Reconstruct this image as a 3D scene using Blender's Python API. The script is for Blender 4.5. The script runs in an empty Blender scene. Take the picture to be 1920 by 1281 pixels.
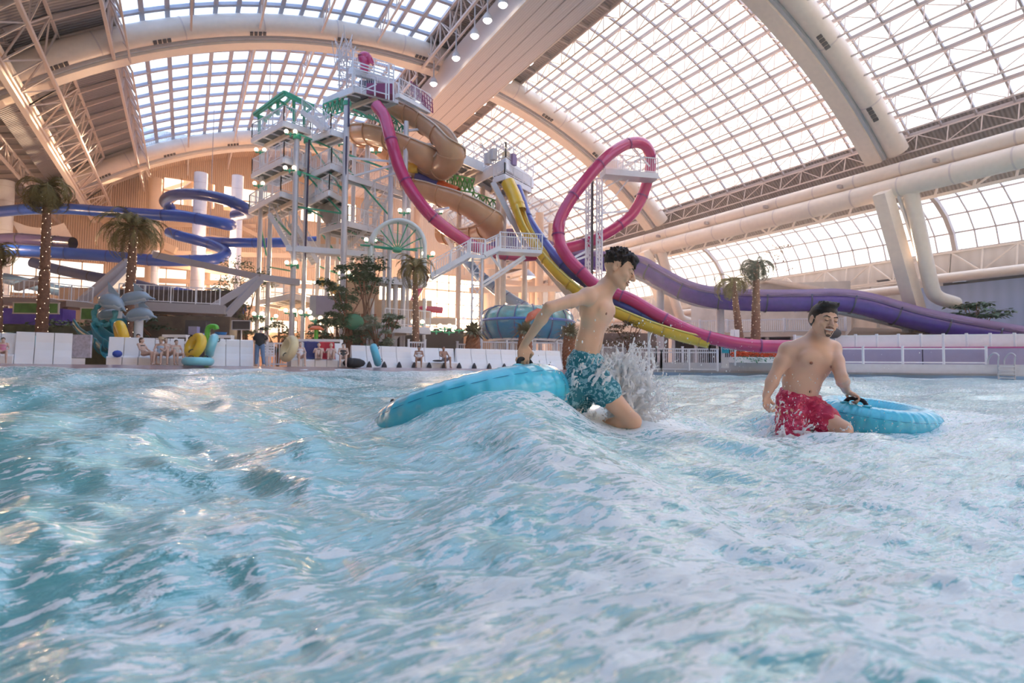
import bpy, math, random
import numpy as np
from mathutils import Vector, Matrix, Quaternion
random.seed(7)
rng = np.random.default_rng(7)
PI = math.pi
SC = bpy.context.scene
COL = SC.collection

# ------------------------------------------------------------------ camera
FPX = 1100.0
YAW, PITCH, ROLL = math.radians(29.2), math.radians(2.68), math.radians(0.6)
CF = Vector((math.sin(YAW)*math.cos(PITCH), math.cos(YAW)*math.cos(PITCH), math.sin(PITCH)))
R0 = Vector((math.cos(YAW), -math.sin(YAW), 0))
U0 = R0.cross(CF)
CR = R0*math.cos(ROLL)+U0*math.sin(ROLL)
CU = U0*math.cos(ROLL)-R0*math.sin(ROLL)
cam = bpy.data.cameras.new('camera')
camo = bpy.data.objects.new('camera', cam)
COL.objects.link(camo)
camo.matrix_world = Matrix((CR, CU, -CF)).transposed().to_4x4()
cam.sensor_width = 36.0
cam.lens = FPX/1920*36.0
cam.clip_start = 0.05
cam.clip_end = 600
cam.dof.use_dof = True
cam.dof.focus_distance = 4.1
cam.dof.aperture_fstop = 3.6
SC.camera = camo
SC.view_settings.view_transform = 'Standard'
SC.view_settings.look = 'None'
SC.view_settings.gamma = 1
SC.view_settings.use_curve_mapping = False
SC.view_settings.exposure = 1.0

# ------------------------------------------------------------------ sky and sun
SUN_AZ, SUN_EL = math.radians(23.6), math.radians(6.6)
SUND = Vector((math.sin(SUN_AZ)*math.cos(SUN_EL), math.cos(SUN_AZ)*math.cos(SUN_EL), math.sin(SUN_EL)))
w = bpy.data.worlds.new('sky'); SC.world = w
w.use_nodes = True
nt = w.node_tree; nt.nodes.clear()
def N(t, **k):
    n = nt.nodes.new(t)
    for a, b in k.items(): setattr(n, a, b)
    return n
tc = N('ShaderNodeTexCoord')
dot = N('ShaderNodeVectorMath', operation='DOT_PRODUCT'); dot.inputs[1].default_value = SUND
nt.links.new(tc.outputs['Generated'], dot.inputs[0])
ramp = N('ShaderNodeValToRGB')
cr = ramp.color_ramp
cr.elements[0].position = 0.25; cr.elements[0].color = (0.50, 0.70, 1.0, 1)
cr.elements[1].position = 1.0; cr.elements[1].color = (1.0, 0.74, 0.48, 1)
e = cr.elements.new(0.68); e.color = (0.90, 0.92, 0.98, 1)
e = cr.elements.new(0.86); e.color = (1.0, 0.93, 0.85, 1)
nt.links.new(dot.outputs['Value'], ramp.inputs[0])
mr = N('ShaderNodeMapRange'); mr.interpolation_type = 'SMOOTHSTEP'
mr.inputs['From Min'].default_value = 0.955; mr.inputs['From Max'].default_value = 1.0
mr.inputs['To Min'].default_value = 1.0; mr.inputs['To Max'].default_value = 6.0
nt.links.new(dot.outputs['Value'], mr.inputs['Value'])
sn = N('ShaderNodeTexNoise'); sn.inputs['Scale'].default_value = 2.5; sn.inputs['Detail'].default_value = 4
nt.links.new(tc.outputs['Generated'], sn.inputs['Vector'])
mc = N('ShaderNodeMapRange'); mc.inputs['To Min'].default_value = 0.9; mc.inputs['To Max'].default_value = 1.15
nt.links.new(sn.outputs['Fac'], mc.inputs['Value'])
mu = N('ShaderNodeMath', operation='MULTIPLY')
nt.links.new(mr.outputs[0], mu.inputs[0]); nt.links.new(mc.outputs[0], mu.inputs[1])
mu2 = N('ShaderNodeMath', operation='MULTIPLY'); mu2.inputs[1].default_value = 1.5
nt.links.new(mu.outputs[0], mu2.inputs[0])
bg = N('ShaderNodeBackground')
nt.links.new(ramp.outputs[0], bg.inputs['Color']); nt.links.new(mu2.outputs[0], bg.inputs['Strength'])
wo = N('ShaderNodeOutputWorld'); nt.links.new(bg.outputs[0], wo.inputs['Surface'])

def lamp(name, kind, energy, color, loc=(0, 0, 0), direction=None, **k):
    l = bpy.data.lights.new(name, kind); l.energy = energy; l.color = color
    for a, b in k.items(): setattr(l, a, b)
    o = bpy.data.objects.new(name, l); COL.objects.link(o); o.location = loc
    if direction is not None: o.rotation_mode = 'QUATERNION'; o.rotation_quaternion = Vector(direction).to_track_quat('-Z', 'Y')
    return o
LAZ, LEL = math.radians(36.8), math.radians(7.0)      # the beam enters through the low barrel glazing
lamp('low_evening_sun', 'SUN', 8.0, (1.0, 0.76, 0.52), direction=(-math.sin(LAZ)*math.cos(LEL), -math.cos(LAZ)*math.cos(LEL), -math.sin(LEL)), angle=math.radians(1.5))

# ------------------------------------------------------------------ picking points in the place
def ray(x, y):
    return CF + CR*((x-960)/FPX) + CU*((640.5-y)/FPX)
def P(x, y, d):                      # point seen at pixel (x, y), at depth d
    return ray(x, y)*d
def G(x, d, z=0.0):                  # point in pixel column x, depth d, at height z
    a = CF + CR*((x-960)/FPX)
    v = (z/d - a.z)/CU.z
    return (a + CU*v)*d
def PZ(x, y, z):
    r = ray(x, y); return r*(z/r.z)
def PX(x, y, X):
    r = ray(x, y); return r*(X/r.x)
def PY(x, y, Y):
    r = ray(x, y); return r*(Y/r.y)
WZ = -0.35                            # still water level

# ------------------------------------------------------------------ materials
MATS = {}
def mat(name, col, rough=0.5, metal=0.0, var=0.06, scale=3.0, bump=0.0, emit=None, es=0.0, spec=0.5, sss=0.0, trans=0.0, coat=0.0, alpha=1.0):
    if name in MATS: return MATS[name]
    m = bpy.data.materials.new(name); m.use_nodes = True
    t = m.node_tree; b = t.nodes['Principled BSDF']
    b.inputs['Roughness'].default_value = rough
    b.inputs['Metallic'].default_value = metal
    b.inputs['Specular IOR Level'].default_value = spec
    b.inputs['Subsurface Weight'].default_value = sss
    if sss: b.inputs['Subsurface Scale'].default_value = 0.02; b.inputs['Subsurface Radius'].default_value = (1, .35, .2)
    b.inputs['Transmission Weight'].default_value = trans
    b.inputs['Coat Weight'].default_value = coat
    b.inputs['Alpha'].default_value = alpha
    c = (*col, 1)
    tcn = t.nodes.new('ShaderNodeTexCoord')
    n = t.nodes.new('ShaderNodeTexNoise'); n.inputs['Scale'].default_value = scale; n.inputs['Detail'].default_value = 3
    t.links.new(tcn.outputs['Object'], n.inputs['Vector'])
    mx = t.nodes.new('ShaderNodeMix'); mx.data_type = 'RGBA'
    mx.inputs['A'].default_value = (*[max(0, v*(1-var*2)) for v in col], 1)
    mx.inputs['B'].default_value = (*[min(1, v*(1+var)) for v in col], 1)
    t.links.new(n.outputs['Fac'], mx.inputs['Factor'])
    t.links.new(mx.outputs['Result'], b.inputs['Base Color'])
    if emit: b.inputs['Emission Color'].default_value = (*emit, 1); b.inputs['Emission Strength'].default_value = es
    if bump:
        bp = t.nodes.new('ShaderNodeBump'); bp.inputs['Strength'].default_value = bump; bp.inputs['Distance'].default_value = 0.02
        t.links.new(n.outputs['Fac'], bp.inputs['Height']); t.links.new(bp.outputs[0], b.inputs['Normal'])
    MATS[name] = m
    return m

def wave_mat(name, c1, c2, scale, axis='X', rough=0.6, bumpd=0.05, metal=0.0):
    """ribbed sheet: corrugated metal, panel joints"""
    m = bpy.data.materials.new(name); m.use_nodes = True
    t = m.node_tree; b = t.nodes['Principled BSDF']; b.inputs['Roughness'].default_value = rough; b.inputs['Metallic'].default_value = metal
    tcn = t.nodes.new('ShaderNodeTexCoord')
    wv = t.nodes.new('ShaderNodeTexWave'); wv.bands_direction = axis; wv.inputs['Scale'].default_value = scale
    t.links.new(tcn.outputs['Object'], wv.inputs['Vector'])
    mx = t.nodes.new('ShaderNodeMix'); mx.data_type = 'RGBA'
    mx.inputs['A'].default_value = (*c1, 1); mx.inputs['B'].default_value = (*c2, 1)
    t.links.new(wv.outputs['Fac'], mx.inputs['Factor']); t.links.new(mx.outputs['Result'], b.inputs['Base Color'])
    bp = t.nodes.new('ShaderNodeBump'); bp.inputs['Distance'].default_value = bumpd
    t.links.new(wv.outputs['Fac'], bp.inputs['Height']); t.links.new(bp.outputs[0], b.inputs['Normal'])
    MATS[name] = m
    return m

def glass_mat(name, tint, gloss=0.08, haze=0.0, hazecol=(1, 1, 1), grime=0.0):
    """window panes: light passes straight through, with a faint reflection; haze scatters the daylight in weathered sheets"""
    m = bpy.data.materials.new(name); m.use_nodes = True
    t = m.node_tree; t.nodes.clear()
    out = t.nodes.new('ShaderNodeOutputMaterial')
    tr = t.nodes.new('ShaderNodeBsdfTransparent'); tr.inputs['Color'].default_value = (*tint, 1)
    gl = t.nodes.new('ShaderNodeBsdfGlossy'); gl.inputs['Roughness'].default_value = 0.05
    mx = t.nodes.new('ShaderNodeMixShader'); mx.inputs[0].default_value = gloss
    t.links.new(tr.outputs[0], mx.inputs[1]); t.links.new(gl.outputs[0], mx.inputs[2])
    last = mx
    if haze:
        tl = t.nodes.new('ShaderNodeBsdfTranslucent'); tl.inputs['Color'].default_value = (*hazecol, 1)
        m2 = t.nodes.new('ShaderNodeMixShader')
        t.links.new(mx.outputs[0], m2.inputs[1]); t.links.new(tl.outputs[0], m2.inputs[2])
        m2.inputs[0].default_value = haze
        if grime:
            tcn = t.nodes.new('ShaderNodeTexCoord')
            n = t.nodes.new('ShaderNodeTexNoise'); n.inputs['Scale'].default_value = 0.8; n.inputs['Detail'].default_value = 6
            t.links.new(tcn.outputs['Object'], n.inputs['Vector'])
            r = t.nodes.new('ShaderNodeMapRange'); r.inputs['From Min'].default_value = .35; r.inputs['From Max'].default_value = .7
            r.inputs['To Min'].default_value = haze; r.inputs['To Max'].default_value = haze+grime
            t.links.new(n.outputs['Fac'], r.inputs['Value']); t.links.new(r.outputs[0], m2.inputs[0])
        last = m2
    t.links.new(last.outputs[0], out.inputs[0])
    MATS[name] = m
    return m

M_cream = mat('cream_painted_steel', (.84, .70, .58), .45)
M_grey = mat('pale_grey_steel', (.66, .62, .62), .45)
M_truss = mat('dusty_pink_grey_steel', (.68, .55, .49), .5)
M_mull = mat('brown_grey_mullion', (.42, .34, .32), .5)
M_mullL = mat('blue_grey_mullion', (.46, .44, .49), .5)
M_white = mat('white_painted_steel', (.86, .85, .87), .35)
M_galv = mat('galvanised_steel', (.58, .58, .61), .4, .3)
M_pole = mat('silver_pole', (.70, .68, .70), .35, .2)
M_dark = mat('dark_recess', (.09, .075, .07), .8)
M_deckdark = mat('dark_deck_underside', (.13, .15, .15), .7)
M_green = mat('green_painted_steel', (.05, .42, .24), .4)
M_tan = mat('tan_paint', (.72, .50, .34), .6, var=.1, scale=.6)
M_mag = mat('magenta_fibreglass', (.62, .03, .15), .18, coat=.6, var=.15, scale=.8)
M_magring = mat('dark_magenta_flange', (.25, .03, .16), .35)
M_blue = mat('blue_fibreglass', (.01, .075, .42), .32, coat=.15, var=.15, scale=.5)
M_bluering = mat('dark_blue_flange', (.01, .04, .22), .35)
M_navy = mat('navy_fibreglass', (.045, .035, .10), .25, coat=.4)
M_indigo = mat('indigo_fibreglass', (.09, .10, .42), .22, coat=.5)
M_yellow = mat('yellow_fibreglass', (.85, .52, .03), .25, coat=.5)
M_purple = mat('purple_fibreglass', (.09, .035, .34), .22, coat=.4, var=.2)
M_purplein = mat('dull_purple_rim', (.30, .19, .36), .4)
M_flume = mat('tan_fibreglass', (.64, .35, .18), .3, coat=.3, var=.12, scale=1.2)
M_flumein = mat('pale_tan_fibreglass', (.80, .64, .50), .3)
M_steelblue = mat('steel_blue_fibreglass', (.13, .27, .48), .3, coat=.4)
M_bowl = mat('turquoise_translucent_fibreglass', (.0, .30, .58), .2, coat=.5, var=.2, scale=.6)
M_bowltop = mat('clear_teal_fibreglass', (.03, .46, .55), .2, coat=.5, trans=.12, var=.3)
M_bowlrib = mat('deep_blue_rib', (.02, .12, .35), .3)
M_bowlrim = mat('bright_blue_rim', (.05, .22, .70), .3)
M_teal = mat('teal_fibreglass', (.03, .30, .36), .25, coat=.5)
M_orange = mat('orange_fibreglass', (.85, .16, .04), .3)
M_red = mat('red_cloth', (.55, .02, .04), .8)
M_navycloth = mat('navy_cloth', (.02, .035, .17), .85)
M_black = mat('black_fabric', (.02, .02, .025), .8)
M_bench = mat('white_moulded_plastic', (.97, .95, .95), .3, coat=.2, var=.03)
M_deck = mat('pinkish_brown_wet_deck', (.40, .27, .27), .22, var=.15, scale=1.5)
M_tubeb = mat('sky_blue_vinyl', (.09, .66, .88), .25, coat=.5, var=.05, sss=.15)
M_tubebs = mat('deep_blue_seam', (.01, .26, .52), .4)
M_tubey = mat('yellow_vinyl', (.90, .55, .03), .25, coat=.4)
M_bulb = mat('warm_globe_glow', (1, .9, .75), .4, emit=(1, .80, .55), es=2.2)
M_lampw = mat('white_lamp_glow', (1, 1, 1), .4, emit=(1, .96, .95), es=5.0)
M_bark = mat('ringed_palm_bark', (.32, .15, .09), .85, var=.35, scale=9, bump=.6)
M_frond = mat('dry_olive_frond', (.30, .22, .07), .7, var=.35, scale=3)
M_leaf = mat('dark_green_leaf', (.06, .14, .05), .6, var=.4, scale=3)
M_leafpale = mat('grey_green_leaf', (.28, .36, .25), .6, var=.3, scale=3)
M_glassR = glass_mat('clear_roof_glass', (.97, .97, .98), .04)
M_glassL = glass_mat('weathered_roof_glass', (.60, .70, .86), .05, .12, (.8, .88, 1), .35)
M_glassW = glass_mat('window_glass', (.97, .95, .92), .04)
M_corr = wave_mat('corrugated_roof_deck', (.36, .29, .26), (.22, .17, .15), 1.2, 'Y', .6, .05)
M_corrL = wave_mat('corrugated_grey_deck', (.36, .33, .33), (.20, .18, .18), 1.0, 'Y', .6, .05)
M_panel = wave_mat('ribbed_spine_panel', (.74, .64, .60), (.66, .56, .52), 1.6, 'X', .5, .01)
M_corrT = wave_mat('tan_ribbed_wall', (.72, .52, .38), (.55, .38, .27), 1.3, 'X', .6, .05)

# ------------------------------------------------------------------ mesh builder
def frame_of(d, up=Vector((0, 0, 1))):
    d = Vector(d).normalized()
    if abs(d.dot(up)) > 0.999: up = Vector((1, 0, 0))
    s = d.cross(up).normalized(); u = s.cross(d).normalized()
    return d, s, u

class MB:
    def __init__(self): self.v = []; self.f = []; self.sm = []
    def add(self, vs, fs, smooth=False):
        b = len(self.v)
        self.v.extend([tuple(p) for p in vs]); self.f.extend([tuple(i+b for i in f) for f in fs]); self.sm.extend([smooth]*len(fs))
        return self
    def box(self, c, s, rz=0.0):
        c = Vector(c); hx, hy, hz = s[0]/2, s[1]/2, s[2]/2; ca, sa = math.cos(rz), math.sin(rz)
        vs = []
        for z in (-hz, hz):
            for x, y in ((-hx, -hy), (hx, -hy), (hx, hy), (-hx, hy)):
                vs.append((c.x+x*ca-y*sa, c.y+x*sa+y*ca, c.z+z))
        return self.add(vs, [(3, 2, 1, 0), (4, 5, 6, 7), (0, 1, 5, 4), (1, 2, 6, 5), (2, 3, 7, 6), (3, 0, 4, 7)])
    def beam(self, p, q, w, h=None, up=Vector((0, 0, 1))):
        p, q = Vector(p), Vector(q); h = h or w
        if (q-p).length < 1e-5: return self
        d, s, u = frame_of(q-p, up)
        vs = [a+s*sx*w/2+u*sy*h/2 for a in (p, q) for sx, sy in ((-1, -1), (1, -1), (1, 1), (-1, 1))]
        return self.add(vs, [(3, 2, 1, 0), (4, 5, 6, 7), (0, 1, 5, 4), (1, 2, 6, 5), (2, 3, 7, 6), (3, 0, 4, 7)])
    def tube(self, p, q, r, r2=None, n=8, cap=True):
        p, q = Vector(p), Vector(q); r2 = r if r2 is None else r2
        if (q-p).length < 1e-5: return self
        d, s, u = frame_of(q-p)
        vs = [a+(s*math.cos(2*PI*i/n)+u*math.sin(2*PI*i/n))*rr for a, rr in ((p, r), (q, r2)) for i in range(n)]
        self.add(vs, [(i, (i+1) % n, n+(i+1) % n, n+i) for i in range(n)], True)
        if cap: self.add(vs, [tuple(range(n-1, -1, -1)), tuple(range(n, 2*n))])
        return self
    def sweep(self, pts, prof, closed=False, up=Vector((0, 0, 1)), smooth=True, cap=True, scales=None, pclosed=True, ups=None):
        """prof: list of (side, up) offsets carried along pts"""
        pts = [Vector(p) for p in pts]; n = len(pts); m = len(prof); vs = []
        for i in range(n):
            a = pts[i-1] if (i > 0 or closed) else pts[0]
            b = pts[(i+1) % n] if (i < n-1 or closed) else pts[-1]
            d, s, u = frame_of(b-a, ups[i] if ups else up); k = scales[i] if scales else 1
            vs += [pts[i]+s*x*k+u*y*k for x, y in prof]
        fs = []
        for i in range(n if closed else n-1):
            j = (i+1) % n
            for a in range(m if pclosed else m-1):
                b = (a+1) % m
                fs.append((i*m+a, i*m+b, j*m+b, j*m+a))
        self.add(vs, fs, smooth)
        if cap and not closed and pclosed: self.add(vs, [tuple(range(m-1, -1, -1)), tuple(range((n-1)*m, n*m))])
        return self
    def pipe(self, pts, r, n=12, closed=False, cap=True, scales=None):
        return self.sweep(pts, [(r*math.cos(2*PI*i/n), r*math.sin(2*PI*i/n)) for i in range(n)], closed, cap=cap, scales=scales)
    def lathe(self, prof, o, n=24, axis=None, cap=False):
        """prof: list of (radius, height)"""
        o = Vector(o); ax = Vector(axis).normalized() if axis is not None else Vector((0, 0, 1))
        _, s, u = frame_of(ax, Vector((0, 1, 0)) if abs(ax.z) > .9 else Vector((0, 0, 1)))
        vs = [o+ax*h+(s*math.cos(2*PI*i/n)+u*math.sin(2*PI*i/n))*r for r, h in prof for i in range(n)]
        m = len(prof)
        self.add(vs, [(k*n+i, k*n+(i+1) % n, (k+1)*n+(i+1) % n, (k+1)*n+i) for k in range(m-1) for i in range(n)], True)
        if cap: self.add(vs, [tuple(range(n-1, -1, -1)), tuple(range((m-1)*n, m*n))])
        return self
    def ball(self, c, r, n=12, s=(1, 1, 1)):
        m = max(4, n//2); c = Vector(c); vs = []
        for j in range(m+1):
            t = PI*j/m
            for i in range(n):
                a = 2*PI*i/n
                vs.append((c.x+r*s[0]*math.sin(t)*math.cos(a), c.y+r*s[1]*math.sin(t)*math.sin(a), c.z+r*s[2]*math.cos(t)))
        return self.add(vs, [(j*n+i, (j+1)*n+i, (j+1)*n+(i+1) % n, j*n+(i+1) % n) for j in range(m) for i in range(n)], True)
    def torus(self, c, R, r, axis=(0, 0, 1), n=40, m=14, fn=None):
        c = Vector(c); ax = Vector(axis).normalized()
        _, s, u = frame_of(ax, Vector((0, 1, 0)) if abs(ax.z) > .9 else Vector((0, 0, 1)))
        vs = []
        for i in range(n):
            a = 2*PI*i/n; e = s*math.cos(a)+u*math.sin(a)
            for j in range(m):
                b = 2*PI*j/m; k = fn(a, b) if fn else 1
                vs.append(c+e*(R+r*k*math.cos(b))+ax*r*k*math.sin(b))
        return self.add(vs, [(i*m+j, i*m+(j+1) % m, ((i+1) % n)*m+(j+1) % m, ((i+1) % n)*m+j) for i in range(n) for j in range(m)], True)
    def poly_slab(self, pts, t):
        """horizontal slab whose top face is the polygon pts"""
        n = len(pts); top = [Vector(p) for p in pts]; bot = [p-Vector((0, 0, t)) for p in top]
        return self.add(top+bot, [tuple(range(n)), tuple(range(2*n-1, n-1, -1))]+[(i, n+i, n+(i+1) % n, (i+1) % n) for i in range(n)])
    def quad(self, a, b, c, d): return self.add([a, b, c, d], [(0, 1, 2, 3)])
    def build(self, name, m, parent=None, loc=None, kind=None):
        me = bpy.data.meshes.new(name)
        o = bpy.data.objects.new(name, me)
        if parent is not None:
            off = origin(parent); o.parent = parent
        else:
            if loc is None:
                a = np.array(self.v); lo = a.min(0); hi = a.max(0); loc = ((lo[0]+hi[0])/2, (lo[1]+hi[1])/2, lo[2])
            off = Vector(loc); o.location = off
        vs = [(p[0]-off[0], p[1]-off[1], p[2]-off[2]) for p in self.v]
        me.from_pydata(vs, [], self.f)
        me.polygons.foreach_set('use_smooth', self.sm)
        me.materials.append(m if m else M_white); me.update()
        COL.objects.link(o)
        if kind: o['kind'] = kind
        return o
def origin(o):
    v = Vector((0, 0, 0))
    while o is not None: v = v+o.location; o = o.parent
    return v
def tag(o, label, cat, group=None, kind=None):
    o['label'] = label; o['category'] = cat
    if group: o['group'] = group
    if kind: o['kind'] = kind
    return o
def thing(name, label, cat, loc=(0, 0, 0), group=None):
    o = bpy.data.objects.new(name, None); o.empty_display_size = .2; COL.objects.link(o); o.location = loc
    return tag(o, label, cat, group)
def kids(o): return [c for c in bpy.data.objects if c.parent == o]
KID = {}
def copy_tree(o, parent=None):
    c = o.copy(); COL.objects.link(c); c.parent = parent
    for ch in kids_cached(o): copy_tree(ch, c)
    return c
def kids_cached(o):
    if o.name not in KID: KID[o.name] = kids(o)
    return KID[o.name]
def spl(pts, per=8, closed=False):
    """Catmull-Rom through pts"""
    pts = [Vector(p) for p in pts]; n = len(pts); out = []
    rngk = range(n if closed else n-1)
    for i in rngk:
        p0 = pts[(i-1) % n] if (i > 0 or closed) else pts[0]*2-pts[1]
        p1 = pts[i]; p2 = pts[(i+1) % n]
        p3 = pts[(i+2) % n] if (i+2 < n or closed) else pts[-1]*2-pts[-2]
        for k in range(per):
            t = k/per
            out.append(0.5*((2*p1)+(p2-p0)*t+(2*p0-5*p1+4*p2-p3)*t*t+(3*p1-p0-3*p2+p3)*t**3))
    if not closed: out.append(pts[-1])
    return out
def ring_prof(r, n=14, a0=0, a1=360):
    return [(r*math.cos(math.radians(a0+(a1-a0)*i/n)), r*math.sin(math.radians(a0+(a1-a0)*i/n))) for i in range(n if a1-a0 >= 360 else n+1)]
def trough_prof(r, t=.05, n=12, rise=.35):
    """open flume: half ring with raised sides, closed outline with thickness"""
    out = [(-r, r*rise)]+[(r*math.cos(PI+PI*i/n), r*math.sin(PI+PI*i/n)) for i in range(n+1)]+[(r, r*rise)]
    k = (r-t)/r
    inn = [(a*k, b*k if b < 0 else b) for a, b in out][::-1]
    return out+inn
def truss(p, q, down, n, w=.12, wd=.07, zig=True, verts=True):
    """flat truss between p and q, its lower chord offset by `down`"""
    p, q, down = Vector(p), Vector(q), Vector(down); b = MB()
    b.beam(p, q, w); b.beam(p+down, q+down, w)
    for i in range(n):
        a = p.lerp(q, i/n); c = p.lerp(q, (i+1)/n)
        if zig: b.beam(a if i % 2 else a+down, c+down if i % 2 else c, wd)
        if verts: b.beam(a, a+down, wd)
    b.beam(q, q+down, wd)
    return b
# ------------------------------------------------------------------ roof shell
XC, RI, ZC = 16.8, 43.5, -15.6
def arc(X, R): return ZC+math.sqrt(max(0.0, R*R-(X-XC)**2))
def arcp(ang, R, Y): return Vector((XC+R*math.sin(ang), Y, ZC+R*math.cos(ang)))
RG = 45.7
RIBS = [-0.4, 25.8, 51.2, 78.0]
A0, A1 = math.radians(-41.5), math.radians(43.0)
for Yr in RIBS:
    angs = [A0+(A1-A0)*i/56 for i in range(57)]
    root = MB()
    vs = []
    for a in angs:
        for (dr, dy) in ((43.5, -.75), (43.5, .45), (45.3, .45), (45.3, -.75)): vs.append(arcp(a, dr, Yr+dy))
    n = len(angs)
    root.add(vs, [(i*4+k, i*4+(k+1) % 4, (i+1)*4+(k+1) % 4, (i+1)*4+k) for i in range(n-1) for k in range(4)])
    ro = root.build('roof_arch_rib', M_cream, kind='structure')
    d = MB(); vs = []; m = 14
    for a in angs:
        for k in range(m):
            t = 2*PI*k/m; vs.append(arcp(a, 44.55+.80*math.cos(t), Yr-1.55+.80*math.sin(t)))
    d.add(vs, [(i*m+k, i*m+(k+1) % m, (i+1)*m+(k+1) % m, (i+1)*m+k) for i in range(n-1) for k in range(m)], True)
    d.build('air_duct', M_cream, ro)
    s = MB(); vs = []
    for a in angs:
        for (dr, dy) in ((43.7, -1.0), (43.7, -.76), (44.5, -.76), (44.5, -1.0)): vs.append(arcp(a, dr, Yr+dy))
    s.add(vs, [(i*4+k, i*4+(k+1) % 4, (i+1)*4+(k+1) % 4, (i+1)*4+k) for i in range(n-1) for k in range(4)])
    s.build('cable_tray', M_galv, ro)
    j = MB()
    for i in range(2, n-2, 5):
        a = angs[i]
        vs = [arcp(a+da, 44.55+.82*math.cos(2*PI*k/m), Yr-1.55+.82*math.sin(2*PI*k/m)) for da in (-.0012, .0012) for k in range(m)]
        j.add(vs, [(k, (k+1) % m, m+(k+1) % m, m+k) for k in range(m)], True)
    j.build('duct_joint', M_truss, ro)
    for i in range(4, n-4, 6):
        a = angs[i]; v = MB()
        for q in range(4):
            a_ = a+q*.0075
            c = [arcp(a_, 44.55-.78+.06, Yr-1.55-.34), arcp(a_+.0055, 44.55-.78+.06, Yr-1.55-.34), arcp(a_+.0055, 44.55-.82, Yr-1.55-.02), arcp(a_, 44.55-.82, Yr-1.55-.02)]
            c2 = [p-Vector((0, 0, .07)) for p in c]
            v.add(c+c2, [(0, 1, 2, 3), (7, 6, 5, 4), (0, 4, 5, 1), (1, 5, 6, 2), (2, 6, 7, 3), (3, 7, 4, 0)])
        v.build('duct_vent', M_dark, ro)
wn = [0]
def window(Xs, Ya, Yb, ny, frame_m, glass, prof, bar=.16, barh=.22, ribm=None):
    """curved glazing bay: prof(i)->(X,Z) for the lines running along the nave"""
    wn[0] += 1
    g = MB(); pts = [prof(x) for x in Xs]
    for i in range(len(pts)-1):
        (x0, z0), (x1, z1) = pts[i], pts[i+1]
        g.quad((x0, Ya, z0), (x0, Yb, z0), (x1, Yb, z1), (x1, Ya, z1))
    fr = MB()
    for (x, z) in pts: fr.beam((x, Ya, z-.1), (x, Yb, z-.1), bar, barh)
    for j in range(ny+1):
        y = Ya+(Yb-Ya)*j/ny
        fr.sweep([(x, y, z-.1) for x, z in pts], [(-bar/2, -barh/2), (bar/2, -barh/2), (bar/2, barh/2), (-bar/2, barh/2)], up=Vector((0, 1, 0)) if False else Vector((0, 0, 1)), smooth=False)
    o = fr.build('window_%d' % wn[0], frame_m, kind='structure')
    g.build('glass_pane', glass, o)
    return o
bays = [(-30.0, -5.5), (-1.7, 21.0), (25.5, 48.2), (52.7, 75.4), (79.9, 88.0)]
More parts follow.
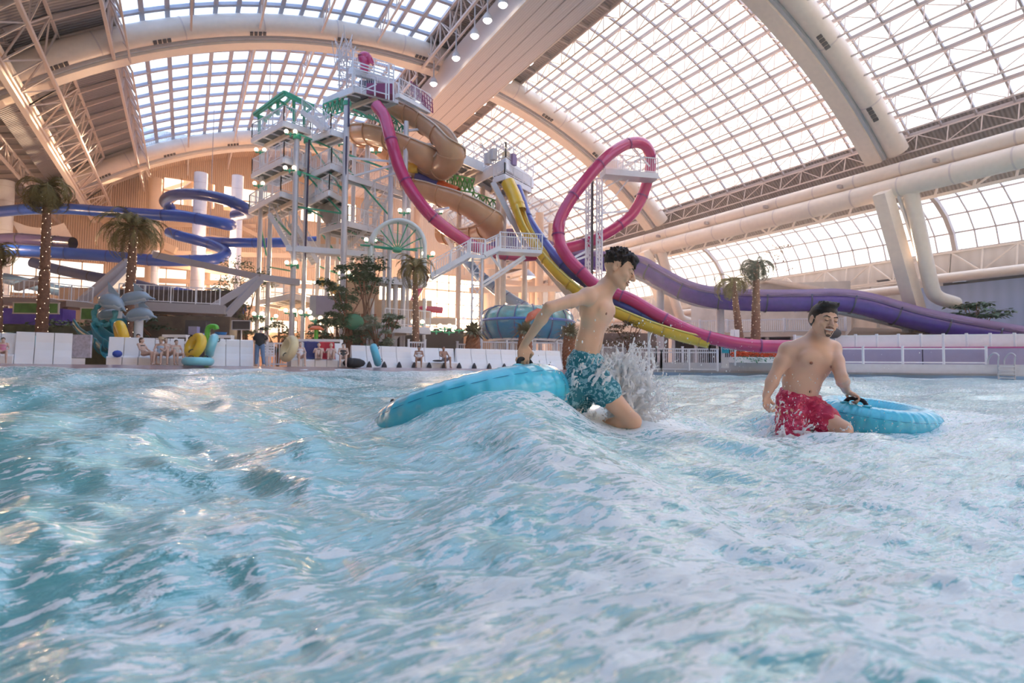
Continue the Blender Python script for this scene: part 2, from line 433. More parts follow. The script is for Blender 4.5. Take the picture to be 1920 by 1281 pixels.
for bi, (ya, yb) in enumerate([(-30, -0.4), (-0.4, 25.8), (25.8, 51.2), (51.2, 78.0), (78.0, 88.0)]):
    nyl = max(3, round((yb-ya)/2.45)); nyr = max(3, round((yb-ya)/2.2))
    XL = [-5+23.5*i/15 for i in range(16)]
    if bi < 4: window(XL, ya+.02, yb-.02, nyl, M_mullL, M_glassL, lambda x: (x, arc(x, RG)), .33, .26)
    XR_ = [28.5+19.2*i/12 for i in range(13)]
    XR_ = [XC+RG*math.sin(math.asin((28.5-XC)/RG)+(math.asin((47.6-XC)/RG)-math.asin((28.5-XC)/RG))*i/12) for i in range(13)]
    window(XR_, ya+.02, yb-.02, nyr, M_mull, M_glassR, lambda x: (x, arc(x, RG)), .13, .2)
    # opaque roof decks
    def deck(xs, name, m):
        b = MB(); pp = [(x, arc(x, RG)) for x in xs]
        for (x0, z0), (x1, z1) in zip(pp, pp[1:]):
            b.add([(x0, ya, z0), (x0, yb, z0), (x1, yb, z1), (x1, ya, z1), (x0, ya, z0+.3), (x0, yb, z0+.3), (x1, yb, z1+.3), (x1, ya, z1+.3)], [(0, 1, 2, 3), (7, 6, 5, 4)])
        b.build(name, m, kind='structure')
    if bi == 4: deck([-5, 0, 4, 8, 12, 18.5], 'ceiling_deck', M_corrT)
    deck([-13, -10.5, -8, -5], 'ceiling_deck', M_corrL)
    deck([18.5, 21, 24, 26, 28.5], 'ceiling_deck', M_corr)
    deck([47.6, 49.5, 51.5], 'ceiling_deck', M_corr)
    npur = 9 if bi < 4 else 3
    for q in range(npur):
        y = ya+(yb-ya)*(q+.5)/npur
        b = MB(); b.beam((-10.5, y, arc(-10.5, RG)-.15), (-5, y, arc(-5, RG)-.15), .14, .3); b.build('ceiling_purlin', M_truss, kind='structure')
        b = MB(); b.beam((18.5, y, arc(18.5, RG)-.15), (28.5, y, arc(28.5, RG)-.15), .14, .26); b.build('ceiling_purlin', M_mull, kind='structure')
    # trusses along the nave
    def tr(X, dep, n, m, w=.14, wd=.08, R=RG, dx=0.0):
        z = arc(X, R)-.25
        truss((X, ya+.7, z), (X, yb-.7, z), (dx, 0, -dep), n, w, wd).build('roof_truss', m, kind='structure')
    L = yb-ya; nn = max(3, round(L/2.3))
    for X in (-.3, 4.4, 9.1, 13.8): tr(X, 1.5, nn, M_truss, .15, .09)
    for X in (-5.1, 18.4): tr(X, 2.1, nn, M_truss, .2, .1); 
    tr(-5.1, 2.1, nn, M_truss, .12, .09, dx=1.0)
    tr(18.4, 2.1, nn, M_truss, .14, .09, dx=.9)
    for i, x in enumerate(XR_):
        tr(x, 1.25, max(3, round(L/2.2)), M_truss, .10, .06, dx=-.3*(i/12))
    tr(50.2, 2.0, max(3, round(L/2.7)), M_cream, .2, .13, dx=-1.2)
    # deep gutter truss on the low side: two inclined planes
    z = arc(-10.5, RG)-.4
    truss((-8.2, ya, arc(-8.2, RG)-.3), (-8.2, yb, arc(-8.2, RG)-.3), (-.6, 0, -1.9), nn, .18, .1).build('roof_truss', M_truss, kind='structure')
    truss((-8.4, ya, 19.4), (-8.4, yb, 19.4), (-1.6, 0, -1.6), nn, .22, .09).build('roof_truss', M_truss, kind='structure')
    truss((-10.2, ya, 17.6), (-10.2, yb, 17.6), (.0, 0, 1.0), max(2, nn//3), .36, .10).build('roof_truss', M_cream, kind='structure')
    truss((-13.5, ya, 18.3), (-13.5, yb, 18.3), (0, 0, -1.5), nn, .2, .12).build('roof_truss', M_mull, kind='structure')
    # low aisle roof beyond the gutter
    b = MB(); b.add([(-10.5, ya, 20.6), (-10.5, yb, 20.6), (-34, yb, 15.5), (-34, ya, 15.5)], [(3, 2, 1, 0)]); b.build('ceiling_aisle', M_corrL, kind='structure')
    for q in range(npur):
        y = ya+(yb-ya)*(q+.5)/npur
        b = MB(); b.beam((-10.5, y, 20.3), (-34, y, 15.2), .2, .4); b.build('ceiling_purlin', M_mull, kind='structure')
    for X in (-19, -26): truss((X, ya, 18.4+(X+19)*.2), (X, yb, 18.4+(X+19)*.2), (0, 0, -1.6), nn, .2, .12).build('roof_truss', M_truss, kind='structure')
# spine box
sp = MB(); sp.box((22.3, 29, 26.9), (4.6, 118, 2.6)); so = sp.build('ceiling_spine', M_panel, kind='structure')
for x in (21.2, 22.3, 23.4):
    b = MB(); b.box((x, 29, 25.59), (.05, 118, .03)); b.build('panel_joint', M_mull, so)
for x in (20.0, 24.6):
    b = MB(); b.box((x, 29, 25.7), (.12, 118, .3)); b.build('edge_trim', M_cream, so)
# big pipes and gutter beam on the window side
def long_pipe(X, Z, r, name, m):
    b = MB(); ys = np.arange(-30, 88.1, 2.0)
    b.pipe([(X, y, Z) for y in (-30, 88)], r, 18); o = b.build(name, m, kind='structure')
    j = MB()
    for y in np.arange(-28, 88, 3.4): j.pipe([(X, y, Z), (X, y+.12, Z)], r*1.03, 18, cap=False)
    j.build('pipe_joint', M_truss, o)
    return o
long_pipe(45.6, 14.95, .55, 'trim_pipe_upper', M_cream)
long_pipe(45.3, 13.6, .74, 'trim_pipe_lower', M_cream)
b = MB(); b.box((46.6, 29, 14.6), (.5, 118, .35)); b.box((45.4, 29, 14.75), (.25, 118, .12)); b.build('trim_gutter_beam', M_mull, kind='structure')
for y in np.arange(-27, 88, 6.8):
    b = MB(); b.beam((46.6, y, 14.7), (44.7, y, 14.7), .25, .25); b.beam((46.6, y, 14.7), (50.6, y, 17.3), .25, .3); b.build('trim_bracket', M_mull, kind='structure')
b = MB(); b.add([(51.5, -30, 17.0), (51.5, 88, 17.0), (50.4, 88, 15.9), (50.4, -30, 15.9)], [(0, 1, 2, 3)]); b.build('ceiling_gutter_plate', M_corr, kind='structure')
# lower quarter-barrel glazing
PR = [(50.5, 16.0), (52.6, 16.25), (54.6, 15.8), (56.4, 15.0), (57.9, 13.9), (59.0, 12.5), (59.5, 11.0)]
for (ya, yb) in ((-30, -0.4), (-0.4, 25.8), (25.8, 51.2), (51.2, 78), (78, 88)):
    window(range(7), ya+.02, yb-.02, max(3, round((yb-ya)/1.5)), M_mull, M_glassR, lambda i: PR[i], .09, .14)
    L = yb-ya; n = max(3, round(L/2.4))
    truss((50.8, ya, 16.0), (50.8, yb, 16.0), (1.3, 0, -.9), n*2, .14, .08).build('roof_truss', M_cream, kind='structure')
    truss((58.4, ya, 10.6), (58.4, yb, 10.6), (-.4, 0, -2.0), n, .16, .11).build('wall_truss', M_cream, kind='structure')
    truss((57.2, ya, 8.3), (57.2, yb, 8.3), (1.2, 0, 0), n, .14, .09).build('wall_truss', M_cream, kind='structure')
for Yr in RIBS:
    o = MB().sweep([(x-.25, Yr, z-.2) for x, z in PR], [(-.17, -.2), (.17, -.2), (.17, .2), (-.17, .2)], smooth=False).build('trim_barrel_rib', M_mull, kind='structure')
# raking piers under each rib
for Yr in RIBS:
    Yp = Yr-2.0; t = Vector((44.2, Yp, 13.2)); f = Vector((48.6, Yp, 4.4))
    b = MB(); b.beam(t, f, 1.2, .9, up=Vector((0, 1, 0))); b.beam(f, (48.9, Yp, 0), 1.35, 1.2, up=Vector((0, 1, 0)))
    o = b.build('column_raking_pier', M_cream, kind='structure')
    b = MB(); b.pipe(spl([Vector((45.4, Yp-1.25, 13.4)), Vector((46.8, Yp-1.25, 9.8)), Vector((48.0, Yp-1.25, 6.6)), Vector((48.9, Yp-1.25, 5.7)), Vector((51.5, Yp-1.25, 5.4))], 5), .5, 16); b.build('round_duct', M_cream, o)
    b = MB(); b.beam(t+Vector((.9, -.62, 0)), f+Vector((.6, -.62, 1.6)), .3, .2, up=Vector((0, 1, 0))); b.build('service_tray', M_galv, o)
# wall on the window side
def panelled_wall(name, m, x, ya, yb, za, zb, th=.3):
    b = MB(); b.box((x, (ya+yb)/2, (za+zb)/2), (th, yb-ya, zb-za)); return b.build(name, m, kind='structure')
M_wallt = wave_mat('pale_tan_block_wall', (.74, .64, .55), (.68, .58, .49), .35, 'Y', .7, .01)
M_wallb = wave_mat('blue_grey_block_wall', (.40, .48, .68), (.36, .44, .63), .35, 'Y', .7, .01)
panelled_wall('wall_right', M_wallt, 59.8, -30, 88, 0, 11.0)
panelled_wall('wall_blue_panel', M_wallb, 57.6, -30, 28.5, 0, 7.6, .5)
for (ya, yb, z0) in ((-30, 27, 8.2), (28, 88, 7.6)):
    b = MB(); b.pipe([(57.0, ya, z0), (57.0, yb, z0)], .42, 12); b.build('trim_wall_pipe', M_cream, kind='structure')
for i, (px, py, wy, hz) in enumerate(((1620, 548, 2.6, .8), (1668, 531, 2.4, .8), (1805, 528, 3.0, 1.0), (1880, 526, 3.0, 1.0), (1450, 546, 2.6, .7), (1255, 583, 1.6, .8), (1278, 582, 1.6, .8), (1303, 580, 1.6, .8), (1796, 541, 1.4, .5))):
    c = PX(px, py, 59.55); b = MB(); b.box(c, (.12, wy, hz)); b.build('wall_louvre_opening', M_dark, kind='structure')
for px in (1590, 1640, 1560, 1740):
    c = PX(px, 600, 59.4); b = MB(); b.box((59.4, c.y, 4.5), (.5, .6, 9)); b.build('wall_pilaster', M_wallt, kind='structure')
# end wall of the nave with its bright window bands
YE = 88.0
bands = [(0, 2.6, None), (2.6, 6.6, [(-30, -24), (-22, -15), (-12, -4), (-2, 6), (8, 14), (17, 24), (27, 32), (34, 44), (46, 56)]),
         (6.6, 8.2, [(33.2, 43.4)]), (8.2, 12.6, [(-32, -22), (-20, -9), (-7, 0), (2, 12), (14, 22), (25, 31), (33.2, 43.4), (46, 55)]), (12.6, 15.2, [(33.2, 43.4)]), (15.2, 21.0, None),
         (21.0, 24.6, [(-3, 3), (4, 12), (14, 22)]), (24.6, 30.5, None)]
wl = MB(); wins = []
for z0, z1, ops in bands:
    xs = [-34.0]
    for a, b_ in (ops or []): xs += [a, b_]; wins.append((a, b_, z0, z1))
    xs.append(60.0)
    for i in range(0, len(xs), 2):
        if xs[i+1] > xs[i]: wl.box(((xs[i]+xs[i+1])/2, YE, (z0+z1)/2), (xs[i+1]-xs[i], .5, z1-z0))
wl.build('wall_back', M_corrT, kind='structure')
for a, b_, z0, z1 in wins:
    wn[0] += 1; fr = MB(); n = max(2, round((b_-a)/2.2))
    for i in range(n+1): fr.box((a+(b_-a)*i/n, YE, (z0+z1)/2), (.14, .2, z1-z0))
    for z in (z0+.07, (z0+z1)/2, z1-.07): fr.box(((a+b_)/2, YE, z), (b_-a, .2, .14))
    o = fr.build('window_%d' % wn[0], M_tan, kind='structure')
    g = MB(); g.box(((a+b_)/2, YE+.02, (z0+z1)/2), (b_-a, .03, z1-z0)); g.build('glass_pane', M_glassW, o)
panelled_wall('wall_left', M_corrT, -34, -30, 88, 0, 16)
b = MB(); b.box((13, -30, 15), (94, .4, 32)); b.build('wall_behind', M_wallt, kind='structure')
# tan girders fanning under the far arch
for (x0, y0, d0, x1, y1, d1, s) in ((300, 392, 74, 420, 300, 84, .7), (240, 378, 76, 345, 345, 84, .5), (230, 400, 76, 470, 390, 84, .55), (200, 420, 74, 480, 425, 80, .6), (352, 398, 80, 352, 312, 80, .9),
                                    (120, 380, 70, 330, 470, 70, .8), (260, 440, 84, 300, 300, 84, .7), (100, 440, 72, 520, 450, 82, .5), (60, 470, 66, 560, 480, 76, .6), (0, 455, 60, 480, 520, 70, .5),
                                    (100, 395, 74, 560, 470, 80, .4), (440, 420, 78, 640, 520, 78, .5), (150, 520, 70, 640, 540, 78, .6), (860, 520, 70, 1100, 545, 76, .6), (880, 545, 66, 1110, 540, 72, .7), (860, 500, 74, 1120, 500, 74, .5),
                                    (560, 500, 74, 860, 470, 80, .6)):
    b = MB(); b.beam(P(x0, y0, d0), P(x1, y1, d1), s*.6, s); b.build('ceiling_girder', M_tan, kind='structure')
for (x, ya, d, r) in ((292, 335, 70, .75), (395, 300, 80, .55), (980, 520, 74, .5), (1000, 480, 74, .5), (1012, 400, 72, .5), (1035, 420, 72, .45), (786, 330, 80, .6), (912, 330, 82, .6), (170, 560, 62, .5)):
    t = P(x, ya, d); b = MB(); b.tube((t.x, t.y, 0), t, r, n=14); b.build('column_tan', M_tan, kind='structure')
for (x, ya, d, r) in ((12, 340, 60, .72), (377, 325, 63, .66), (446, 330, 65, .60), (292, 470, 66, .4)):
    t = P(x, ya, d); b = MB(); b.tube((t.x, t.y, 0), t, r, n=20); 
    o = b.build('column_white', M_white, kind='structure'); j = MB()
    for z in np.arange(1.5, t.z, 1.5): j.tube((t.x, t.y, z), (t.x, t.y, z+.04), r*1.015, n=20, cap=False)
    j.build('column_joint', M_grey, o)
# floor of the hall and shell of the pool
SH = [G(-500, 17.0), G(-250, 18.2), G(0, 20.4), G(500, 25.6), G(870, 31.5), G(1060, 36.0), G(1225, 44.5), G(1570, 41.5), G(1920, 38.0), G(2500, 34.0)]
SH = [Vector((p.x, p.y, 0)) for p in SH]
far = [Vector((62, SH[-1].y-20, 0)), Vector((62, 90, 0)), Vector((-36, 90, 0)), Vector((-36, -5, 0))]
b = MB(); inner = SH
n = len(inner)
# deck slab ring: shoreline to the walls
outer = []
for p in inner:
    d = Vector((p.x, p.y, 0)); outer.append(d*4.0)
vs = [Vector((p.x, p.y, 0)) for p in inner]+outer
b.add(vs, [(i, i+1, n+i+1, n+i) for i in range(n-1)])
b.build('floor', M_deck, kind='structure')
b = MB()     # beach ramp into the water
ramp_ = [p*0.8-Vector((0, 0, .62)) for p in inner]
ramp_ = [Vector((p.x*0.8, p.y*0.8, -.66)) for p in inner]
b.add([Vector((p.x, p.y, 0.0)) for p in inner[:7]]+ramp_[:7], [(i+1, i, 7+i, 7+i+1) for i in range(6)])
b.build('floor_beach_ramp', M_deck, kind='structure')
b = MB(); b.box((20, 20, -1.35), (130, 110, .2)); b.build('floor_pool', mat('pale_aqua_pool_floor', (.45, .72, .72), .6), kind='structure')
# ------------------------------------------------------------------ railings, platforms, stairs
def railing(parent, pts, h=1.1, m=None, gap=.16, name='railing', post=1.5, pk=.026, rw=.06):
    b = MB(); m = m or M_white
    pts = [Vector(p) for p in pts]
    for a, c in zip(pts, pts[1:]):
        L = (c-a).length; up = Vector((0, 0, h))
        b.beam(a+up, c+up, rw); b.beam(a+Vector((0, 0, .1)), c+Vector((0, 0, .1)), rw*.8)
        n = max(1, round(L/post))
        for i in range(n+1):
            q = a.lerp(c, i/n); b.beam(q, q+up, rw*1.2)
        n = max(1, int(L/gap))
        for i in range(1, n):
            q = a.lerp(c, i/n); b.beam(q+Vector((0, 0, .1)), q+up, pk)
    return b.build(name, m, parent)
def platform(root, c, l, r, th=.42, rails='crlb', hrail=1.1, under=True):
    C = P(*c); z = C.z; A = PZ(l[0], l[1], z); B = PZ(r[0], r[1], z); D = A+B-C
    up = Vector((0, 0, th))
    b = MB(); b.poly_slab([p+up for p in (C, B, D, A)], th*.5)
    for p, q in ((C, A), (C, B), (B, D), (A, D)): b.beam(p+up*.3, q+up*.3, .14, th*.75)
    o = b.build('platform_deck', M_white, root)
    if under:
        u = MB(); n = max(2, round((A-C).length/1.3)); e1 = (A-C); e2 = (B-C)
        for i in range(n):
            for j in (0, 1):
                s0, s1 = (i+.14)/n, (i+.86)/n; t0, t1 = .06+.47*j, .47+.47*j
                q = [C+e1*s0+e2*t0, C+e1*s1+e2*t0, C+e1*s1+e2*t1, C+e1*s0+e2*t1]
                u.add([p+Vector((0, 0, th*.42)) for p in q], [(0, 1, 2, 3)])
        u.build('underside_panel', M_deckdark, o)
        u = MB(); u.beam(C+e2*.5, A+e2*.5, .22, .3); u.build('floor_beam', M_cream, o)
    seq = {'l': (C, A), 'r': (C, B), 'b': (B, D), 'a': (A, D)}
    for k in rails:
        if k in seq: railing(o, [seq[k][0]+up, seq[k][1]+up], hrail)
    return C, A, B, D, o
def stair(root, p, q, wdt=1.1, name='stair_flight', m=None, rails=True, side=None):
    p, q = Vector(p), Vector(q); m = m or M_white
    d = (q-p); hd = Vector((d.x, d.y, 0)).normalized() if side is None else None
    s = Vector((-hd.y, hd.x, 0))*wdt/2 if side is None else Vector(side)*wdt/2
    b = MB()
    for k in (-1, 1): b.beam(p+s*k, q+s*k, .07, .34)
    n = max(3, round(abs(d.z)/.2))
    for i in range(n):
        c = p.lerp(q, (i+.5)/n); b.beam(c-s, c+s, .24, .04)
    o = b.build(name, m, root)
    if rails:
        for k in (-1, 1): railing(o, [p+s*k, q+s*k], 1.0, m, .2)
    return o
def pole(root, x, yt, d, r=.16, m=None, name='tower_post', z0=0.0, foot=False):
    t = P(x, yt, d); b = MB(); b.tube((t.x, t.y, z0), t, r, n=12)
    o = b.build(name, m or M_pole, root)
    return o
def struts(root, lst, w, m, name='brace'):
    for (x0, y0, d0, x1, y1, d1) in lst:
        b = MB(); b.beam(P(x0, y0, d0), P(x1, y1, d1), w); b.build(name, m, root)

base = G(600, 46, 0)
T = thing('slide_tower', 'tall white stair tower of stacked railed platforms with green braces and pale poles', 'tower', base)
# stacked square platforms, highest first
for c, l, r, rl in (((532, 236, 43), (472, 268), (582, 252), 'lrab'), ((532, 304, 43), (472, 334), (582, 322), 'lra'), ((526, 368, 43), (467, 400), (580, 385), 'lra'),
                    ((620, 252, 42), (585, 266), (652, 262), 'lr'), ((621, 316, 42), (582, 334), (652, 330), 'lr'), ((617, 366, 42), (578, 386), (650, 384), 'lr'),
                    ((652, 336, 42.5), (640, 340), (767, 372), 'r'), ((652, 424, 43), (600, 438), (762, 452), 'lr'), ((650, 478, 44), (536, 470), (752, 486), 'r'),
                    ((548, 560, 43.5), (486, 572), (622, 576), 'lr'), ((716, 530, 41), (690, 534), (800, 538), ''), ((722, 622, 38), (700, 624), (806, 626), 'r')):
    platform(T, c, l, r, rails=rl)
# top station
C, A, B, D, o = platform(T, (665, 172, 43), (606, 196), (746, 194), th=.5, rails='r')
platform(T, (662, 137, 43.2), (655, 139), (738, 160), th=.5, rails='r', under=False)
C2, A2, B2, D2, o2 = platform(T, (748, 182, 43), (742, 184), (806, 212), th=.35, rails='r', under=False)
cage = MB()
for x, y0, y1 in ((661, 173, 114), (678, 176, 148), (703, 180, 150), (724, 186, 155), (729, 188, 122), (738, 190, 130), (662, 150, 110)):
    cage.beam(P(x, y0, 42.9), P(x, y1, 42.9), .09)
for x0, y0, x1, y1 in ((661, 114, 738, 138), (661, 120, 738, 144), (661, 127, 738, 150), (678, 171, 706, 158), (661, 160, 729, 178)):
    cage.beam(P(x0, y0, 42.9), P(x1, y1, 42.9), .07)
cage.build('station_cage', M_white, T)
m_ = MB(); 
for i in range(46):
    x = random.uniform(628, 668); y = random.uniform(92, 160); a = P(x, y, 44+random.random()*2); m_.beam(a, a+Vector((random.uniform(-.5, .5), random.uniform(-.5, .5), random.uniform(.4, 1.9))), .05)
for x in (636, 650, 662): m_.beam(P(x, 170, 45), P(x, 92, 45), .09)
for i in range(9):
    y = 96+i*9; m_.beam(P(632, y, 45), P(664, y+3, 45), .05); m_.beam(P(636, y, 45), P(650, y+9, 45), .05); m_.beam(P(650, y, 46), P(662, y+9, 45), .05)
m_.build('scaffold_mast', M_grey, T)
b = MB(); b.box(P(714, 172, 43.9), (1.9, 1.0, .8), -.5); b.build('launch_capsule', mat('dark_magenta_shell', (.28, .03, .14), .35), T)
b = MB(); b.box(P(690, 170, 44.4), (1.1, 1.0, 1.1), -.5); b.build('launch_booth', M_navy, T)
b = MB(); b.pipe(spl([P(682, 135, 43.6), P(684, 118, 43.6), P(678, 107, 43.6), P(688, 106, 43.7), P(695, 122, 43.8)], 6), .32, 8); b.build('winch_arm', M_mag, T)
b = MB()
for i in range(9): b.beam(P(770+i*5, 152+i*4.5, 45), P(772+i*5, 176+i*4.5, 45), .05); b.beam(P(770+i*5, 152+i*4.5, 45), P(779+i*4, 180+i*4, 45), .05)
for j in range(4): b.beam(P(770, 152+j*8, 45), P(812, 188+j*8, 45), .05)
b.build('mesh_gate', MATS['dark_magenta_shell'], T)
# posts
for x, yt, d, r in ((557, 252, 43.3, .20), (577, 258, 44.3, .16), (651, 186, 42.6, .22), (620, 256, 46, .2), (492, 282, 47, .17), (507, 400, 46, .17), (735, 240, 43, .19), (762, 228, 44, .19), (768, 330, 46, .15),
                    (703, 360, 47, .16), (690, 250, 48, .2), (665, 250, 49, .18), (600, 340, 48, .16), (723, 380, 45, .13), (635, 400, 50, .2), (782, 440, 44, .13), (742, 520, 42, .2), (796, 560, 41.5, .13), (698, 560, 41, .16)):
    pole(T, x, yt, d, r)
for (x, y, d) in ((557, 258, 43.3), (577, 265, 44.3), (557, 326, 43.3), (577, 330, 44.3), (577, 396, 44.3), (553, 500, 43.3), (482, 598, 47), (549, 590, 43.3), (651, 195, 42.6), (493, 352, 47), (651, 516, 42.6)):
    t = P(x, y, d); b = MB(); b.tube(t-Vector((0, 0, .16)), t+Vector((0, 0, .16)), .30, n=10); b.build('green_collar', M_green, T)
b = MB(); b.tube(P(654, 185, 42.2), P(654, 238, 42.2), .07, n=8); b.tube(P(650, 256, 42.2), P(643, 560, 42.2), .07, n=8); b.build('drain_pipe', M_navy, T)
b = MB(); b.tube(P(580, 262, 43.8), P(567, 620, 43.8), .07, n=8); b.build('drain_pipe', M_navy, T)
# green braces
struts(T, [(557, 250, 43.5, 650, 290, 43), (577, 262, 44, 652, 372, 43), (557, 320, 43.5, 652, 355, 43), (577, 330, 44, 652, 412, 43), (577, 392, 44, 690, 452, 46), (652, 290, 43, 735, 320, 44), (595, 252, 46, 735, 410, 43),
           (557, 388, 43.5, 652, 402, 43), (662, 205, 43, 700, 225, 44), (690, 215, 44, 760, 262, 45), (575, 590, 44, 628, 645, 40), (590, 600, 44, 640, 660, 40), (500, 500, 46, 555, 510, 44), (600, 500, 47, 700, 540, 44), (605, 440, 47, 660, 520, 44), (486, 410, 47, 500, 480, 47), (507, 400, 46, 545, 440, 44)], .11, M_green)
# pitched green frame over the top platform
gf = [(476, 214, 46, 533, 172, 43), (533, 172, 43, 590, 200, 45), (476, 214, 46, 500, 228, 47), (588, 200, 45, 566, 216, 44), (478, 217, 46, 534, 177, 43), (534, 177, 43, 588, 205, 45),
      (486, 216, 46, 486, 252, 46), (521, 182, 44, 521, 216, 44), (551, 186, 44, 551, 236, 44), (571, 196, 44.5, 570, 246, 44.5), (533, 172, 43, 545, 184, 47), (545, 184, 47, 500, 222, 49), (500, 222, 49, 476, 214, 46), (545, 184, 47, 590, 200, 45), (521, 186, 44, 551, 210, 44), (500, 199, 45, 521, 214, 44)]
struts(T, gf, .17, M_green, 'green_frame')
# green lattice brackets under the top station and the second station
def lattice(root, x0, y0, x1, y1, d, n, m, w=.10, hb=None):
    b = MB()
    h = hb or (y1-y0)
    for i in range(n):
        xa = x0+(x1-x0)*i/n; xb = x0+(x1-x0)*(i+1)/n; s = (y1-y0)
        ya = y0+s*i/n; yb = y0+s*(i+1)/n
        b.beam(P(xa, ya, d), P(xb, yb, d), w); b.beam(P(xa, ya+hb, d), P(xb, yb+hb, d), w)
        b.beam(P(xa, ya, d), P(xb, yb+hb, d+.4), w*.8); b.beam(P(xb, yb, d), P(xa, ya+hb, d+.4), w*.8); b.beam(P(xa, ya, d), P(xa, ya+hb, d), w*.8)
    return b.build('green_lattice', m, root)
lattice(T, 606, 196, 650, 178, 44, 5, M_green, .09, 28)
lattice(T, 655, 196, 745, 215, 47, 8, M_green, .08, 18)
lattice(T, 720, 205, 765, 245, 46, 4, M_green, .09, 24)
# stairs between levels
for (x0, y0, d0, x1, y1, d1) in ((618, 248, 42.3, 578, 214, 44), (580, 318, 44, 538, 296, 46), (582, 384, 46, 610, 362, 44), (690, 410, 46, 716, 368, 44), (560, 486, 45, 512, 404, 45.5), (660, 470, 46, 700, 430, 45), (592, 494, 45.5, 546, 418, 44.5), (860, 470, 50, 830, 420, 52), (700, 664, 39, 738, 624, 41), (610, 330, 46, 650, 300, 47)):
    stair(T, P(x0, y0, d0), P(x1, y1, d1))
b = MB(); b.box(P(690, 655, 41.5), (1, .3, 5.0), -.5); b.build('brown_stair_screen', mat('red_brown_timber', (.34, .12, .07), .7), T)
for (x, y, d, sx, sz, m) in ((676, 580, 46, 2.8, 4.5, M_tan), (760, 585, 46, 4.2, 1.8, M_tan), (600, 575, 44, 1.4, 1.6, M_galv), (620, 573, 43.6, 2.0, 1.4, mat('dull_lilac_panel', (.42, .36, .45), .6)), (750, 648, 44, 9.5, 2.6, M_dark), (745, 602, 45, 9, .5, M_cream), (640, 450, 50, 4, .8, M_tan), (600, 470, 50, 3, 1.5, M_grey)):
    b = MB(); b.box(P(x, y, d), (sx, .5, sz), -.5); b.build('infill_panel', m, T)
# rounded viewing drum halfway up
b = MB(); b.lathe([(.1, -.7), (.5, -.6), (.85, -.1), (.95, .4), (.8, .7)], P(621, 404, 45), 18); b.build('grey_hopper', mat('warm_grey_hopper', (.48, .40, .36), .5), T)

# ------------------------------------------------------------------ second station
S2 = thing('launch_station', 'cream roofed launch platform on columns where the yellow and indigo slides start', 'platform', G(940, 48, 0))
platform(S2, (948, 316, 46), (892, 345), (1000, 352), th=.9, rails='rl', hrail=1.2)
platform(S2, (946, 336, 45.8), (925, 343), (996, 362), th=.45, rails='lr', hrail=.9)
platform(S2, (868, 306, 47), (822, 332), (925, 330), th=.8, rails='r', under=True)
for x, yt, d in ((935, 350, 48), (985, 362, 49), (905, 350, 51), (862, 330, 50), (945, 370, 47)):
    pole(S2, x, yt, d, .22, M_cream)
lattice(S2, 834, 326, 890, 336, 46.5, 6, mat('leaf_green_steel', (.14, .42, .10), .45), .10, 26)
lattice(S2, 886, 360, 950, 384, 49, 5, MATS['leaf_green_steel'], .10, 20)
b = MB(); b.beam(P(924, 343, 46), P(985, 462, 46), .42); b.build('raking_support', M_galv, S2)
b = MB(); b.beam(P(1010, 486, 46), P(1118, 612, 44), .5); b.build('raking_support', M_galv, S2)
for k, (x, y, c) in enumerate(((925, 290, M_grey), (948, 296, M_yellow), (915, 298, M_grey), (962, 300, M_purplein))):
    b = MB(); b.box(P(x, y, 47), (.45, .4, .9), .3); b.build('start_booth', c, S2)
m_ = MB()
for i in range(30):
    a = P(random.uniform(905, 965), random.uniform(278, 305), 47+random.random()); m_.beam(a, a+Vector((random.uniform(-.9, .9), 0, random.uniform(.2, 1.2))), .05)
m_.build('gantry_frame', M_grey, S2)

# ------------------------------------------------------------------ slides
def pxpath(pts): return [P(*p) for p in pts]
def slide(name, label, pts, r, m, rm, per=8, open_=False, ring=3.2, cat='water slide', dens=None, endring=True, root=None, part='tube', upf=None, inner=None):
    path = spl(pxpath(pts) if len(pts[0]) == 3 and not isinstance(pts[0], Vector) else pts, per)
    lo = min(path, key=lambda p: p.z)
    o = root or thing(name, label, cat, Vector((lo.x, lo.y, lo.z-r)))
    b = MB()
    if open_: b.sweep(path, trough_prof(r), cap=True)
    else: b.pipe(path, r, 16, cap=False)
    t = b.build(part, m, o)
    if inner and open_:
        k = MB()
        k.sweep(path, [(r*.96*math.cos(PI+PI*i/10), r*.96*math.sin(PI+PI*i/10)+.01) for i in range(11)], pclosed=False, cap=False)
        k.build('inner_surface', inner, t)
        e = MB(); 
        for s in (-1, 1): e.sweep(path, [(s*r+a*.06, r*.37+c*.05) for a, c in ((-1, -1), (1, -1), (1, 1), (-1, 1))])
        e.build('rim', inner, t)
    acc = 0.0
    for i in range(1, len(path)):
        acc += (path[i]-path[i-1]).length
        if acc >= ring and i < len(path)-1:
            acc = 0; d = (path[i+1]-path[i-1]).normalized()
            q = MB(); a = path[i]-d*.05; c = path[i]+d*.05
            if open_: q.sweep([a, c], trough_prof(r*1.09, .12))
            else: q.pipe([a, c], r*1.09, 16, cap=False); q.pipe([c, a], r*.99, 16, cap=False)
            q.build('joint_flange', rm, t)
    return o, path
def hangers(root, lst, m=M_white, w=.14, name='support_arm'): struts(root, lst, w, m, name)

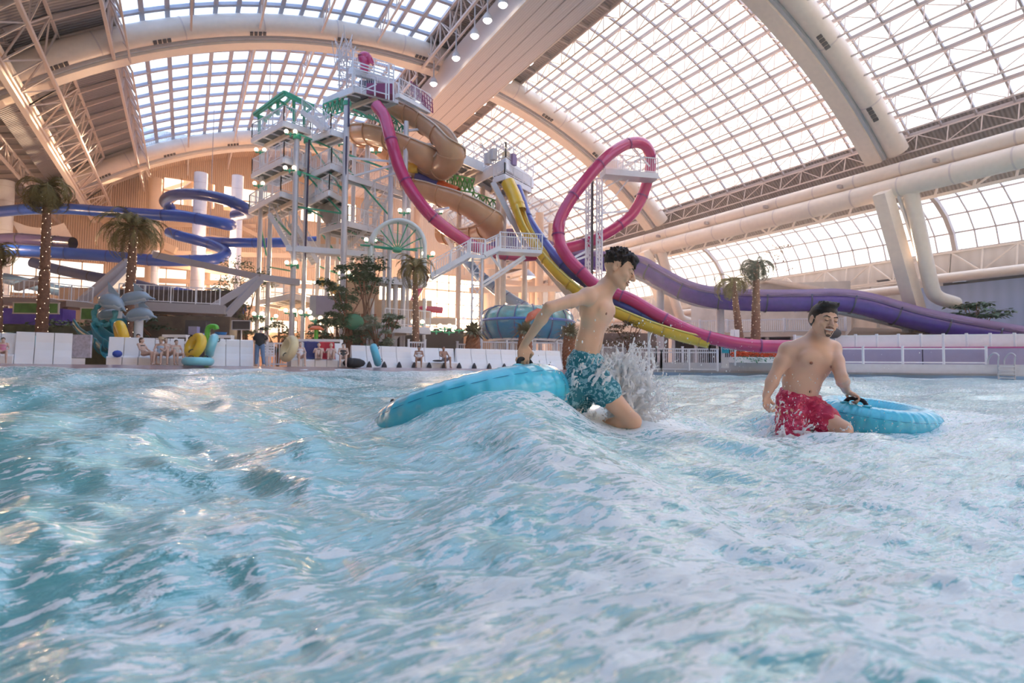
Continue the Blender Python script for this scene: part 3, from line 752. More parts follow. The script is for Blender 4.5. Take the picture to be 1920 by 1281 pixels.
mag, mp = slide('enclosed_loop_slide', 'magenta enclosed slide dropping from the tower top, looping, then running down to the deck',
    [(706, 198, 43), (722, 222, 42.5), (735, 270, 42), (752, 322, 41.8), (778, 368, 41.6), (812, 408, 41.8), (850, 438, 42.5), (890, 462, 43.5), (940, 476, 45), (1000, 479, 46), (1050, 468, 46.5), (1100, 455, 47), (1150, 430, 47.5), (1190, 395, 48), (1214, 340, 48),
     (1220, 296, 47.5), (1206, 270, 46.5), (1176, 270, 45.5), (1138, 294, 44.5), (1100, 336, 43.8), (1068, 378, 43.4), (1048, 420, 43.2), (1050, 458, 43), (1068, 488, 42.8), (1092, 512, 42.6), (1122, 538, 42.4), (1180, 560, 42), (1232, 590, 41.6), (1294, 621, 41), (1350, 638, 40.4), (1410, 648, 40), (1475, 650, 39.6), (1545, 651, 39.3)],
    .45, M_mag, M_magring)
hangers(mag, [(756, 305, 42.4, 652, 296, 43), (756, 305, 42.4, 664, 330, 43), (760, 318, 42, 700, 340, 43.5), (790, 400, 43, 842, 390, 42.2), (1062, 385, 43.6, 1100, 395, 46.3), (1185, 395, 48, 1130, 400, 46.3), (1060, 492, 43, 1101, 470, 46.3), (1068, 492, 43, 1101, 480, 46.3), (1196, 300, 47, 1128, 330, 46.5), (1100, 455, 47, 1101, 455, 46.3)])
yel, yp = slide('body_slide', 'yellow slide, covered at its start then open, running down from the launch platform', [(952, 342, 46), (964, 368, 45.6), (974, 396, 45.2)], .55, M_yellow, M_yellow, ring=2.2)
slide('', '', [(971, 388, 45.3), (985, 425, 44.9), (1008, 462, 44.3), (1038, 500, 43.6), (1075, 535, 43), (1120, 566, 42.4), (1168, 588, 42), (1222, 610, 41.6), (1280, 628, 41.2), (1330, 640, 40.8)], .52, M_yellow, mat('ochre_flange', (.60, .34, .03), .4), open_=True, root=yel, part='open_flume', ring=2.4, inner=mat('pale_yellow_rim', (.95, .78, .22), .3))
ind, ip = slide('enclosed_drop_slide', 'indigo blue enclosed slide running beside the yellow one from the launch platform', [(968, 352, 47), (978, 378, 46.6), (990, 412, 46.1), (1015, 450, 45.3), (1043, 485, 44.4), (1072, 510, 43.8), (1110, 538, 43.2), (1150, 563, 42.7)], .42, M_indigo, M_bluering, ring=2.6)
slide('', '', [(1145, 560, 42.8), (1180, 578, 42.4), (1227, 600, 42), (1270, 614, 41.6), (1320, 630, 41)], .45, M_indigo, M_bluering, open_=True, root=ind, part='run_out_flume', ring=2.4)
hangers(yel, [(1217, 612, 41.8, 1217, 694, 41.8), (1120, 575, 42.5, 1120, 690, 42.5)], w=.2)
pur, pp = slide('racing_flume', 'long open purple raft slide sweeping low behind the palms and the smiling man',
    [(905, 462, 55), (960, 448, 54), (1010, 458, 53), (1060, 482, 52), (1130, 490, 51.5), (1200, 498, 50), (1245, 522, 49), (1294, 546, 48), (1350, 559, 47), (1425, 563, 46), (1500, 563, 45.5), (1560, 562, 45), (1612, 568, 44.5), (1688, 589, 44), (1762, 607, 43.2), (1837, 621, 42.6), (1910, 633, 42)],
    .90, M_purple, M_navy, open_=True, inner=M_purplein, ring=3.0)
for s_g in (-1, 1):
    b = MB(); b.sweep(pp, [(s_g*.93-.03, .18), (s_g*.93+.03, .18), (s_g*.93+.03, .72), (s_g*.93-.03, .72)]); b.build('splash_guard', M_purplein, pur)
_, sp_ = slide('', '', [(1140, 500, 51), (1200, 522, 50.5), (1250, 548, 49.5), (1300, 568, 48.5), (1350, 575, 47.5), (1420, 577, 46.7), (1520, 580, 46), (1575, 585, 45.6), (1668, 606, 44.8), (1762, 629, 44)], .24, M_galv, M_grey, root=pur, part='support_pipe', ring=4)
for x, y, d in ((1350, 577, 47.5), (1545, 583, 45.8), (1238, 545, 49.7), (1700, 614, 44.6)):
    t = P(x, y, d); b = MB(); b.tube((t.x, t.y, 0), t, .32, n=12); b.build('support_column', M_grey, pur)
for i in range(0, len(sp_)-4, 5):
    q = sp_[i]; near_ = min(pp, key=lambda p: (p-q).length); b = MB(); b.beam(q, near_-Vector((0, 0, .9)), .14); b.build('saddle_strut', M_galv, pur)
flu, fp = slide('family_raft_flume', 'wide tan open raft flume coiling round the tower top and winding down behind it',
    [(742, 200, 47), (790, 222, 45.5), (828, 250, 44), (846, 284, 43.6), (838, 306, 44.5), (808, 318, 47), (772, 312, 50), (738, 290, 52), (700, 262, 51), (672, 250, 49), (700, 248, 46.5), (745, 262, 45), (786, 284, 44.6), (806, 302, 45.5), (796, 322, 48), (770, 334, 50), (762, 342, 49), (790, 350, 46.5), (826, 362, 45.4), (862, 374, 44.8), (896, 392, 44.6), (918, 414, 45), (914, 432, 47), (880, 440, 50), (830, 436, 52)],
    1.0, M_flume, M_flume, open_=True, inner=M_flumein, ring=1.9)
hangers(flu, [(812, 240, 44.6, 755, 246, 45), (826, 268, 44, 765, 276, 45), (770, 280, 45, 790, 310, 45), (812, 300, 45.6, 812, 330, 46), (868, 385, 45, 900, 430, 45.5)], w=.16)
nv, _ = slide('enclosed_raft_slide', 'dark navy and orange tube slide lying behind the tan flume halfway down', [(780, 334, 46.5), (800, 338, 46.4), (822, 346, 46.3)], .48, M_indigo, M_bluering)
slide('', '', [(822, 346, 46.3), (838, 354, 46.2), (858, 362, 46)], .46, M_orange, M_orange, root=nv, part='orange_section')
slide('serpentine_slide', 'yellow kiddie flume glimpsed between the tower posts beneath the tan flume', [(752, 300, 46.8), (770, 314, 46.2), (786, 316, 46)], .40, M_yellow, M_yellow)
for k, (pts, col, lab) in enumerate((([(870, 388, 50), (880, 396, 49.5), (884, 404, 49)], M_orange, 'small orange slide mouth under the bend of the tan flume'), ([(800, 520, 50), (770, 575, 47), (790, 578, 46), (830, 582, 46)], M_mag, 'short magenta tube slide low behind the slim palm'), ([(600, 528, 49), (624, 540, 48), (650, 548, 47)], M_yellow, 'yellow tube slide low inside the tower base'))):
    slide('tube_slide', lab, pts, .26 if col is M_mag else .45, col, col)

# blue slides over the far side
slide('body_tube_slide', 'bright blue tube slide crossing high behind the palms, turning back beside the white column',
      [(-60, 404, 56), (0, 397, 55), (60, 392, 54), (130, 392, 53.5), (200, 397, 53.5), (280, 402, 53), (350, 407, 52.5), (400, 416, 52.5), (428, 422, 53.5), (430, 420, 56), (400, 414, 58.5), (350, 405, 60), (312, 398, 61)], .50, M_blue, M_bluering)
slide('coiled_tube_slide', 'dark blue tube coil highest of the blue slides, curling round the white columns',
      [(320, 390, 61), (309, 378, 59.5), (322, 367, 57), (360, 364, 55), (400, 369, 54), (436, 379, 53.8), (462, 392, 55), (466, 400, 57.5), (440, 404, 60)], .52, mat('deep_navy_blue_fibreglass', (.015, .045, .22), .3, coat=.15), M_bluering)
slide('winding_tube_slide', 'royal blue tube slide winding low across the hall and hooking round the white column',
      [(-40, 470, 50), (30, 470, 50), (125, 475, 50.5), (187, 479, 51), (250, 485, 51.5), (310, 489, 52), (370, 488, 53), (408, 485, 54), (424, 474, 55.5), (408, 463, 56.5), (370, 451, 57), (335, 442, 57), (318, 436, 58)], .50, M_blue, M_bluering)
slide('straight_tube_slide', 'straight blue tube slide passing behind the tower legs at mid height', [(385, 452, 58), (440, 455, 56), (520, 455, 55), (600, 452, 55), (650, 450, 56), (700, 452, 58)], .46, M_blue, M_bluering)
slide('dark_tube_slide', 'blackish purple tube slide with a clear end hoop behind the tallest palm',
      [(-30, 452, 52), (20, 448, 52), (60, 450, 51.5), (137, 456, 51)], .52, M_navy, M_black)
slide('lazy_tube_slide', 'dark navy tube slide running low behind the palm trunks', [(60, 492, 58), (110, 506, 58), (180, 520, 57), (240, 530, 56), (300, 545, 56), (350, 552, 56), (420, 565, 56)], .5, mat('dark_navy', (.03, .05, .16), .3), M_black)  # navy darker than the neighbouring blue tubes
slide('ground_tube_slide', 'blue grey tube slide lowest of the tubes above the raised walkway', [(10, 522, 54), (70, 536, 53), (130, 548, 53), (200, 552, 54)], .5, M_steelblue, M_bluering)
slide('shaded_tube_slide', 'dark blue tube slide emerging low beside the square grey girders', [(330, 548, 50), (370, 555, 50), (420, 572, 49), (458, 580, 49)], .45, M_blue, M_bluering)

# ------------------------------------------------------------------ bowl ride
bc = P(988, 611, 47); R_ = 3.75
bw = thing('bowl_ride', 'turquoise ribbed bowl ride with bright blue rim beside the boy’s arm'.replace('’', ''), 'bowl slide', (bc.x, bc.y, 0))
b = MB(); b.lathe([(R_*.99, .3), (R_*.985, 0), (R_*.93, -.6), (R_*.84, -1.1), (R_*.8, -1.15)], bc, 48); b.build('lower_bowl', M_bowl, bw)
b = MB(); b.lathe([(R_*.99, .3), (R_*.97, .7), (R_*.9, 1.1), (R_*.76, 1.38), (R_*.6, 1.45)], bc, 48); b.build('upper_dome', M_bowltop, bw)
b = MB(); b.torus(bc+Vector((0, 0, .3)), R_, .10, n=48, m=8); b.build('blue_rim', M_bowlrim, bw)
for i in range(16):
    a = 2*PI*i/16; e = Vector((math.cos(a), math.sin(a), 0)); b = MB()
    b.pipe([bc+e*R_*r+Vector((0, 0, h)) for r, h in ((.81, -1.14), (.86, -1.08), (.945, -.6), (1.0, 0), (1.0, .3), (.985, .7), (.915, 1.12), (.77, 1.41), (.62, 1.48))], .05, 6); b.build('bowl_rib', M_bowlrib, bw)
b = MB(); b.lathe([(R_*.82, -1.3), (R_*.82, -1.1), (R_*.6, -1.1)], bc, 32); b.lathe([(.5, -3), (.5, -1.1)], bc, 12); b.build('white_base_ring', M_white, bw)
for i in range(10):
    a = 2*PI*i/10; e = Vector((math.cos(a), math.sin(a), 0)); q = bc+e*R_*.74; b = MB(); b.tube((q.x, q.y, 0), (q.x, q.y, bc.z-1.2), .13, n=8); b.build('bowl_leg', M_white, bw)
slide('bowl_feed_tube', 'steel blue tube slide feeding down into the turquoise bowl ride', [(868, 478, 55), (880, 496, 53), (903, 520, 51.5), (935, 546, 50), (965, 566, 48.8), (1000, 586, 47.6)], .48, M_steelblue, M_bluering, ring=1.6)

# ------------------------------------------------------------------ loop tower with lattice masts
LT = thing('loop_mast', 'slim white lattice mast carrying the top of the magenta loop', 'lattice tower', G(1115, 46, 0))
for x0 in (1103, 1123):
    f = [P(x0-4, 336, 46.2), P(x0+6, 338, 46.2), P(x0+1, 337, 47.1)]; b = MB()
    for p in f: b.tube((p.x, p.y, 0), p, .07, n=6)
    n = 22
    for i in range(n):
        z0, z1 = f[0].z*i/n, f[0].z*(i+1)/n
        for k in range(3):
            p, q = f[k], f[(k+1) % 3]
            b.beam((p.x, p.y, z0), (q.x, q.y, z1), .05); b.beam((p.x, p.y, z1), (q.x, q.y, z1), .04)
    b.build('lattice_leg', M_white, LT)
for y in (334, 405, 470, 540, 600):
    b = MB(); b.beam(P(1099, y, 46.2), P(1129, y+1, 46.2), .09); b.build('tie_bar', M_white, LT)
b = MB(); b.tube(P(1111, 335, 46), (P(1111, 335, 46).x, P(1111, 335, 46).y, 0), .09, n=8); b.build('cable_conduit', M_dark, LT)
z = P(1132, 328, 46).z
q0, q1 = P(1130, 326, 46.2), P(1228, 306, 47.2); q1.z = q0.z
w_ = Vector((.35, .95, 0))
b = MB(); b.beam(q0, q1, 1.3, .45); b.build('walkway_box', M_galv, LT)
railing(LT, [q0+w_*.6+Vector((0, 0, .2)), q1+w_*.6+Vector((0, 0, .2))], 1.2); railing(LT, [q0-w_*.6+Vector((0, 0, .2)), q1-w_*.6+Vector((0, 0, .2))], 1.2)
struts(LT, [(1133, 352, 46.4, 1200, 318, 47), (1150, 322, 46.5, 1120, 356, 46.5), (1128, 400, 46.4, 1190, 322, 47), (1175, 262, 46.3, 1218, 312, 47), (1222, 270, 47.4, 1228, 306, 47.2)], .09, M_white, 'walkway_brace')

# ------------------------------------------------------------------ white stair bridge
BR = thing('stair_bridge', 'white railed stair bridge stepping up in front of the magenta slide', 'bridge', G(905, 41, 0))
stair(BR, P(808, 520, 40), P(880, 480, 40.5), 1.3); 
a = P(880, 480, 40.5); c = P(906, 480, 40.7); c.z = a.z
def deckrun(root, p, q, w=1.3, t=.25):
    p, q = Vector(p), Vector(q); d = (q-p).normalized(); s = Vector((-d.y, d.x, 0))*w/2
    b = MB(); b.beam(p-Vector((0, 0, t/2)), q-Vector((0, 0, t/2)), w, t); o = b.build('walkway', M_white, root)
    railing(o, [p+s, q+s]); railing(o, [p-s, q-s])
deckrun(BR, a, c)
d_ = P(934, 468, 41); stair(BR, c, d_, 1.3); e_ = P(1012, 476, 41.6); e_.z = d_.z; deckrun(BR, d_, e_)
for x in (886, 904):
    for dd in (40.2, 41.4):
        p = P(x, 484, dd); b = MB(); b.tube((p.x, p.y, 0), p, .07, n=6); b.build('lattice_post', M_white, BR)
for i in range(8):
    y = 488+i*24; b = MB(); b.beam(P(886, y, 40.2), P(904, y+24, 40.2), .06); b.beam(P(904, y, 40.2), P(886, y+24, 40.2), .06); b.beam(P(886, y, 40.2), P(904, y, 40.2), .06); b.build('lattice_brace', M_white, BR)
struts(BR, [(985, 484, 41.4, 905, 538, 40.5), (983, 480, 41.2, 900, 534, 40.2), (920, 480, 41, 940, 505, 41), (932, 478, 41, 938, 506, 41), (878, 480, 40.5, 878, 452, 40.5)], .16, M_white, 'diagonal_strut')

# ------------------------------------------------------------------ white ring arch with green spokes
AR = thing('ring_arch', 'tall white double ring arch with green spokes in front of the tower base', 'arch', G(747, 41, 0))
cc = P(747, 463, 41); rr = 1.85
R_s = CR.copy(); R_s.z = 0; R_s.normalize()
for off in (0, .55):
    pts = [cc+Vector((0, off, 0))+R_s*rr*math.cos(t)+Vector((0, 0, rr*1.02*math.sin(t))) for t in [PI*i/24 for i in range(25)]]
    pts = [Vector((pts[0].x, pts[0].y, cc.z-2.6))]+pts+[Vector((pts[-1].x, pts[-1].y, cc.z-2.6))]
    b = MB(); b.pipe(pts, .15, 12); b.build('ring_pipe', mat('cream_white_pipe', (.82, .84, .78), .3), AR)
hub = cc+Vector((0, .25, -.2))
for i in range(9):
    t = PI*i/8; b = MB(); b.tube(hub, cc+Vector((0, .2, 0))+R_s*rr*math.cos(t)+Vector((0, 0, rr*math.sin(t))), .045, n=6); b.build('green_spoke', M_green, AR)
b = MB(); b.ball(hub, .35, 12, (1, 1, .6)); b.tube(hub-R_s*2.6+Vector((0, 0, .35)), hub+R_s*1.4, .07, n=6); b.build('hub', M_green, AR)
b = MB()
for s in (-1, 1): b.tube((cc.x+R_s.x*s*.5, cc.y+R_s.y*s*.5, 0), hub+R_s*s*.5-Vector((0, 0, .3)), .12, n=8)
b.build('mast', M_pole, AR)
# ------------------------------------------------------------------ lamps
for i, (x, y) in enumerate(((943, 9), (914, 38), (890, 67), (855, 109), (813, 157), (781, 191), (756, 216))):
    pass
ordn = ['first', 'second', 'third', 'fourth', 'fifth', 'sixth', 'seventh', 'eighth', 'ninth']
def high_lamp(x, y, z, label):
    p = PZ(x, y, z); o = thing('high_bay_lamp', label, 'ceiling lamp', p, 'bright lamps along the roof spine')
    b = MB(); b.ball(p, .30, 12, (1, 1, .8)); b.build('glowing_lens', M_lampw, o)
    b = MB(); b.lathe([(.34, -.02), (.36, .18), (.2, .5), (.06, .55), (.05, 3.9)], p, 14); b.build('lamp_housing', M_grey, o)
for i, (x, y) in enumerate(((943, 9), (914, 38), (890, 67), (855, 109), (813, 157), (781, 192))):
    high_lamp(x, y, 26.0, 'white ceiling lamp, %s from the top on the tower side of the roof spine' % ordn[i])
for i, (x, y) in enumerate(((1116, 7), (1049, 66), (993, 117), (954, 151), (921, 179), (906, 193), (887, 209), (870, 223))):
    high_lamp(x, y, 26.4, 'white ceiling lamp, %s from the top on the skylight side of the roof spine' % ordn[i])
# globe lamps: pairs on green brackets
gp = thing('globe_lamp', 'x', 'lamp', (0, 0, 0))
b = MB(); b.ball((-.32, 0, .1), .155, 12); b.build('globe', M_bulb, gp)
b = MB(); b.ball((.32, 0, .1), .155, 12); b.build('globe', M_bulb, gp)
b = MB(); b.tube((-.32, 0, -.12), (.32, 0, -.12), .05, n=6); b.tube((-.32, 0, -.14), (-.32, 0, -.04), .09, n=8); b.tube((.32, 0, -.14), (.32, 0, -.04), .09, n=8); b.tube((0, 0, -.3), (0, 0, 0), .07, n=6); b.build('green_bracket', M_green, gp)
gl = [(546, 495, 42.6, 'halfway up the thickest front tower pole'), (645, 514, 42.0, 'on the tower pole just above the leafy tree'), (544, 585, 42.6, 'below the lowest octagonal tower deck'), (484, 591, 45, 'on the slim pole behind the standing man'),
      (592, 599, 40, 'above the red and navy towels'), (695, 452, 42, 'at the near shoulder of the white ring arch'), (758, 397, 43, 'under the long tower deck beside the magenta slide'), (834, 614, 40, 'just under the sun glare, first pair from the slim palm'),
      (861, 617, 41, 'just under the sun glare, beside the pineapple planter'), (803, 478, 41, 'at the far foot of the white ring arch'), (545, 249, 42.8, 'beneath the topmost square tower deck'), (543, 317, 42.8, 'beneath the second highest square tower deck'),
      (488, 283, 46, 'at the outer corner of the topmost tower deck'), (485, 346, 46, 'at the outer corner of the second tower deck'), (705, 283, 46, 'inside the tower behind the magenta slide'), (510, 595, 47, 'between the standing man and the tower legs'),
      (572, 588, 41, 'on the green pole beside the lowest tower deck'), (783, 606, 40, 'over the low balcony behind the slim palm'), (636, 268, 46, 'on the pole behind the upper flume coil'), (818, 619, 40.5, 'low behind the picket fence beside the slim palm'),
      (842, 621, 42, 'lowest pair under the sun glare'), (800, 388, 46, 'under the second bend of the tan flume'), (820, 398, 47, 'beside the orange slide mouth')]
for i, (x, y, d, lab) in enumerate(gl):
    o = gp if i == 0 else copy_tree(gp)
    o.location = P(x, y, d); o.rotation_euler.z = -YAW
    tag(o, 'pair of globe lamps ' + lab, 'lamp', 'globe lamps on green brackets')
for (x, y, d, lab) in ((990, 518, 55, 'white cone pendant lamp hanging under the stair bridge beside the yellow slide'), (1804, 528, 52, 'white cone pendant lamp against the pale wall above the purple slide')):
    p = P(x, y, d); o = thing('pendant_lamp', lab, 'pendant lamp', p); b = MB(); b.lathe([(.75, -.1), (.6, .15), (.2, .5), (.1, .6)], p, 20); b.build('lamp_shade', M_white, o)
    b = MB(); b.ball(p-Vector((0, 0, .05)), .5, 12, (1, 1, .5)); b.build('glowing_lens', M_bulb, o); b = MB(); b.tube(p+Vector((0, 0, .6)), p+Vector((0, 0, 4)), .03, n=5); b.build('hanging_rod', M_mull, o)

# ------------------------------------------------------------------ palms
def palm(name, label, x, yc, ybase, d, r0=.32, nf=34, L=2.3, lean=0.0, seed=1, droop=1.0, ragged=False, fm=None, z0=0.0):
    rd = random.Random(seed)
    top = P(x, yc, d); bx = P(x+lean, ybase, d); base = Vector((bx.x, bx.y, z0))
    o = thing(name, label, 'palm tree', base)
    n = 60; pts = []; sc = []
    for i in range(n+1):
        t = i/n; p = base.lerp(top, t)+Vector((.10*math.sin(t*3), .1*math.sin(t*2.2), 0))*r0*2; pts.append(p); sc.append((1.25-.55*t)*(1+.11*(i % 2)))
    b = MB(); b.pipe(pts, r0, 12, scales=sc); b.build('trunk', M_bark, o)
    b = MB(); m = int((top.z-z0)*11)
    for i in range(m):
        t = i/m; a = i*2.3; p = base.lerp(top, t)+Vector((.10*math.sin(t*3), .1*math.sin(t*2.2), 0))*r0*2; rr = r0*(1.33-.55*t)
        b.ball(p+Vector((rr*math.cos(a), rr*math.sin(a), 0)), .015, 5)
    b.build('string_lights', mat('fairy_light_glow', (1, .9, .7), .4, emit=(1, .82, .6), es=2.2), o)['kind'] = 'stuff'
    topc = pts[-1]; b = MB()
    for k in range(nf):
        az = 2*PI*k/nf*2.618+rd.uniform(-.2, .2); el = rd.uniform(-.5, 1.25) if not ragged else rd.uniform(-.2, 1.0); ln = L*rd.uniform(.75, 1.1)
        e = Vector((math.cos(az), math.sin(az), 0)); p = topc.copy(); path = [p.copy()]; ang = el
        for s in range(9):
            p = p+(e*math.cos(ang)+Vector((0, 0, math.sin(ang))))*ln/9; ang -= .23*droop*(1+s*.08); path.append(p.copy())
        b.pipe(path, .035, 5, scales=[1-.08*i for i in range(10)])
        side = Vector((-e.y, e.x, 0))
        for s in range(2, 28):
            t = s/28*9; i = min(8, int(t)); q = path[i].lerp(path[i+1], t-i); dr = (path[i+1]-path[i]).normalized()
            ll = ln*.20*math.sin(PI*min(1, .15+s/28*.85))*rd.uniform(.7, 1.1)+.08
            if ragged and rd.random() < .15: continue
            for sg in (-1, 1):
                tip = q+side*sg*ll*.75+dr*ll*.6+Vector((0, 0, -ll*rd.uniform(.0, .35)))
                wv = dr*.026
                b.add([q-wv, q+wv, tip+Vector((0, 0, .01))], [(0, 1, 2)])
    b.build('frond_crown', fm or M_frond, o)
    b = MB(); b.ball(topc-Vector((0, 0, .1)), r0*.9, 10, (1, 1, 1.6)); b.build('crown_shaft', M_bark, o)
    return o
palm('palm_tree', 'tallest palm, its drooping crown in front of the blue tube slide', 88, 356, 640, 31, .24, 58, 2.1, -12, 1, 1.35)
palm('palm_tree', 'broad crowned palm beside the leaping dolphins', 250, 428, 640, 31, .24, 54, 2.35, -16, 2, .95)
palm('palm_tree', 'partly seen palm at the picture edge beside the dark tube slide', -6, 470, 600, 31, .24, 34, 1.6, 0, 3, 1.5)
palm('palm_tree', 'slim palm with grey-gold fronds in front of the ring arch', 778, 500, 660, 37, .2, 46, 1.85, 2, 4, .95)
palm('palm_tree', 'shorter leaning palm in the orange flower planter', 1375, 528, 672, 43, .25, 34, 2.2, 16, 5, 1.1, True, z0=1.0)
palm('palm_tree', 'taller straight palm with ragged crown in the orange flower planter', 1419, 497, 672, 43, .29, 44, 2.3, -3, 6, 1.35, True, mat('grey_green_frond', (.13, .14, .08), .7, var=.4, scale=3), z0=1.0)

# ------------------------------------------------------------------ leafy trees and shrubs
def tree(name, label, cat, x, y, d, rx, rz, n, lm, seed, trunk=True, leaf=.22, z0=0.0):
    rd = random.Random(seed); c = P(x, y, d); o = thing(name, label, cat, Vector((c.x, c.y, z0)))
    b = MB()
    layers = [(rd.uniform(-.7, .7), rd.uniform(-.7, .7), rd.uniform(-.9, .9), rd.uniform(.25, .5)) for _ in range(14)]
    t = MB()
    if trunk:
        for lx, ly, lz, lr in layers[:9]:
            e = c+Vector((lx*rx, ly*rx, lz*rz)); mid = Vector((c.x, c.y, z0)).lerp(c, .5)+Vector((rd.uniform(-.2, .2), 0, 0))
            t.pipe(spl([Vector((c.x, c.y, z0)), mid, e], 5), .07, 6, scales=[1.6-1.3*i/10 for i in range(11)])
        t.build('trunk', M_bark, o)
    for i in range(n):
        lx, ly, lz, lr = layers[i % 14]; u = Vector((rd.gauss(0, 1), rd.gauss(0, 1), rd.gauss(0, .45))); u.normalize(); u *= rd.random()**.4
        p = c+Vector((lx*rx+u.x*lr*rx, ly*rx+u.y*lr*rx, lz*rz+u.z*lr*rz*.55-.25*lr*rz*(u.x**2+u.y**2)))
        a = rd.uniform(0, 2*PI); e = Vector((math.cos(a), math.sin(a), rd.uniform(-.7, .1))).normalized(); s = Vector((-e.y, e.x, rd.uniform(-.3, .3)))*leaf*.3; ll = leaf*rd.uniform(.7, 1.4)
        b.add([p, p+e*ll*.5+s+Vector((0, 0, .03)), p+e*ll, p+e*ll*.5-s], [(0, 1, 2, 3)])
    b.build('foliage', lm, o)
    return o
tree('leafy_tree', 'wide dark leafy tree with layered branches before the tower base', 'tree', 655, 550, 38.5, 2.3, 2.3, 5200, M_leaf, 11)
tree('leafy_tree', 'lower dark green tree under the octagonal tower deck', 'tree', 635, 610, 39, 1.9, 1.3, 3000, M_leaf, 12)
tree('leafy_tree', 'thin branching tree crown against the tower stairs', 'tree', 690, 505, 40, 1.9, 1.2, 1300, M_leaf, 13)
tree('leafy_shrub', 'pale grey-green shrub at the foot of the brown stairs', 'shrub', 708, 622, 36, 1.1, 1.2, 1800, M_leafpale, 14)
tree('leafy_shrub', 'small dark shrub beside the low white balcony', 'shrub', 728, 602, 37, .8, .5, 600, M_leaf, 15)
tree('leafy_tree', 'dark bushy tree behind the black screen', 'tree', 460, 560, 46, 2.6, 3.0, 3600, M_leaf, 16)
tree('leafy_shrub', 'dark shrub below the tower between the pale legs', 'shrub', 522, 630, 44, 1.5, 1.3, 1200, M_leaf, 17)
tree('leafy_shrub', 'green planting beneath the raised walkway near the dolphins', 'shrub', 295, 610, 36, 3.4, 1.0, 2200, M_leaf, 18, leaf=.2)
tree('leafy_shrub', 'green planting behind the first white bench', 'shrub', 110, 622, 33, 3.0, .7, 1600, mat('moss_green_leaf', (.16, .24, .08), .6, var=.4), 19)
tree('leafy_shrub', 'long arching dark plant against the blue wall', 'shrub', 1830, 582, 44, 2.4, .55, 800, M_leaf, 20, leaf=.4)
tree('leafy_shrub', 'dry brown shrub below the yellow slide', 'shrub', 1180, 625, 43, 1.8, .9, 1300, mat('dry_brown_leaf', (.24, .16, .08), .7, var=.4), 21)
tree('leafy_shrub', 'bare twiggy crown over the taller straight palm', 'shrub', 1460, 480, 50, 1.1, 1.2, 260, M_bark, 22, trunk=False, leaf=.2, z0=12)
# pineapple planters
def pineapple(x, d, label, ytop=622, ybot=658, seed=3, redleaf=False):
    c = G(x, d, 0); r = .42; zt = P(x, ytop, d).z; o = thing('pineapple_planter', label, 'planter', c)
    b = MB(); n, m = 16, 18; vs = []
    for j in range(m+1):
        t = j/m
        for i in range(n):
            k = 1+.09*(((i+j) % 2)*2-1); a = 2*PI*i/n; rr = r*(.72+.42*math.sin(PI*(.15+.75*t)))*k; vs.append((c.x+rr*math.cos(a), c.y+rr*math.sin(a), zt*t))
    b.add(vs, [(j*n+i, j*n+(i+1) % n, (j+1)*n+(i+1) % n, (j+1)*n+i) for j in range(m) for i in range(n)]); b.build('pineapple_pot', mat('rust_pineapple_shell', (.42, .16, .07), .6, var=.3, scale=8), o)
    rd = random.Random(seed); b = MB()
    for k in range(240):
        a = rd.uniform(0, 2*PI); el = rd.uniform(-.1, 1.3); e = Vector((math.cos(a)*math.cos(el), math.sin(a)*math.cos(el), math.sin(el))); s = Vector((-math.sin(a), math.cos(a), 0))*.06
        p = Vector((c.x, c.y, zt)); L = rd.uniform(.6, 1.5); q = p+e*L*.6; t_ = p+e*L-Vector((0, 0, L*.25)); b.add([p-s, p+s, q+s, q-s, t_], [(0, 1, 2, 3), (3, 2, 4)])
    b.build('spiky_leaves', mat('bronze_green_leaf', (.22, .20, .10), .6, var=.4), o)
    if redleaf:
        b = MB(); q = Vector((c.x, c.y, zt+.7))
        b.sweep([q, q+R0*.35+Vector((0, 0, .45)), q+R0*.85+Vector((0, 0, .75)), q+R0*1.4+Vector((0, 0, .8))], [(-.05, -.2), (.05, -.2), (.05, .2), (-.05, .2)], scales=[.5, 1.3, 1.2, .4]); b.build('red_bract', mat('salmon_red_bract', (.75, .16, .09), .5), o)
pineapple(886, 37, 'rust brown pineapple shaped planter just beside the sun glare', 628)
pineapple(984, 38, 'rust brown pineapple shaped planter with a salmon red leaf near the gripping hand', 626, redleaf=True)
pineapple(1068, 39, 'rust brown pineapple shaped planter half hidden behind the boy', 630)

# ------------------------------------------------------------------ moulded benches along the beach
def bench_row(label, a, c, n, h=1.15, seat=True, sub='bench_module'):
    """a, c: base front end points of the run"""
    a, c = Vector(a), Vector(c); d = (c-a).normalized(); nb = Vector((-d.y, d.x, 0))
    if nb.dot(Vector((a.x, a.y, 0))) < 0: nb = -nb           # away from the pool
    o = thing('moulded_bench', label, 'bench', (a+c)/2, 'white moulded benches along the beach')
    if seat: prof = [(0, 0), (0, .30), (.04, .36), (.42, .34), (.50, .40), (.60, .75), (.70, h), (.80, h+.02), (.88, h-.05), (.88, 0)]
    else: prof = [(0, 0), (.02, .05), (.12, .3), (.24, .55), (.34, .85), (.38, h), (.48, h+.03), (.56, h-.05), (.56, 0)]
    L = (c-a).length
    for i in range(n):
        p = a+d*(L*i/n+.012); q = a+d*(L*(i+1)/n-.012); b = MB(); vs = [e+nb*x+Vector((0, 0, z)) for e in (p, q) for x, z in prof]; m = len(prof)
        b.add(vs, [(k, (k+1) % m, m+(k+1) % m, m+k) for k in range(m)]+[tuple(range(m-1, -1, -1)), tuple(range(m, 2*m))]); b.build('bench_module', M_bench, o)
    return o, d, nb
def bench_px(label, x0, d0, x1, d1, n, **k):
    return bench_row(label, G(x0, d0, 0)-Vector((0, 0, .02)), G(x1, d1, 0)-Vector((0, 0, .02)), n, **k)
B1 = bench_px('low white wave-shaped bench run at the picture edge with a small child seated', -40, 21.0, 24, 21.5, 2)
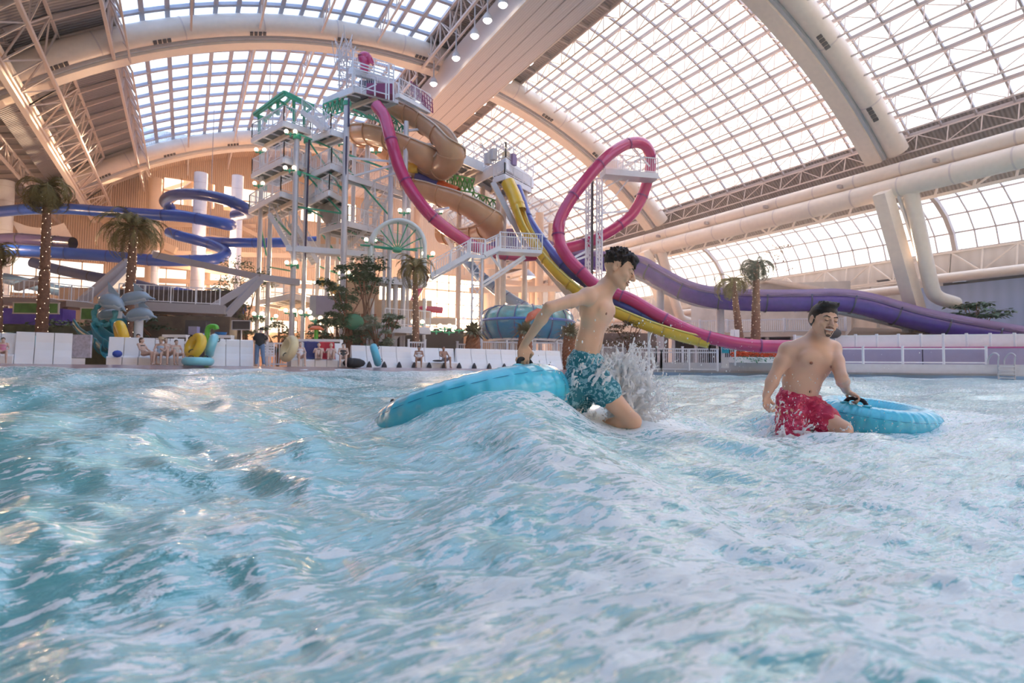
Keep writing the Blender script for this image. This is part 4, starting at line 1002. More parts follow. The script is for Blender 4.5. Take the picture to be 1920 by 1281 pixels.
B2 = bench_px('plain white bench run below the pale blue float', 25, 21.6, 134, 22.6, 3, h=1.2, seat=False)
B3 = bench_px('white bench run where the family group sits beside the yellow ring', 198, 23.4, 344, 24.7, 5)
B4 = bench_px('plain white bench run directly beside the standing man in black', 396, 24.8, 476, 25.6, 3, h=1.15, seat=False)
B5 = bench_px('white bench run carrying the navy and red towels', 545, 26.4, 655, 27.8, 5)
names_ = iter(range(99))
# single rocking shell loungers from the blue crescent float to the stair
xs = list(np.linspace(662, 1056, 15)); M_rub = mat('black_rubber_bumper', (.05, .045, .05), .7)
for i in range(14):
    x0, x1 = xs[i], xs[i+1]; d0 = 29.6+(x0-662)/394*5.8; d1 = 29.6+(x1-662)/394*5.8
    side = 'between the black bag and the crescent float' if x0 < 690 else 'behind the crescent float' if x0 < 745 else 'between the crescent float and the seated pair' if x0 < 775 else 'where the seated pair rest' if x0 < 860 else 'behind the big blue foreground ring'
    o, dd, nb = bench_px('white curved shell lounger, %s along the row from the red towel' % (['first', 'second', 'third', 'fourth', 'fifth', 'sixth', 'seventh', 'eighth', 'ninth', 'tenth', 'eleventh', 'twelfth', 'thirteenth', 'fourteenth'][i]), x0, d0, x1, d1, 1, h=1.12, seat=(770 < x0 < 850))
    o['group'] = 'white shell loungers in a row'
    c = G(x0+2, d0-.1, 0); b = MB(); b.lathe([(.15, 0), (.13, .12), (.05, .28), (.01, .32)], c, 8); b.build('rubber_bumper', M_rub, o)
def boxt(name, label, cat, c, s, m, rz=0, group=None):
    b = MB(); b.box(c, s, rz); return tag(b.build(name, m), label, cat, group)
# towels hung over bench
def towel(label, x, d, w, m):
    c = G(x, d, 0); o_ = Vector((0, 0, 0)); dd = B5[1]; nb = B5[2]; b = MB(); prof = [(.40, .355), (.49, .42), (.585, .75), (.69, 1.13), (.80, 1.18), (.90, 1.10), (.91, .8)]
    base = c; vs = []
    for k in range(9):
        e = base+dd*(w*(k/8-.5)); vs += [e+nb*(x_-.02)+Vector((0, 0, z+.015+.008*math.sin(k*2+i))) for i, (x_, z) in enumerate(prof)]
    m_ = len(prof); b.add(vs, [(k*m_+i, k*m_+i+1, (k+1)*m_+i+1, (k+1)*m_+i) for k in range(8) for i in range(m_-1)]); return tag(b.build('beach_towel', m), label, 'towel')
towel('navy blue towel spread over the white bench back', 592, 26.95, .80, M_navycloth)
towel('red towel spread over the white bench back beside the navy one', 619, 27.25, .70, M_red)
# ------------------------------------------------------------------ inflatable rings
def ring_float(name, label, c, axis, R, r, m, seam=None, n=56, groups=None, handle=2):
    c = Vector(c); ax = Vector(axis).normalized(); o = thing(name, label, 'inflatable ring', c)
    def fn(a, b): return 1+.022*math.cos(a*14)*max(0, math.cos(b))
    b = MB(); b.torus(c, R, r, ax, n, 16, fn); b.build('inflated_body', m, o)
    _, s, u = frame_of(ax, Vector((0, 1, 0)) if abs(ax.z) > .9 else Vector((0, 0, 1)))
    for k in range(handle):
        a = PI*.3+PI*k; e = s*math.cos(a)+u*math.sin(a); t = e.cross(ax); q = c+e*R+ax*r*.98; b = MB(); b.pipe(spl([q-t*.12, q-t*.07+ax*.05, q+t*.07+ax*.05, q+t*.12], 4), .02, 6); b.build('grab_handle', M_black, o)
    return o
M_tubep = mat('pale_aqua_vinyl', (.25, .66, .74), .3, coat=.4)
fwd = Vector((math.sin(YAW), math.cos(YAW), 0))
ring_float('swim_ring', 'pale blue ring float lying behind the plain white bench', G(45, 24.4, .98)-Vector((0, 0, 0)), (0.1, 0, 1), .62, .24, M_tubep)
ring_float('swim_ring', 'yellow ring float standing by the palm foot behind the family bench', G(226, 25.6, .0)+Vector((0, 0, 1.28)), (R0*.75+fwd*.65+Vector((0, 0, .25))), .47, .21, M_tubey)
ring_float('swim_ring', 'yellow ring float leaning at the end of the family bench', G(365, 24.4, 0)+Vector((0, 0, .82)), (R0*-.5-fwd*.8+Vector((0, 0, .35))), .38, .20, M_tubey)
ring_float('swim_ring', 'blue ring float upright behind the leaning yellow ring', G(396, 25.0, 0)+Vector((0, 0, .85)), (R0*.9+fwd*.4-Vector((0, 0, .25))), .36, .18, M_tubep)
ring_float('swim_ring', 'pale blue ring float lying flat on the deck below the yellow one', G(371, 23.6, 0)+Vector((0, 0, .17)), (0, 0, 1), .42, .17, M_tubep)
ring_float('swim_ring', 'cream yellow ring float by the end of the towel bench', G(541, 26.2, 0)+Vector((0, 0, .8)), (R0*-.7-fwd*.7+Vector((0, 0, .3))), .42, .2, mat('pale_yellow_vinyl', (.85, .68, .38), .4))
ring_float('swim_ring', 'sky blue ring float standing on edge like a crescent by the shell loungers', G(704, 29.0, 0)+Vector((0, 0, .62)), (R0*.95+fwd*.22+Vector((0, 0, .28))), .40, .19, mat('mid_aqua_vinyl', (.10, .52, .68), .3, coat=.4))
# ------------------------------------------------------------------ bags, screens, signs
b = MB(); b.ball(G(220, 23.5, .44), .16, 10, (1.1, .8, .9)); tag(b.build('beach_bag', mat('cobalt_bag', (.03, .09, .5), .7)), 'small cobalt blue bag on the family bench', 'bag')
b = MB(); b.ball(G(664, 27.6, .2), .34, 12, (1.6, .8, .7)); b.ball(G(656, 27.4, .26), .2, 10, (1, 1, 1)); tag(b.build('beach_bag', M_black), 'black bag slumped on the deck at the end of the towel bench', 'bag')
b = MB(); b.ball(G(822, 31.8, .40), .22, 10, (1.6, .7, .25)); tag(b.build('folded_towel', M_black), 'dark folded towel on the lounger between the seated pair', 'towel')
o = thing('video_screen', 'black video screen in a grey frame behind the standing man', 'screen', G(453, 34, 0))
c = P(453, 610, 34); b = MB(); b.box(c, (1.0, .12, .50), -YAW); b.build('screen_panel', M_dark, o); b = MB()
for dx, dz, w_, h_ in ((0, .26, 1.06, .05), (0, -.26, 1.06, .05), (.53, 0, .05, .56), (-.53, 0, .05, .56)): b.box(c+R0*dx+Vector((0, 0, dz))-fwd*.05, (w_, .06, h_), -YAW)
b.build('screen_frame', M_grey, o); b = MB()
b.tube((c.x, c.y, 0), (c.x, c.y, c.z-.2), .04, n=8); b.build('screen_post', M_grey, o)
o = thing('sign_post', 'blank white notice board on a white post in front of the palm planter', 'sign', G(1378, 41.5, 0))
c = P(1378, 630, 41.5); b = MB(); b.box(c, (.62, .05, .90), -YAW); b.build('sign_board', M_white, o); b = MB(); b.tube((c.x, c.y, 0.4), (c.x, c.y, c.z+.4), .06, n=8); b.build('post', M_white, o)
o = thing('pool_sign', 'small turquoise sign with a pale wave mark fixed to the picket fence', 'sign', G(1360, 41.2, .4))
c = P(1360, 655, 41.2); b = MB(); b.box(c, (.50, .05, .55), -YAW); b.build('sign_board', mat('turquoise_sign', (.02, .5, .60), .4), o)
b = MB()
for k in range(2):
    b.sweep([c-fwd*.035+R0*(-.18+.36*i/10)+Vector((0, 0, .12-.1*k+.03*math.sin(i*1.2))) for i in range(11)], [(-.01, -.02), (.01, -.02), (.01, .02), (-.01, .02)])
b.build('wave_mark', M_white, o)
b = MB(); b.box(P(1360, 680, 41.2), (.5, .1, .75), -YAW); b.build('sign_stand', M_grey, o)
boxt('notice_panel', 'white leaning panel with scribbled purple drawing beside the first benches', 'panel', G(146, 24.2, .75), (1.1, .1, .95), mat('scribbled_panel', (.72, .68, .78), .5, var=.3, scale=9), -YAW)
b = MB(); b.poly_slab([G(128, 23.6, .25), G(160, 23.9, .25), G(160, 24.8, .25), G(128, 24.6, .25)], .25); tag(b.build('plastic_crate', M_bench), 'low white block below the scribbled panel', 'box')
def banner(label, x0, x1, y0, y1, d, m):
    c = (P(x0, y0, d)+P(x1, y1, d))/2; w_ = (P(x1, y0, d)-P(x0, y0, d)).length; h_ = abs(P(x0, y0, d).z-P(x0, y1, d).z)
    o = thing('banner', label, 'banner', Vector((c.x, c.y, c.z-h_/2))); b = MB(); b.box(c, (w_, .05, h_), -YAW); b.build('banner_cloth', m, o)
    b = MB()
    for s in (-1, 1): b.box(c+Vector((0, 0, s*h_/2)), (w_+.1, .09, .06), -YAW); b.box(c+R0*s*w_/2, (.06, .09, h_), -YAW)
    b.build('banner_frame', M_cream, o)
M_ban = mat('green_printed_banner', (.16, .36, .08), .6, var=.4, scale=1.5)
banner('long green banner under the raised walkway behind the tallest palm', 26, 110, 568, 588, 33, M_ban)
banner('short green banner under the raised walkway beside the dolphins', 152, 184, 578, 600, 33, M_ban)
boxt('video_game_cabinet', 'small arcade screen with lilac picture beside the green spout', 'screen', P(379, 635, 31), (.55, .3, .5), mat('lilac_screen', (.30, .32, .7), .3, emit=(.3, .3, .9), es=.5), -YAW)
boxt('video_game_cabinet', 'upper grey arcade screen beside the green spout', 'screen', P(364, 620, 31), (.45, .3, .42), mat('grey_lilac_screen', (.4, .36, .5), .3), -YAW)
boxt('display_cabinet', 'tall black cabinet behind the arcade screens', 'cabinet', P(370, 645, 31.5)+Vector((0, 0, -.2)), (1.1, .5, 2.9), M_dark, -YAW)
# green spout with blue bowl, orange mushroom
o = thing('water_spout', 'bright green curved play spout beside the screens', 'water toy', G(389, 29, 0)); M_lime = mat('lime_green_pipe', (.10, .55, .03), .3, coat=.4)
b = MB(); b.pipe(spl([G(389, 29, 0), P(389, 640, 29), P(389, 620, 29), P(394, 613, 29), P(404, 613, 29), P(406, 618, 29)], 6), .13, 10); b.build('curved_pipe', M_lime, o)
o = thing('tipping_bowl', 'small blue bowl on a stem next to the green spout', 'water toy', G(414, 29, 0)); c = P(414, 627, 29)
b = MB(); b.lathe([(.28, .1), (.24, -.05), (.12, -.14), (.02, -.16)], c, 16); b.lathe([(.28, .1), (.26, .1), (.2, -.05), (.01, -.12)], c, 16); b.build('bowl', mat('mid_blue_plastic', (.02, .22, .6), .3), o); b = MB(); b.tube((c.x, c.y, 0), c-Vector((0, 0, .14)), .05, n=8); b.build('stem', M_lime, o)
o = thing('mushroom_fountain', 'orange topped green mushroom fountain behind the towel bench', 'water toy', G(594, 32, 0)); c = P(593, 617, 32)
b = MB(); b.lathe([(.01, .18), (.2, .16), (.38, .03), (.42, -.06), (.1, -.05)], c, 18); b.build('orange_cap', M_orange, o); b = MB(); b.tube((c.x, c.y, 0), c, .11, n=10); b.build('green_stem', M_lime, o)
o = thing('kite_canopy', 'green kite-shaped canopy hanging under the dark leafy tree', 'canopy', P(664, 604, 38))
b = MB(); c = P(664, 604, 38); b.ball(c, .6, 12, (1.1, .4, .9)); b.build('canopy_shell', mat('deep_green_canopy', (.02, .22, .11), .5), o)  # canopy shell in one deep green

# ------------------------------------------------------------------ teal slides and dolphins
slide('kiddie_slide', 'wide teal open slide running down beside the dolphins', [(160, 606, 29.5), (172, 622, 29), (196, 638, 28), (214, 654, 27)], .55, M_teal, M_teal, open_=True)
slide('kiddie_slide', 'second teal open slide curling out below the dolphins', [(232, 604, 30.5), (206, 604, 30), (190, 612, 29.5), (200, 632, 28.8), (222, 648, 28)], .45, M_teal, M_teal, open_=True)
M_dol = mat('dolphin_grey_blue', (.36, .46, .56), .35, coat=.3, var=.1)
M_dolb = mat('dolphin_pale_belly', (.62, .66, .70), .4)
def dolphin(label, pts, d, s=1.0):
    path = spl([P(x, y, d) for x, y in pts], 6); n = len(path); o = thing('dolphin_sculpture', label, 'sculpture', min(path, key=lambda p: p.z))
    sc = []
    for i in range(n):
        t = i/(n-1); sc.append(max(.05, (math.sin(PI*min(1, t*1.02)**.8)**.75 if t < .8 else max(.14, .62*(1-t)/.2*.6+.12))) if t > .02 else .06)
    sc = [max(.06, .95*math.sin(PI*min(1, max(0, t_))**.72)) if t_ < .82 else (.24 if t_ < .9 else .15 if t_ < .97 else .07) for t_ in [i/(n-1) for i in range(n)]]
    b = MB(); b.pipe(path, .27*s, 12, scales=sc); b.build('body', M_dol, o)
    b = MB(); b.pipe([p-Vector((0, 0, .06*s)) for p in path[4:int(n*.8)]], .235*s, 12, scales=[x*1.0 for x in sc[4:int(n*.8)]]); b.build('pale_belly', M_dolb, o)
    mid = path[n//2]; dr = (path[n//2+1]-path[n//2-1]).normalized()
    b = MB(); b.add([mid-dr*.22*s+Vector((0, 0, .25*s)), mid+dr*.2*s+Vector((0, 0, .25*s)), mid-dr*.25*s+Vector((0, 0, .62*s)), mid-dr*.22*s+Vector((0, 0, .25*s))+fwd*.05, mid+dr*.2*s+Vector((0, 0, .25*s))+fwd*.05], [(0, 1, 2), (3, 2, 4), (0, 2, 3), (1, 4, 2)]); b.build('dorsal_fin', M_dol, o)
    q = path[int(n*.66)]; 
    for sg in (-1, 1):
        b = MB(); t_ = q-dr*.3*s-Vector((0, 0, .35*s))+fwd*sg*.3*s; b.add([q+dr*.1*s-Vector((0, 0, .15*s)), q-dr*.12*s-Vector((0, 0, .15*s)), t_, q-Vector((0, 0, .1*s))], [(0, 1, 2), (0, 2, 3), (1, 3, 2)]); b.build('flipper', M_dol, o)
    q = path[0]; b = MB()
    for sg in (-1, 1): b.add([q, q-dr*.1+fwd*sg*.35*s, q-dr*.3+fwd*sg*.4*s, q-dr*.12], [(0, 1, 2, 3)])
    b.build('tail_fluke', M_dol, o)
dolphin('grey dolphin sculpture leaping highest beside the broad palm, beak to the water side', [(222, 574), (236, 562), (252, 558), (268, 556), (278, 558), (291, 561)], 30, 1.25)
dolphin('grey dolphin sculpture in the middle of the group, back arched above the teal slide', [(186, 572), (198, 565), (214, 566), (226, 574), (236, 584)], 29.6, 1.5)
dolphin('grey dolphin sculpture lowest of the group, nose beyond the white pole', [(236, 600), (248, 592), (262, 588), (276, 589), (284, 592), (294, 596)], 30, 1.25)
dolphin('grey dolphin sculpture crouched behind the arched one', [(184, 600), (196, 592), (210, 590), (226, 592), (240, 598)], 30.4, 1.35)
b = MB(); b.torus(P(196, 590, 29.8), .55, .12, fwd, 24, 8, lambda a, b_: 1+.3*math.sin(a*9)); tag(b.build('wave_sculpture', mat('aqua_foam_sculpture', (.10, .50, .55), .4, var=.4, scale=8)), 'curled aqua wave ornament under the dolphins', 'sculpture')
b = MB(); c = G(237, 30, 0)
for s in (-.55, .55): q = c+R0*s; b.tube((q.x, q.y, 0), (q.x, q.y, 2.75), .2, n=12)
tag(b.build('sculpture_stand', M_white), 'two short white pillars holding the dolphins', 'pillar')

# ------------------------------------------------------------------ raised walkways on the far side
W1 = thing('raised_walkway', 'brown raised walkway with clear railings behind the palms', 'walkway', G(90, 36, 0))
def run(root, pts, th, w_, m, rail=True, rm=None):
    for p, q in zip(pts, pts[1:]):
        p, q = P(*p), P(*q); q.z = p.z if abs(p.z-q.z) < .6 else q.z; b = MB(); b.beam(p, q, w_, th); o = b.build('deck_beam', m, root)
        if rail: railing(root, [p+Vector((0, 0, th/2))-fwd*w_*.4, q+Vector((0, 0, th/2))-fwd*w_*.4], 1.05, rm or M_white, .25)
M_brownst = mat('brown_steel_beam', (.42, .30, .24), .5)
run(W1, [(-30, 564, 35), (110, 571, 36), (190, 569, 38)], .35, 2.0, M_brownst)
for x, d in ((8, 35), (120, 36), (168, 37.5), (60, 35.6)):
    t = P(x, 574, d); b = MB(); b.tube((t.x, t.y, 0), t, .2, n=10); b.build('support_column', M_brownst, W1)
W2 = thing('raised_walkway', 'grey raised walkway with slanted girders running beneath the blue slides', 'walkway', G(350, 38, 0))
M_gst = mat('mauve_grey_girder', (.46, .41, .42), .5)
run(W2, [(240, 576, 36), (424, 592, 38)], .55, 2.2, M_gst)
for a in ((150, 568, 37, 240, 490, 40), (190, 562, 37, 250, 500, 40), (380, 588, 37.6, 486, 522, 40), (424, 592, 38, 488, 524, 40), (402, 596, 38, 436, 636, 38), (290, 478, 42, 486, 520, 41), (486, 520, 41, 560, 530, 43), (30, 540, 40, 90, 520, 40)):
    b = MB(); b.beam(P(*a[:3]), P(*a[3:]), .4, .45); b.build('slanted_girder', M_gst, W2)
for x, d in ((424, 38), (300, 37)):
    t = P(x, 592, d); b = MB(); b.tube((t.x, t.y, 0), t, .22, n=10); b.build('support_column', M_gst, W2)
for i, (x, y, d, s, m, lab) in enumerate(((40, 612, 34, (5.5, 1.0, 2.0), mat('violet_glow_panel', (.13, .08, .26), .5, var=.45, scale=1.2, emit=(.2, .05, .9), es=.03), 'violet self-glowing play structure under the walkway beside the tallest palm'), (12, 632, 33, (3, 1, 1.4), mat('olive_rock', (.16, .16, .09), .8, var=.4), 'olive rockwork at the picture edge under the walkway'),  # faint violet glow set in the panel material, no lamp there
    (95, 640, 32, (9, 1.5, 1.6), MATS['olive_rock'], 'olive rockwork behind the plain white bench'), (330, 640, 36, (7, 1, 3.0), mat('brown_shopfront', (.20, .14, .10), .8, var=.5, scale=1), 'dark brown kiosk front under the grey walkway'), (262, 640, 38, (4, 1, 3.4), mat('peach_kiosk', (.72, .42, .26), .6, var=.3), 'peach coloured kiosk wall behind the dolphins'),  # blotchy dark brown on the kiosk front
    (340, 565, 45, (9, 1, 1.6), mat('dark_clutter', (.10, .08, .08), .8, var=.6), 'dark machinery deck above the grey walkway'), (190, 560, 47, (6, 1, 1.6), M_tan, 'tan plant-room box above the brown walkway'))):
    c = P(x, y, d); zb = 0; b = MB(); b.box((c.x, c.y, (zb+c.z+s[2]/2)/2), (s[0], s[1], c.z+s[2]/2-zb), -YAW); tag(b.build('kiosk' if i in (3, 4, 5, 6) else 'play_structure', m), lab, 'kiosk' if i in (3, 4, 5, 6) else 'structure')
o = thing('slide_canopy', 'large cream curved canopy sheet hanging behind the tallest palm', 'canopy', P(70, 440, 60))
b = MB(); vs = []
for i in range(9):
    for j in range(7):
        u, v = i/8, j/6; vs.append(P(20+100*u+30*v, 412+6*u+52*v+12*math.sin(PI*u), 60+4*v))
b.add(vs, [(i*7+j, i*7+j+1, (i+1)*7+j+1, (i+1)*7+j) for i in range(8) for j in range(6)], True); b.build('canopy_sheet', mat('cream_canopy', (.85, .76, .68), .5), o)
# service building behind the tower base
for (x, y, d, sx, h, m, lab) in ((850, 640, 52, 12, 3.2, M_tan, 'tan pavilion wall below the sun glare'), (560, 640, 52, 16, 3.0, mat('peach_wall', (.80, .56, .38), .6, var=.2), 'peach wall behind the tower legs'), (1150, 640, 54, 10, 3.4, mat('dull_brown_stall', (.28, .2, .16), .7, var=.5, scale=1), 'brown stall behind the lower end of the yellow slide')):  # stall in dull brown with strong tone variation
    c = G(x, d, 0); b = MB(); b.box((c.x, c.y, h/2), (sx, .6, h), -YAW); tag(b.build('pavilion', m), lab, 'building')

# ------------------------------------------------------------------ fences
def fence(name, label, pts, h=1.05, z=0.0, m=None, gap=.14, pk=.05, cat='fence', post=1.9, rails=2, pick=True):
    pts = [Vector((p.x, p.y, z)) for p in pts]; o = thing(name, label, cat, pts[0])
    for a, c in zip(pts, pts[1:]):
        L = (c-a).length; n = max(1, round(L/post)); pm = MB()
        for k in range(rails):
            zz = .12+(h-.2)*k/(rails-1); r_ = MB(); r_.beam(a+Vector((0, 0, zz)), c+Vector((0, 0, zz)), .07, .09); r_.build('rail', m or M_white, o)
        for i in range(n+1):
            q = a.lerp(c, i/n); b = MB(); b.beam(q, q+Vector((0, 0, h+.08)), .12); b.box(q+Vector((0, 0, h+.1)), (.16, .16, .04)); b.build('fence_post', m or M_white, o)
        if pick:
            k = int(L/gap)
            for i in range(k): q = a.lerp(c, (i+.5)/k); pm.beam(q+Vector((0, 0, .1)), q+Vector((0, 0, h-.05)), pk, .03)
            pm.build('picket_panel', m or M_white, o)
    return o
fence('picket_fence', 'white picket fence in front of the turquoise bowl', [G(902, 41, 0), G(1090, 42, 0)], 1.95)
fence('picket_fence', 'short white picket gate behind the slim palm', [G(765, 36, 0), G(796, 36.2, 0)], 1.65)
fence('picket_fence', 'short white picket gate below the sun glare', [G(857, 38, 0), G(880, 38.4, 0)], 1.65)
fence('picket_fence', 'white picket fence between the standing man and the cream ring', [G(500, 31, 0), G(545, 31, 0)], 1.3)
fence('picket_fence', 'white picket fence curving along the pool behind the splash', [G(1130, 43, .1), G(1180, 44.5, .2), G(1230, 45.2, .2), G(1330, 44.8, .3), G(1350, 44.4, .3), G(1480, 43.6, .3)], 1.75)
fence('rail_fence', 'white three-rail fence along the pool wall beyond the man', [G(1100+70, 43.6, .1), G(1240, 44.3, .1), G(1345, 43.0, .3)], 1.45, pick=False, post=2.3)
# promenade with railing, the dark shops below it
pr0, pr1 = P(1262, 612, 53), P(1585, 622, 48); pr1.z = pr0.z = P(1500, 622, 49).z
pro = thing('promenade', 'white railed promenade deck above dark openings behind the palms', 'balcony', Vector((pr0.x, pr0.y, 0)))
d_ = (pr1-pr0).normalized(); nb = Vector((-d_.y, d_.x, 0)); nb = nb if nb.dot(pr0) > 0 else -nb
b = MB(); b.poly_slab([pr0, pr1, pr1+nb*5, pr0+nb*5], .4); b.build('deck_slab', M_cream, pro)
b = MB(); b.poly_slab([pr0+nb*1.5-Vector((0, 0, .4)), pr1+nb*1.5-Vector((0, 0, .4)), pr1+nb*5-Vector((0, 0, .4)), pr0+nb*5-Vector((0, 0, .4))], pr0.z-.4); b.build('dark_opening', M_dark, pro)
for i in range(8):
    q = pr0.lerp(pr1, i/7)+nb*.3; b = MB(); b.tube((q.x, q.y, 0), q-Vector((0, 0, .3)), .16, n=8); b.build('support_column', M_grey, pro)
L_ = (pr1-pr0).length; n_ = round(L_/2.4); pk_ = MB(); r_ = MB()
for i in range(n_+1):
    q = pr0.lerp(pr1, i/n_); b = MB(); b.beam(q, q+Vector((0, 0, 1.2)), .16); b.build('railing_post', M_white, pro)
for i in range(int(L_/.16)):
    q = pr0.lerp(pr1, (i+.5)/int(L_/.16)); pk_.beam(q+Vector((0, 0, .1)), q+Vector((0, 0, 1.05)), .06, .03)
pk_.build('picket_panel', M_white, pro)
for z in (.1, 1.08): r_.beam(pr0+Vector((0, 0, z)), pr1+Vector((0, 0, z)), .09)
r_.build('railing_rail', M_white, pro)
# white gabled building, thatch, light wall behind
b = MB(); c = P(1466, 545, 56); 
pts = [P(1395, 556, 58), P(1440, 528, 57), P(1555, 546, 53)]
b.sweep(pts, [(-1.5, -.2), (1.5, -.2), (1.5, .2), (-1.5, .2)]); tag(b.build('shop_awning', M_cream), 'pale gabled awning behind the purple slide', 'awning')
b = MB(); c = G(1440, 56, 0); b.box((c.x, c.y, 4.2), (14, .5, 8.4), -YAW-.35); tag(b.build('shop_building', mat('pale_shop_front', (.72, .64, .58), .6, var=.25, scale=.7)), 'pale shop front above the promenade behind the palms', 'building')
o = thing('thatched_roof', 'low brown thatched roof beyond the smiling man', 'roof', G(1640, 45, 1)); vs = [P(1585, 633, 43), P(1745, 634, 42), P(1690, 617, 46), P(1600, 614, 47), P(1600, 630, 50), P(1740, 630, 50)]
b = MB(); b.add(vs, [(0, 1, 2, 3), (1, 5, 2), (0, 3, 4), (3, 2, 5, 4)]); b.build('thatch', mat('brown_thatch', (.28, .17, .11), .9, var=.3, scale=12, bump=.5), o)
b = MB(); b.ball(P(1562, 625, 43), .5, 12, (1.4, 1, .8)); tag(b.build('dark_parasol', M_dark), 'dark rounded canopy just beyond the smiling man', 'parasol')
# pool side wall with fences
wallp = [(1225, 44.5), (1400, 43.2), (1570, 41.8), (1740, 40.0), (1920, 38.0), (2200, 35.5)]
for k in range(len(wallp)-1):
    (x0, d0), (x1, d1) = wallp[k], wallp[k+1]; a, c = G(x0, d0, 0), G(x1, d1, 0)
    b = MB(); zt = .62; d_ = (c-a).normalized(); nb = Vector((-d_.y, d_.x, 0)); nb = nb if nb.dot(a) > 0 else -nb
    a0, c0 = Vector((a.x, a.y, zt)), Vector((c.x, c.y, zt)); b.poly_slab([a0, c0, c0+nb*2.2, a0+nb*2.2], 1.5); b.build('wall_pool_side', mat('pale_grey_pool_wall', (.66, .64, .66), .4, var=.08), kind='structure')
    b = MB(); b.beam(a+Vector((0, 0, -.27)), c+Vector((0, 0, -.27)), .06, .28); b.build('trim_waterline', mat('blue_tile_band', (.30, .46, .66), .3), kind='structure')
    if x0 >= 1400:
        b = MB(); s0 = max(a0.x, 0); a2, c2 = a0+nb*1.3, c0+nb*1.3; b.beam(a2+Vector((0, 0, .55)), c2+Vector((0, 0, .55)), .3, 1.15); b.build('wall_purple', mat('lilac_grey_wall', (.36, .32, .47), .5), kind='structure')
        b = MB(); b.beam(a2+Vector((0, 0, 1.17)), c2+Vector((0, 0, 1.17)), .34, .1); b.build('trim_magenta', mat('magenta_trim', (.45, .05, .25), .4), kind='structure')
pan = thing('panel_fence', 'white solid panel fence on the lilac wall beyond the man', 'fence', G(1740, 41.3, 1.7))
f0, f1 = G(1490, 44.2, 1.82), G(2200, 36.8, 1.82); L_ = (f1-f0).length; n_ = 16
for i in range(n_):
    p, q = f0.lerp(f1, i/n_), f0.lerp(f1, (i+1)/n_); b = MB(); b.beam(p+Vector((0, 0, .42)), q+Vector((0, 0, .42)), .06, .84); b.build('fence_panel', mat('warm_white_panel', (.86, .80, .84), .4), pan)
    b = MB(); b.beam(p, p+Vector((0, 0, .98)), .15); b.build('fence_post', M_white, pan)
    b = MB(); b.beam(p+Vector((0, 0, .86)), q+Vector((0, 0, .86)), .1, .08); b.build('fence_rail', M_white, pan)
fence('rail_fence', 'white two-rail fence on the pool wall between the man and the ladder', [G(1478, 42.9, 0), G(1850, 39.2, 0)], 1.15, .62, pick=False, post=2.35, rails=2)
# wooden-hued planter with orange flowers
pl = thing('flower_planter', 'long white planter of orange flowers at the foot of the two palms', 'planter', G(1412, 42.6, 0))
c = G(1416, 42.6, 0); b = MB(); b.box((c.x, c.y, .83), (3.4, 1.3, .4), -YAW); b.build('planter_box', M_bench, pl)
b = MB(); b2 = MB()
for i in range(420):
    q = c+R0*random.uniform(-1.6, 1.6)+fwd*random.uniform(-.6, .6)+Vector((0, 0, 1.08+random.uniform(0, .32))); b.ball(q, random.uniform(.03, .07), 5)
for i in range(200):
    q = c+R0*random.uniform(-1.75, 1.75)-fwd*random.uniform(.3, .75)+Vector((0, 0, .95+random.uniform(-.2, .15))); e = Vector((random.uniform(-1, 1), random.uniform(-1, 0), random.uniform(-.8, .4))).normalized()*.25; b2.add([q, q+e*.5+R0*.05, q+e, q+e*.5-R0*.05], [(0, 1, 2, 3)])
x_ = b.build('orange_blossom', mat('orange_petals', (.80, .10, .02), .6), pl); x_['kind'] = 'stuff'; x_ = b2.build('green_foliage', mat('fresh_green_leaf', (.05, .25, .12), .6), pl); x_['kind'] = 'stuff'
# ladder
ld = thing('pool_ladder', 'steel pool ladder with two hooped rails on the pool wall', 'ladder', G(1890, 37.9, WZ))
for x in (1872, 1903):
    a = G(x, 37.9, 0); b = MB(); b.pipe(spl([a+Vector((0, 0, -.6)), a+Vector((0, 0, .7)), a+fwd*-.05+Vector((0, 0, 1.2)), a+fwd*.35+Vector((0, 0, 1.35)), a+fwd*.75+Vector((0, 0, 1.0)), a+fwd*.8+Vector((0, 0, .62))], 6), .05, 8); b.build('hand_rail', M_galv, ld)
for z in (-.25, .0, .25, .5):
    b = MB(); b.beam(G(1872, 37.85, z), G(1903, 37.85, z), .14, .05); b.build('rung', M_galv, ld)
# low glazed fence right of the stall, white tub box behind bench
o = boxt('slatted_chair', 'white slatted lifeguard chair between the standing man and the tower', 'chair', G(499, 27.5, .5), (.55, .5, .08), M_bench, -YAW)
b = MB()
for s in (-1, 1):
    for t in (-1, 1): q = G(499, 27.5, 0)+R0*s*.26+fwd*t*.22; b.beam(q, q+Vector((0, 0, 1.1 if t > 0 else .75)), .06)
for z in (.62, .75, .88, 1.0): b.beam(G(499, 27.5, z)+fwd*.22-R0*.26, G(499, 27.5, z)+fwd*.22+R0*.26, .03, .09)
b.build('slatted_frame', M_bench, o)
for x0, x1, lab in ((308, 352, 'low white rail bench behind the family bench'), (397, 436, 'low white rail bench behind the plain bench by the standing man'), (552, 640, 'long white rail bench behind the towels')):
    d = 27 if x0 < 500 else 30; a, c = G(x0, d, 1.35), G(x1, d, 1.35); b = MB(); b.beam(a, c, .35, .12); b.beam(a-Vector((0, 0, .3)), c-Vector((0, 0, .3)), .3, .12)
    for k in range(3): q = a.lerp(c, k/2); b.beam(Vector((q.x, q.y, 0)), q+Vector((0, 0, .05)), .14)
    tag(b.build('rail_bench', M_bench), lab, 'bench')
